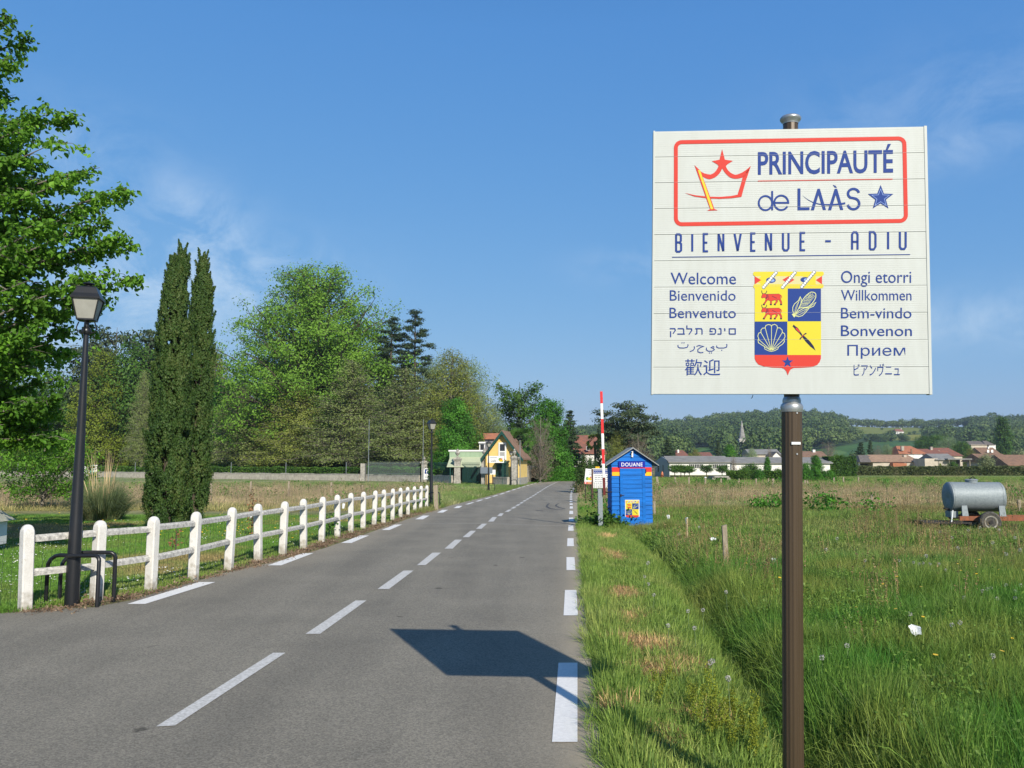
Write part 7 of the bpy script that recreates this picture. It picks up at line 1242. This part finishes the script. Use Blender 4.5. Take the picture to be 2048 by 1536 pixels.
SF = [(1316, 972, 953, 4, -.1), (1352, 967, 954, 3.4, -.12), (1378, 970, 954, 3, 0), (1411, 970, 956, 3.2, 0), (1442, 968, 957, 3, .03), (1478, 972, 957, 3, 0), (1512, 971, 957, 3, .03), (1547, 977, 957, 4, -.03), (1537, 967, 957, 2, 0), (1610, 972, 960, 3, 0), (1618, 970, 961, 2.6, -.3), (1687, 966, 954, 2.4, 0), (1668, 966, 955, 2.4, 0), (1717, 965, 954, 2.4, 0)]
SF.sort()
for i, q in enumerate(SF): stake(ORD[i] + ' weathered fence post from the left across the far meadow', q[0], q[1], q[2], q[3], q[4], group='weathered fence posts across the far meadow', name='fence_post')
for i, (px, yb, yt_) in enumerate(((421, 1008, 965), (501, 1000, 962), (577, 996, 962), (662, 1000, 964), (725, 982, 970))): stake(ORD[i] + ' old grey post from the left in the rough field behind the lawn', px, yb, yt_, 3.4, .0, group='old grey posts behind the lawn', name='fence_post')
stake('split wooden post right behind the second lamp', 873, 1019, 970, 8, -.04)
stake('leaning dark stick between fence and field', 728, 992, 970, 1.8, -.25, M_dark)
# insulator post cap
p = gnd(1411, 970); tag(MB().lathe([(.06, 0), (.12, .04), (.12, .10), (.05, .14)], 10).obj('white_insulator', M_vwhite, None, loc=(p.x, p.y, at(1411, 956.5, p.y).z)), 'white cap sitting on one of the far meadow posts', 'insulator')
def litter(label, px, py, z, w, h, seed, name='paper_scrap', m=None):
    p = gnd(px, py); rng = np.random.default_rng(seed); n = 6; V = []; F = []
    P_ = at(px, py, p.y - z * p.y / 1.7)
    for i in range(n):
        for j in range(n): u, v = i / (n - 1) - .5, j / (n - 1) - .5; V.append((u * w * (1 + .3 * v), .03 * math.sin(7 * u + seed) + v * .05 + rng.normal() * .006, v * h * (1 - .5 * abs(u)) + rng.normal() * .006))
    F = [(i * n + j, i * n + j + 1, (i + 1) * n + j + 1, (i + 1) * n + j) for i in range(n - 1) for j in range(n - 1)]
    b = MB(); b.add(V, F); tag(b.obj(name, m or M_vwhite, None, loc=P_), label, 'litter')
litter('crumpled white paper lying on the grass right of the sign pole', 1829, 1260, .30, .085, .08, 1); litter('white scrap caught in the grass left of the grey stake', 1426, 1078, .2, .11, .05, 2); litter('clear plastic bottle scrap in the grass near the sign pole', 1548, 1123, .2, .08, .10, 3)
litter('small white scrap in the grass right of the hut', 1337, 1034, .2, .09, .13, 4); litter('white tag tied to a weed right of the hut', 1374, 1042, .3, .06, .2, 5); litter('white tag hanging in the sapling behind the fence', 502, 1034, .3, .05, .06, 6); litter('white card hanging in the air by the eleventh fence post', 687, 1012, .6, .09, .17, 7)
# red top of the crumpled paper
wb = gnd(-52, 1112); t = thing('white_hutch', 'corner of a small white wooden hutch with a mossy roof at the left edge', 'hutch', (wb.x, wb.y, 0), R(8)); kw = wb.y / F_PX; zw = lambda py: at(0, py, wb.y).z
MB().box(-36 * kw, 26 * kw, 0, .7, zw(1094), zw(1045)).obj('wall', M_white, t); b = MB(); b.add([(-40 * kw, -.12, zw(1050)), (38 * kw, -.12, zw(1045)), (12 * kw, .35, zw(1012)), (-40 * kw, .35, zw(1012)), (38 * kw, .8, zw(1045)), (-40 * kw, .8, zw(1050))], [(0, 1, 2, 3), (3, 2, 4, 5), (1, 4, 2), (0, 3, 5), (0, 5, 4, 1)]); b.obj('roof', mat('mossy_sheet', (.42, .42, .33), .9, var=.3, vscale=8), t); 
for x in (-32, 20): MB().box(x * kw, (x + 4) * kw, .05, .1, -.1, zw(1094)).obj('leg', M_wood, t)
# ================================================================ GRASS
def gmat(name, tint, vary, trans, dry=0.):
    m = bpy.data.materials.new(name); m.use_nodes = True; t = m.node_tree; n = t.nodes; l = t.links; n.clear()
    g = n.new('ShaderNodeNewGeometry'); oi = n.new('ShaderNodeObjectInfo')
    a = n.new('ShaderNodeAttribute'); a.attribute_type = 'INSTANCER'; a.attribute_name = 'tint'
    r = n.new('ShaderNodeValToRGB'); e = r.color_ramp.elements; e[0].color = (1 - vary, 1 - vary * .8, 1 - vary, 1); e[1].color = (1 + vary, 1 + vary * .7, 1 + vary * .6, 1); l.new(g.outputs['Random Per Island'], r.inputs[0])
    x = n.new('ShaderNodeMix'); x.data_type = 'RGBA'; x.blend_type = 'MULTIPLY'; x.inputs[0].default_value = 1; l.new(a.outputs['Color'], x.inputs[6]); l.new(r.outputs[0], x.inputs[7])
    x2 = n.new('ShaderNodeMix'); x2.data_type = 'RGBA'; x2.blend_type = 'MULTIPLY'; x2.inputs[0].default_value = 1; x2.inputs[7].default_value = (*tint, 1); l.new(x.outputs[2], x2.inputs[6])
    p = n.new('ShaderNodeBsdfPrincipled'); p.inputs['Roughness'].default_value = .5; p.inputs['Specular IOR Level'].default_value = .25; l.new(x2.outputs[2], p.inputs['Base Color'])
    tr = n.new('ShaderNodeBsdfTranslucent'); l.new(x2.outputs[2], tr.inputs[0]); mx_ = n.new('ShaderNodeMixShader'); mx_.inputs[0].default_value = trans; l.new(p.outputs[0], mx_.inputs[1]); l.new(tr.outputs[0], mx_.inputs[2]); o = n.new('ShaderNodeOutputMaterial'); l.new(mx_.outputs[0], o.inputs[0]); return m
MG = gmat('grass_blades', (1.25, 1.3, 1.2), .45, .35); 
def tuft(seed, n, h0, h1, w, spread, base, bend=.35, m=None): r = np.random.default_rng(seed); V, F = blades(r, n, 0, h0, h1, w, spread, bend, base); return mesh_np('grass_tuft', V, F, m or MG)
def add_tint(o, c): me = o.data; a = me.attributes.new('tint', 'FLOAT_COLOR', 'POINT'); a.data.foreach_set('color', np.c_[c, np.ones(len(c))].astype(np.float32).ravel())
def field_pts(rng, n, y0, y1, xf, pw=1.):
    """points spread evenly over ground inside the view wedge between distances y0 and y1"""
    y = np.sqrt(rng.uniform(y0 ** 2, y1 ** 2, n)) if pw == 1 else rng.uniform(y0, y1, n); lo, hi = xf; return y, rng.random(n)
def place(name, label, rng, x, y, meshes, s0, s1, hs=None, tintmul=None, tilt=.12, zoff=0., addc=None):
    kp_ = ~inpoly(x - .05, y, ROADPOLY) | (name in ('edge_grass', 'leaf_litter')); x, y = x[kp_], y[kp_]; hs = hs[kp_] if isinstance(hs, np.ndarray) else hs; tintmul = tintmul[kp_] if isinstance(tintmul, np.ndarray) else tintmul
    hs = np.broadcast_to(np.asarray(1.0 if hs is None else hs, float), x.shape).copy(); hx_ = (x > px_x(1190, 23)) & (x < px_x(1320, 23)) & (y > 18) & (y < 23.2); tx__ = (x > TX - 2.2) & (y > 17) & (y < 23.5); hs[hx_] *= .6; hs[tx__] *= .45; hs[(x < 0) & (y > 72)] *= .35
    z = gz(x, y) - .012 + zoff; c = zone(x, y)
    if tintmul is not None: c = c * tintmul
    if addc is not None: c = addc(c, x, y)
    n = len(x); sc = rng.uniform(s0, s1, n); hh = sc * (hs if hs is not None else 1.0); o = scatter(name, label, np.c_[x, y, z], np.c_[rng.normal(size=n) * tilt, rng.normal(size=n) * tilt, rng.uniform(0, 6.28, n)], np.c_[sc, sc, hh], meshes, pick=rng.integers(0, len(meshes), n)); add_tint(o, c); return o
rng = np.random.default_rng(101)
TV = [tuft(200 + i, 46, .03, .13, .0055, .55, .10, .3) for i in range(4)]      # mown verge
TM = [tuft(210 + i, 46, (.12, .08, .16, .10, .06)[i], (.42, .30, .48, .36, .22)[i], (.0065, .008, .005, .007, .009)[i], (.38, .65, .30, .5, .8)[i], (.13, .2, .07, .15, .2)[i], (.4, .6, .3, .5, .6)[i]) for i in range(5)]      # long meadow grass, near
TF = [tuft(220 + i, 46, .10, .36, .014, .35, .30, .35) for i in range(4)]       # meadow, middle distance
TD = [tuft(230 + i, 60, .10, .40, .035, .35, .8, .3) for i in range(4)]       # meadow, far
TL = [tuft(240 + i, 46, .015, .055, .006, .6, .14, .3) for i in range(3)]     # lawn
# verge between road and ditch
def road_right(y): return np.interp(y, [p[1] for p in Rp], [p[0] for p in Rp])
def road_left(y): return np.interp(y, [p[1] for p in Lp if p[1] > 9], [p[0] for p in Lp if p[1] > 9])
n = 9500; y = 2.2 + (26 - 2.2) * rng.random(n) ** 1.7; dx = np.interp(y, [p[1] for p in DITCH], [p[0] for p in DITCH]); r0 = road_right(y); w = rng.random(n); x = r0 + .10 + (dx - r0 - .03) * w
kp = (dryness(x, y) < .5) | (rng.random(n) < .4); x, y, dx, w = x[kp], y[kp], dx[kp], w[kp]
place('verge_grass', 'short green grass with dry patches on the road verge', rng, x, y, TV, .8, 1.5, hs=.75 + 1.1 * (w ** 3) + .5 * (w < .12), tintmul=rng.uniform(.75, 1.2, (len(x), 1)))
# dry straw clippings on the verge
MS = gmat('dry_clippings', (1, 1, 1), .4, .1); TS = [tuft(250 + i, 40, .01, .05, .004, 1.6, .14, .9, MS) for i in range(3)]
n = 26000; y = 3.5 + 15 * rng.random(n) ** 1.4; r0 = road_right(y); dx = np.interp(y, [p[1] for p in DITCH], [p[0] for p in DITCH]); x = r0 + .15 + (dx - r0 - .25) * rng.random(n); kp = dryness(x, y) + rng.normal(size=n) * .08 > .42; x, y = x[kp], y[kp]
place('dry_clippings', 'straw coloured dry grass clippings lying on the verge', rng, x, y, TS, .7, 1.3, addc=lambda c, x, y: np.tile((.40, .27, .135), (len(x), 1)) * rng.uniform(.6, 1.25, (len(x), 1)), zoff=.03)
# blades hanging over the edge of the asphalt
n = 300; y = 3.2 + 20 * rng.random(n) ** 1.6; x = road_right(y) + rng.normal(size=n) * .05 + .07; place('edge_grass', 'tufts overhanging the edge of the asphalt', rng, x, y, TM, .3, .65, tilt=.35)
# long grass: near meadow right of the ditch and on its banks
n = 21000; y = 2.5 + 11.5 * rng.random(n) ** .95; dx = np.interp(y, [p[1] for p in DITCH], [p[0] for p in DITCH]); u = rng.random(n); x = dx - .12 + (y * .68 + 1.2 - dx) * u; kp = x > dx - .15; x, y, dx = x[kp], y[kp], dx[kp]
mz = .6 * vnoise(x, y, 1.6, 3) + .4 * vnoise(x + 7, y, .5, 2); place('meadow_grass_near', 'long lush grass of the near meadow and ditch bank', rng, x, y, TM, .7, 1.25, hs=.15 + 1.05 * mz + .22 * np.exp(-((x - dx - .35) / .35) ** 2), tilt=.24, tintmul=rng.uniform(.65, 1.25, (len(x), 1)) * np.array([1, 1, 1]) * (1 + np.c_[.8, .18, .5] * (vnoise(x + 20, y, 1.1, 3) - .5)[:, None] * 2.2))
# middle distance
n = 15000; y = 13 + 27 * rng.random(n) ** .9; dx = np.where(y < 23, np.interp(y, [p[1] for p in DITCH], [p[0] for p in DITCH]) - .1, road_right(y) + .5); u = rng.random(n); x = dx + (y * .70 + 2 - dx) * u
mz = vnoise(x, y, .5, 3); place('meadow_grass', 'rough meadow grass in the middle distance', rng, x, y, TF, .7, 1.2, hs=.22 + .5 * mz, tintmul=rng.uniform(.7, 1.2, (len(x), 1)))
# far meadow
n = 9000; y = 38 + 90 * rng.random(n) ** .8; lo = road_right(np.minimum(y, 90)) + 2; x = lo + (y * .72 + 6 - lo) * rng.random(n); mz = vnoise(x, y, .25, 3); place('meadow_grass_far', 'rough grass of the far meadow', rng, x, y, TD, .6, 1.1, hs=.2 + .5 * mz, tintmul=rng.uniform(.65, 1.25, (len(x), 1)))
# verge strip between road and far meadow / behind the hut
n = 2500; y = 23 + 60 * rng.random(n); x = road_right(y) + .15 + 3.0 * rng.random(n); place('verge_grass_far', 'verge grass behind the hut along the road', rng, x, y, TF, .5, .9, hs=.7)
# left: lawn
n = 15000; y = 9.6 + 20 * rng.random(n) ** 1.2; fl = np.interp(y, [p.y for p in FW], [p.x for p in FW]); x = fl - .06 - (y * .66 + fl) * rng.random(n); place('lawn_grass', 'short lawn grass behind the white fence', rng, x, y, TL, .8, 1.5, tintmul=rng.uniform(.75, 1.2, (len(x), 1)))
# left: rough field behind the lawn, up to the wall, and verge beyond the fence end
n = 11000; y = 33 + 62 * rng.random(n) ** .9; hi = np.interp(y, [31, 60, 90], [-3.6, -1.4, .6]) - .3; x = hi - (y * .66 + hi + 2) * rng.random(n); mz = vnoise(x, y, .3, 3); place('rough_field_grass', 'dry rough grass of the field before the park wall', rng, x, y, TD, .4, .8, hs=.35 + .9 * mz, tintmul=rng.uniform(.65, 1.25, (len(x), 1)))
n = 2600; y = 31 + 50 * rng.random(n); x = road_left(y) - .25 - 2.2 * rng.random(n); place('verge_grass_left', 'green verge grass beyond the end of the white fence', rng, x, y, TF, .5, .9, hs=.8, addc=lambda c, x, y: c * .5 + np.array((.085, .14, .03)) * .5)
# leaf litter at the foot of the fence
LM = mesh_np('dead_leaf', leaves(np.random.default_rng(3).normal(size=(30, 3)) * np.array([.08, .08, .004]) + np.array([0, 0, .008]), .014, np.random.default_rng(4), .0, .6), quads(30), leafmat('dead_leaves', [(.07, .045, .03), (.13, .09, .06), (.20, .15, .10)], .1, 3))
n = 520; y = 9.3 + 24 * rng.random(n) ** 1.5; fl = np.interp(y, [p.y for p in FW], [p.x for p in FW]); x = fl + rng.normal(size=n) * .16 + .16; kp = x < road_left(y) + .06; x, y = x[kp], y[kp]; place('leaf_litter', 'brown dead leaves and grit along the foot of the fence', rng, x, y, [LM], .7, 1.5, zoff=.01)
# ---- flowers and seed heads
M_daisy = mat('daisy_white', (.75, .75, .7), .6); M_butter = mat('buttercup_yellow', (.62, .42, .02), .5); M_puff = mat('seed_down', (.40, .40, .36), .9)
def disc_mesh(name, r, z, m, n=6): return mesh_np(name, np.array([(r * math.cos(k * 2 * math.pi / n), r * math.sin(k * 2 * math.pi / n), z) for k in range(n)]), np.array([tuple(range(n))]), m)
DM = disc_mesh('daisy', .012, .055, M_daisy); BM = disc_mesh('buttercup', .014, .06, M_butter)
n = 5200; y = 9.8 + 17 * rng.random(n) ** 1.3; fl = np.interp(y, [p.y for p in FW], [p.x for p in FW]); x = fl - .2 - (y * .66 + fl) * rng.random(n); kp = vnoise(x * .8, y * .5, 1.2, 3) > .53; place('daisies', 'white daisies scattered over the lawn', rng, x[kp], y[kp], [DM], .7, 1.2, tilt=.35)
n = 1800; y = 16 + 15 * rng.random(n); fl = np.interp(y, [p.y for p in FW], [p.x for p in FW]); x = fl - .5 - (y * .66 + fl) * rng.random(n); kp = vnoise(x * .7 + 30, y * .4, 1.2, 3) > .52; place('buttercups', 'yellow buttercups on the far part of the lawn', rng, x[kp], y[kp], [BM], .8, 1.8, tilt=.35)
BF = mesh_np('meadow_buttercup', np.concatenate([np.array([(.016 * math.cos(k * math.pi / 3), .016 * math.sin(k * math.pi / 3), .34) for k in range(6)])]), np.array([tuple(range(6))]), M_butter)
n = 330; y = 4 + 36 * rng.random(n) ** .8; x = 2.6 + (y * .68 - 2.0) * rng.random(n); kp = (x > 2.7) & (vnoise(x, y, .4, 3) > .45); place('meadow_flowers', 'small yellow flowers dotted in the meadow', rng, x[kp], y[kp], [BF], .7, 1.2, tilt=.2)
# dandelion clocks, singly
r9 = np.random.default_rng(9); sp = r9.normal(size=(70, 3)); sp /= np.linalg.norm(sp, axis=1)[:, None]; 
PUFF = mesh_np('seed_head', leaves(sp * .019, .006, r9, 0, .8), quads(70), M_puff); stm = MB().tube([(0, 0, -.4), (.01, 0, -.2), (0, 0, 0)], [.003, .003, .002], 4); STEM = bpy.data.meshes.new('flower_stem'); STEM.from_pydata(stm.v, [], stm.f); STEM.materials.append(L_pale)
DC = [(1694, 1291), (1644, 1315), (1904, 1250), (1920, 1245), (1820, 1228), (1852, 1112), (1730, 1121), (1652, 1099), (1674, 1077), (1296, 1126), (1289, 1153), (1297, 1168), (1336, 1251), (1376, 1222), (1406, 1220), (1308, 1190), (1420, 1325), (1425, 1322), (1456, 1357), (1389, 1256), (1827, 1125), (1838, 1128), (1846, 1126), (1860, 1128), (1878, 1128), (1892, 1140), (1928, 1195), (1965, 1182), (1975, 1178), (1982, 1176), (1994, 1197), (2030, 1182), (2041, 1170), (2030, 1196), (2012, 1170), (1799, 1121), (1985, 1312), (1452, 1184), (1398, 1054), (1358, 1068), (1960, 1055), (1936, 1060), (1904, 1075), (1998, 1060), (2030, 1075), (2040, 1100), (1880, 1064), (1985, 1085), (2012, 1108), (1916, 1096)]
for i, (px, py) in enumerate(DC):
    hgt_ = .32 if px > 1450 else .22; Yd = gnd(px, py).y; 
    for _ in range(12): Yd = (hgt_ + zr(Yd) - CAM_H) / (_ray(px, py).z / _ray(px, py).y) if _ray(px, py).z < 0 else Yd
    p = at(px, py, Yd); t = thing('dandelion_clock', 'white dandelion clock standing among the grass', 'dandelion', p, i, 'dandelion clocks in the verge and meadow'); s = .9 if Yd < 12 else 1.3; t.scale = (s, s, s); link('seed_head', PUFF, t); link('stem', STEM, t)
# yellow bedstraw spikes by the foot of the pole
MY = gmat('bedstraw', (1, 1, 1), .35, .3); bs_ = []
for s in range(3):
    r = np.random.default_rng(300 + s); c = []
    for k in range(7): a, rad, h = r.uniform(0, 6.28), r.random() * .09, r.uniform(.22, .42); u = r.random(60) ** .7; c.append(np.c_[rad * math.cos(a) + r.normal(size=60) * .011, rad * math.sin(a) + r.normal(size=60) * .011, h * (.35 + .65 * u)])
    c = np.concatenate(c); bs_.append(mesh_np('bedstraw_spike', leaves(c, .0085, r, 0, .7), quads(len(c)), MY))
n = 46; cx = r9.integers(0, 6, n); ctr = np.array([(1.45, 5.2), (1.62, 4.9), (1.3, 5.6), (1.5, 4.6), (1.72, 4.5), (1.25, 6.3)]); x = ctr[cx, 0] + r9.normal(size=n) * .16; y = ctr[cx, 1] + r9.normal(size=n) * .3
place('yellow_bedstraw', 'yellow green flower spikes on the verge beside the sign pole', rng, x, y, bs_, .5, .85, addc=lambda c, x, y: np.tile((.24, .29, .035), (len(x), 1)) * r9.uniform(.6, 1.2, (len(x), 1)))
# brown dock and dry seed stalks
MD = gmat('seed_stalks', (1, 1, 1), .4, .2); sk = []
for s in range(4):
    r = np.random.default_rng(320 + s); V, F = blades(r, 9, 0, .3, .62, .0045, .18, .1, .12); c = []
    for k in range(9): top = V.reshape(9, 8, 3)[k, 6]; u = r.random(14); c.append(top + np.c_[r.normal(size=14) * .008, r.normal(size=14) * .008, -u * .14])
    W_ = leaves(np.concatenate(c), .011, r, 0, .5); sk.append(mesh_np('seed_stalk', np.concatenate([V, W_]), np.concatenate([F, quads(len(W_) // 4) + len(V)]), MD))
n = 1500; y = 4 + 46 * rng.random(n) ** .9; x = 2.7 + (y * .70 - 1.6) * rng.random(n); w_ = vnoise(x + 40, y, .35, 3); kp = (x > 2.9) & (rng.random(n) < sm((w_ - .45) * 5) * sm((y - 2) / 10)); place('seed_stalks', 'reddish brown seed stalks standing in the meadow', rng, x[kp], y[kp], sk, .7, 1.2, addc=lambda c, x, y: np.tile((.25, .185, .09), (len(x), 1)) * rng.uniform(.6, 1.5, (len(x), 1)))
n = 1500; y = 36 + 40 * rng.random(n); x = 3.5 + (y * .70 - 1.6) * rng.random(n); place('pale_stalks', 'pale dry stalks in the band of rough meadow', rng, x, y, sk, 1.0, 1.7, addc=lambda c, x, y: np.tile((.36, .28, .17), (len(x), 1)) * rng.uniform(.6, 1.4, (len(x), 1)))
n = 1700; y = 34 + 34 * rng.random(n); x = -4.5 - (y * .62 - 4) * rng.random(n); place('pale_field_stalks', 'pale dry stalks in the rough field left of the road', rng, x, y, sk, 1.0, 1.7, addc=lambda c, x, y: np.tile((.36, .29, .19), (len(x), 1)) * rng.uniform(.6, 1.3, (len(x), 1)))
# leafy weed clumps in the rough fields
WE_ = []
for s in range(3): r = np.random.default_rng(340 + s); c = r.normal(size=(170, 3)) * np.array([.32, .32, .15]) + np.array([0, 0, .22]); c[:, 2] = np.abs(c[:, 2]); WE_.append(mesh_np('weed', leaves(c, .07, r, .2, .6), quads(170), L_bright))
n = 520; y = 26 + 75 * rng.random(n) ** .8; x = np.where(rng.random(n) < .55, 3.5 + (y * .7 - 2) * rng.random(n), -4 - (y * .62 - 2) * rng.random(n)); kp = (vnoise(x, y, .3, 3) > .42) & ((x > 0) | (y > 36)); place('leafy_weeds', 'clumps of leafy green weeds in the rough fields', rng, x[kp], y[kp], WE_, .5, 1.3)
WD_ = []
for m_ in WE_: q = m_.copy(); q.materials.clear(); q.materials.append(L_mid); WD_.append(q)  # darker leaf copies, shade at the barrier foot put into their colour
SW = []
for s_ in range(3): r = np.random.default_rng(360 + s_); c = r.normal(size=(60, 3)) * np.array([.05, .05, .06]) + np.array([0, 0, .12]); c[:, 2] = np.abs(c[:, 2]); SW.append(mesh_np('small_weed', leaves(c, .011, r, .2, .5), quads(60), MG))
n = 1100; y = 4 + 14 * rng.random(n); x = 2.2 + (y * .68 - 1.5) * rng.random(n); kp = (x > ditch_d(0, 0) * 0 + np.interp(y, [p[1] for p in DITCH], [p[0] for p in DITCH]) + .1) & (vnoise(x, y, .9, 3) > .5); place('small_weeds', 'small leafy weeds among the near meadow grass', rng, x[kp], y[kp], SW, .8, 1.6)
# dense weeds at the barrier foot and the hut foot
n = 42; y = rng.uniform(22.75, 23.3, n); x = rng.uniform(px_x(1206, 23), px_x(1228, 23), n); place('barrier_weeds', 'leafy weeds round the foot of the barrier, shade put into their dark green', rng, x, y, WD_, .4, .9)
n = 500; y = rng.uniform(22.2, 22.9, n); x = rng.uniform(px_x(1222, 23) - .1, px_x(1312, 23) + .4, n); place('hut_grass', 'long grass against the front of the hut', rng, x, y, TM, .5, .95)
# ================================================================ AIR
hm = bpy.data.materials.new('thin_haze'); hm.use_nodes = True; n = hm.node_tree.nodes; n.clear(); pv = n.new('ShaderNodeVolumePrincipled'); pv.inputs['Color'].default_value = (.72, .84, 1, 1); pv.inputs['Density'].default_value = .00019; pv.inputs['Anisotropy'].default_value = .3
mo = n.new('ShaderNodeOutputMaterial'); hm.node_tree.links.new(pv.outputs[0], mo.inputs['Volume'])
b = MB(); b.box(-1750, 1750, -60, 1950, -62, 125); tag(b.obj('haze', hm, None), 'thin blue air between the road and the far hills', None, None, 'stuff')
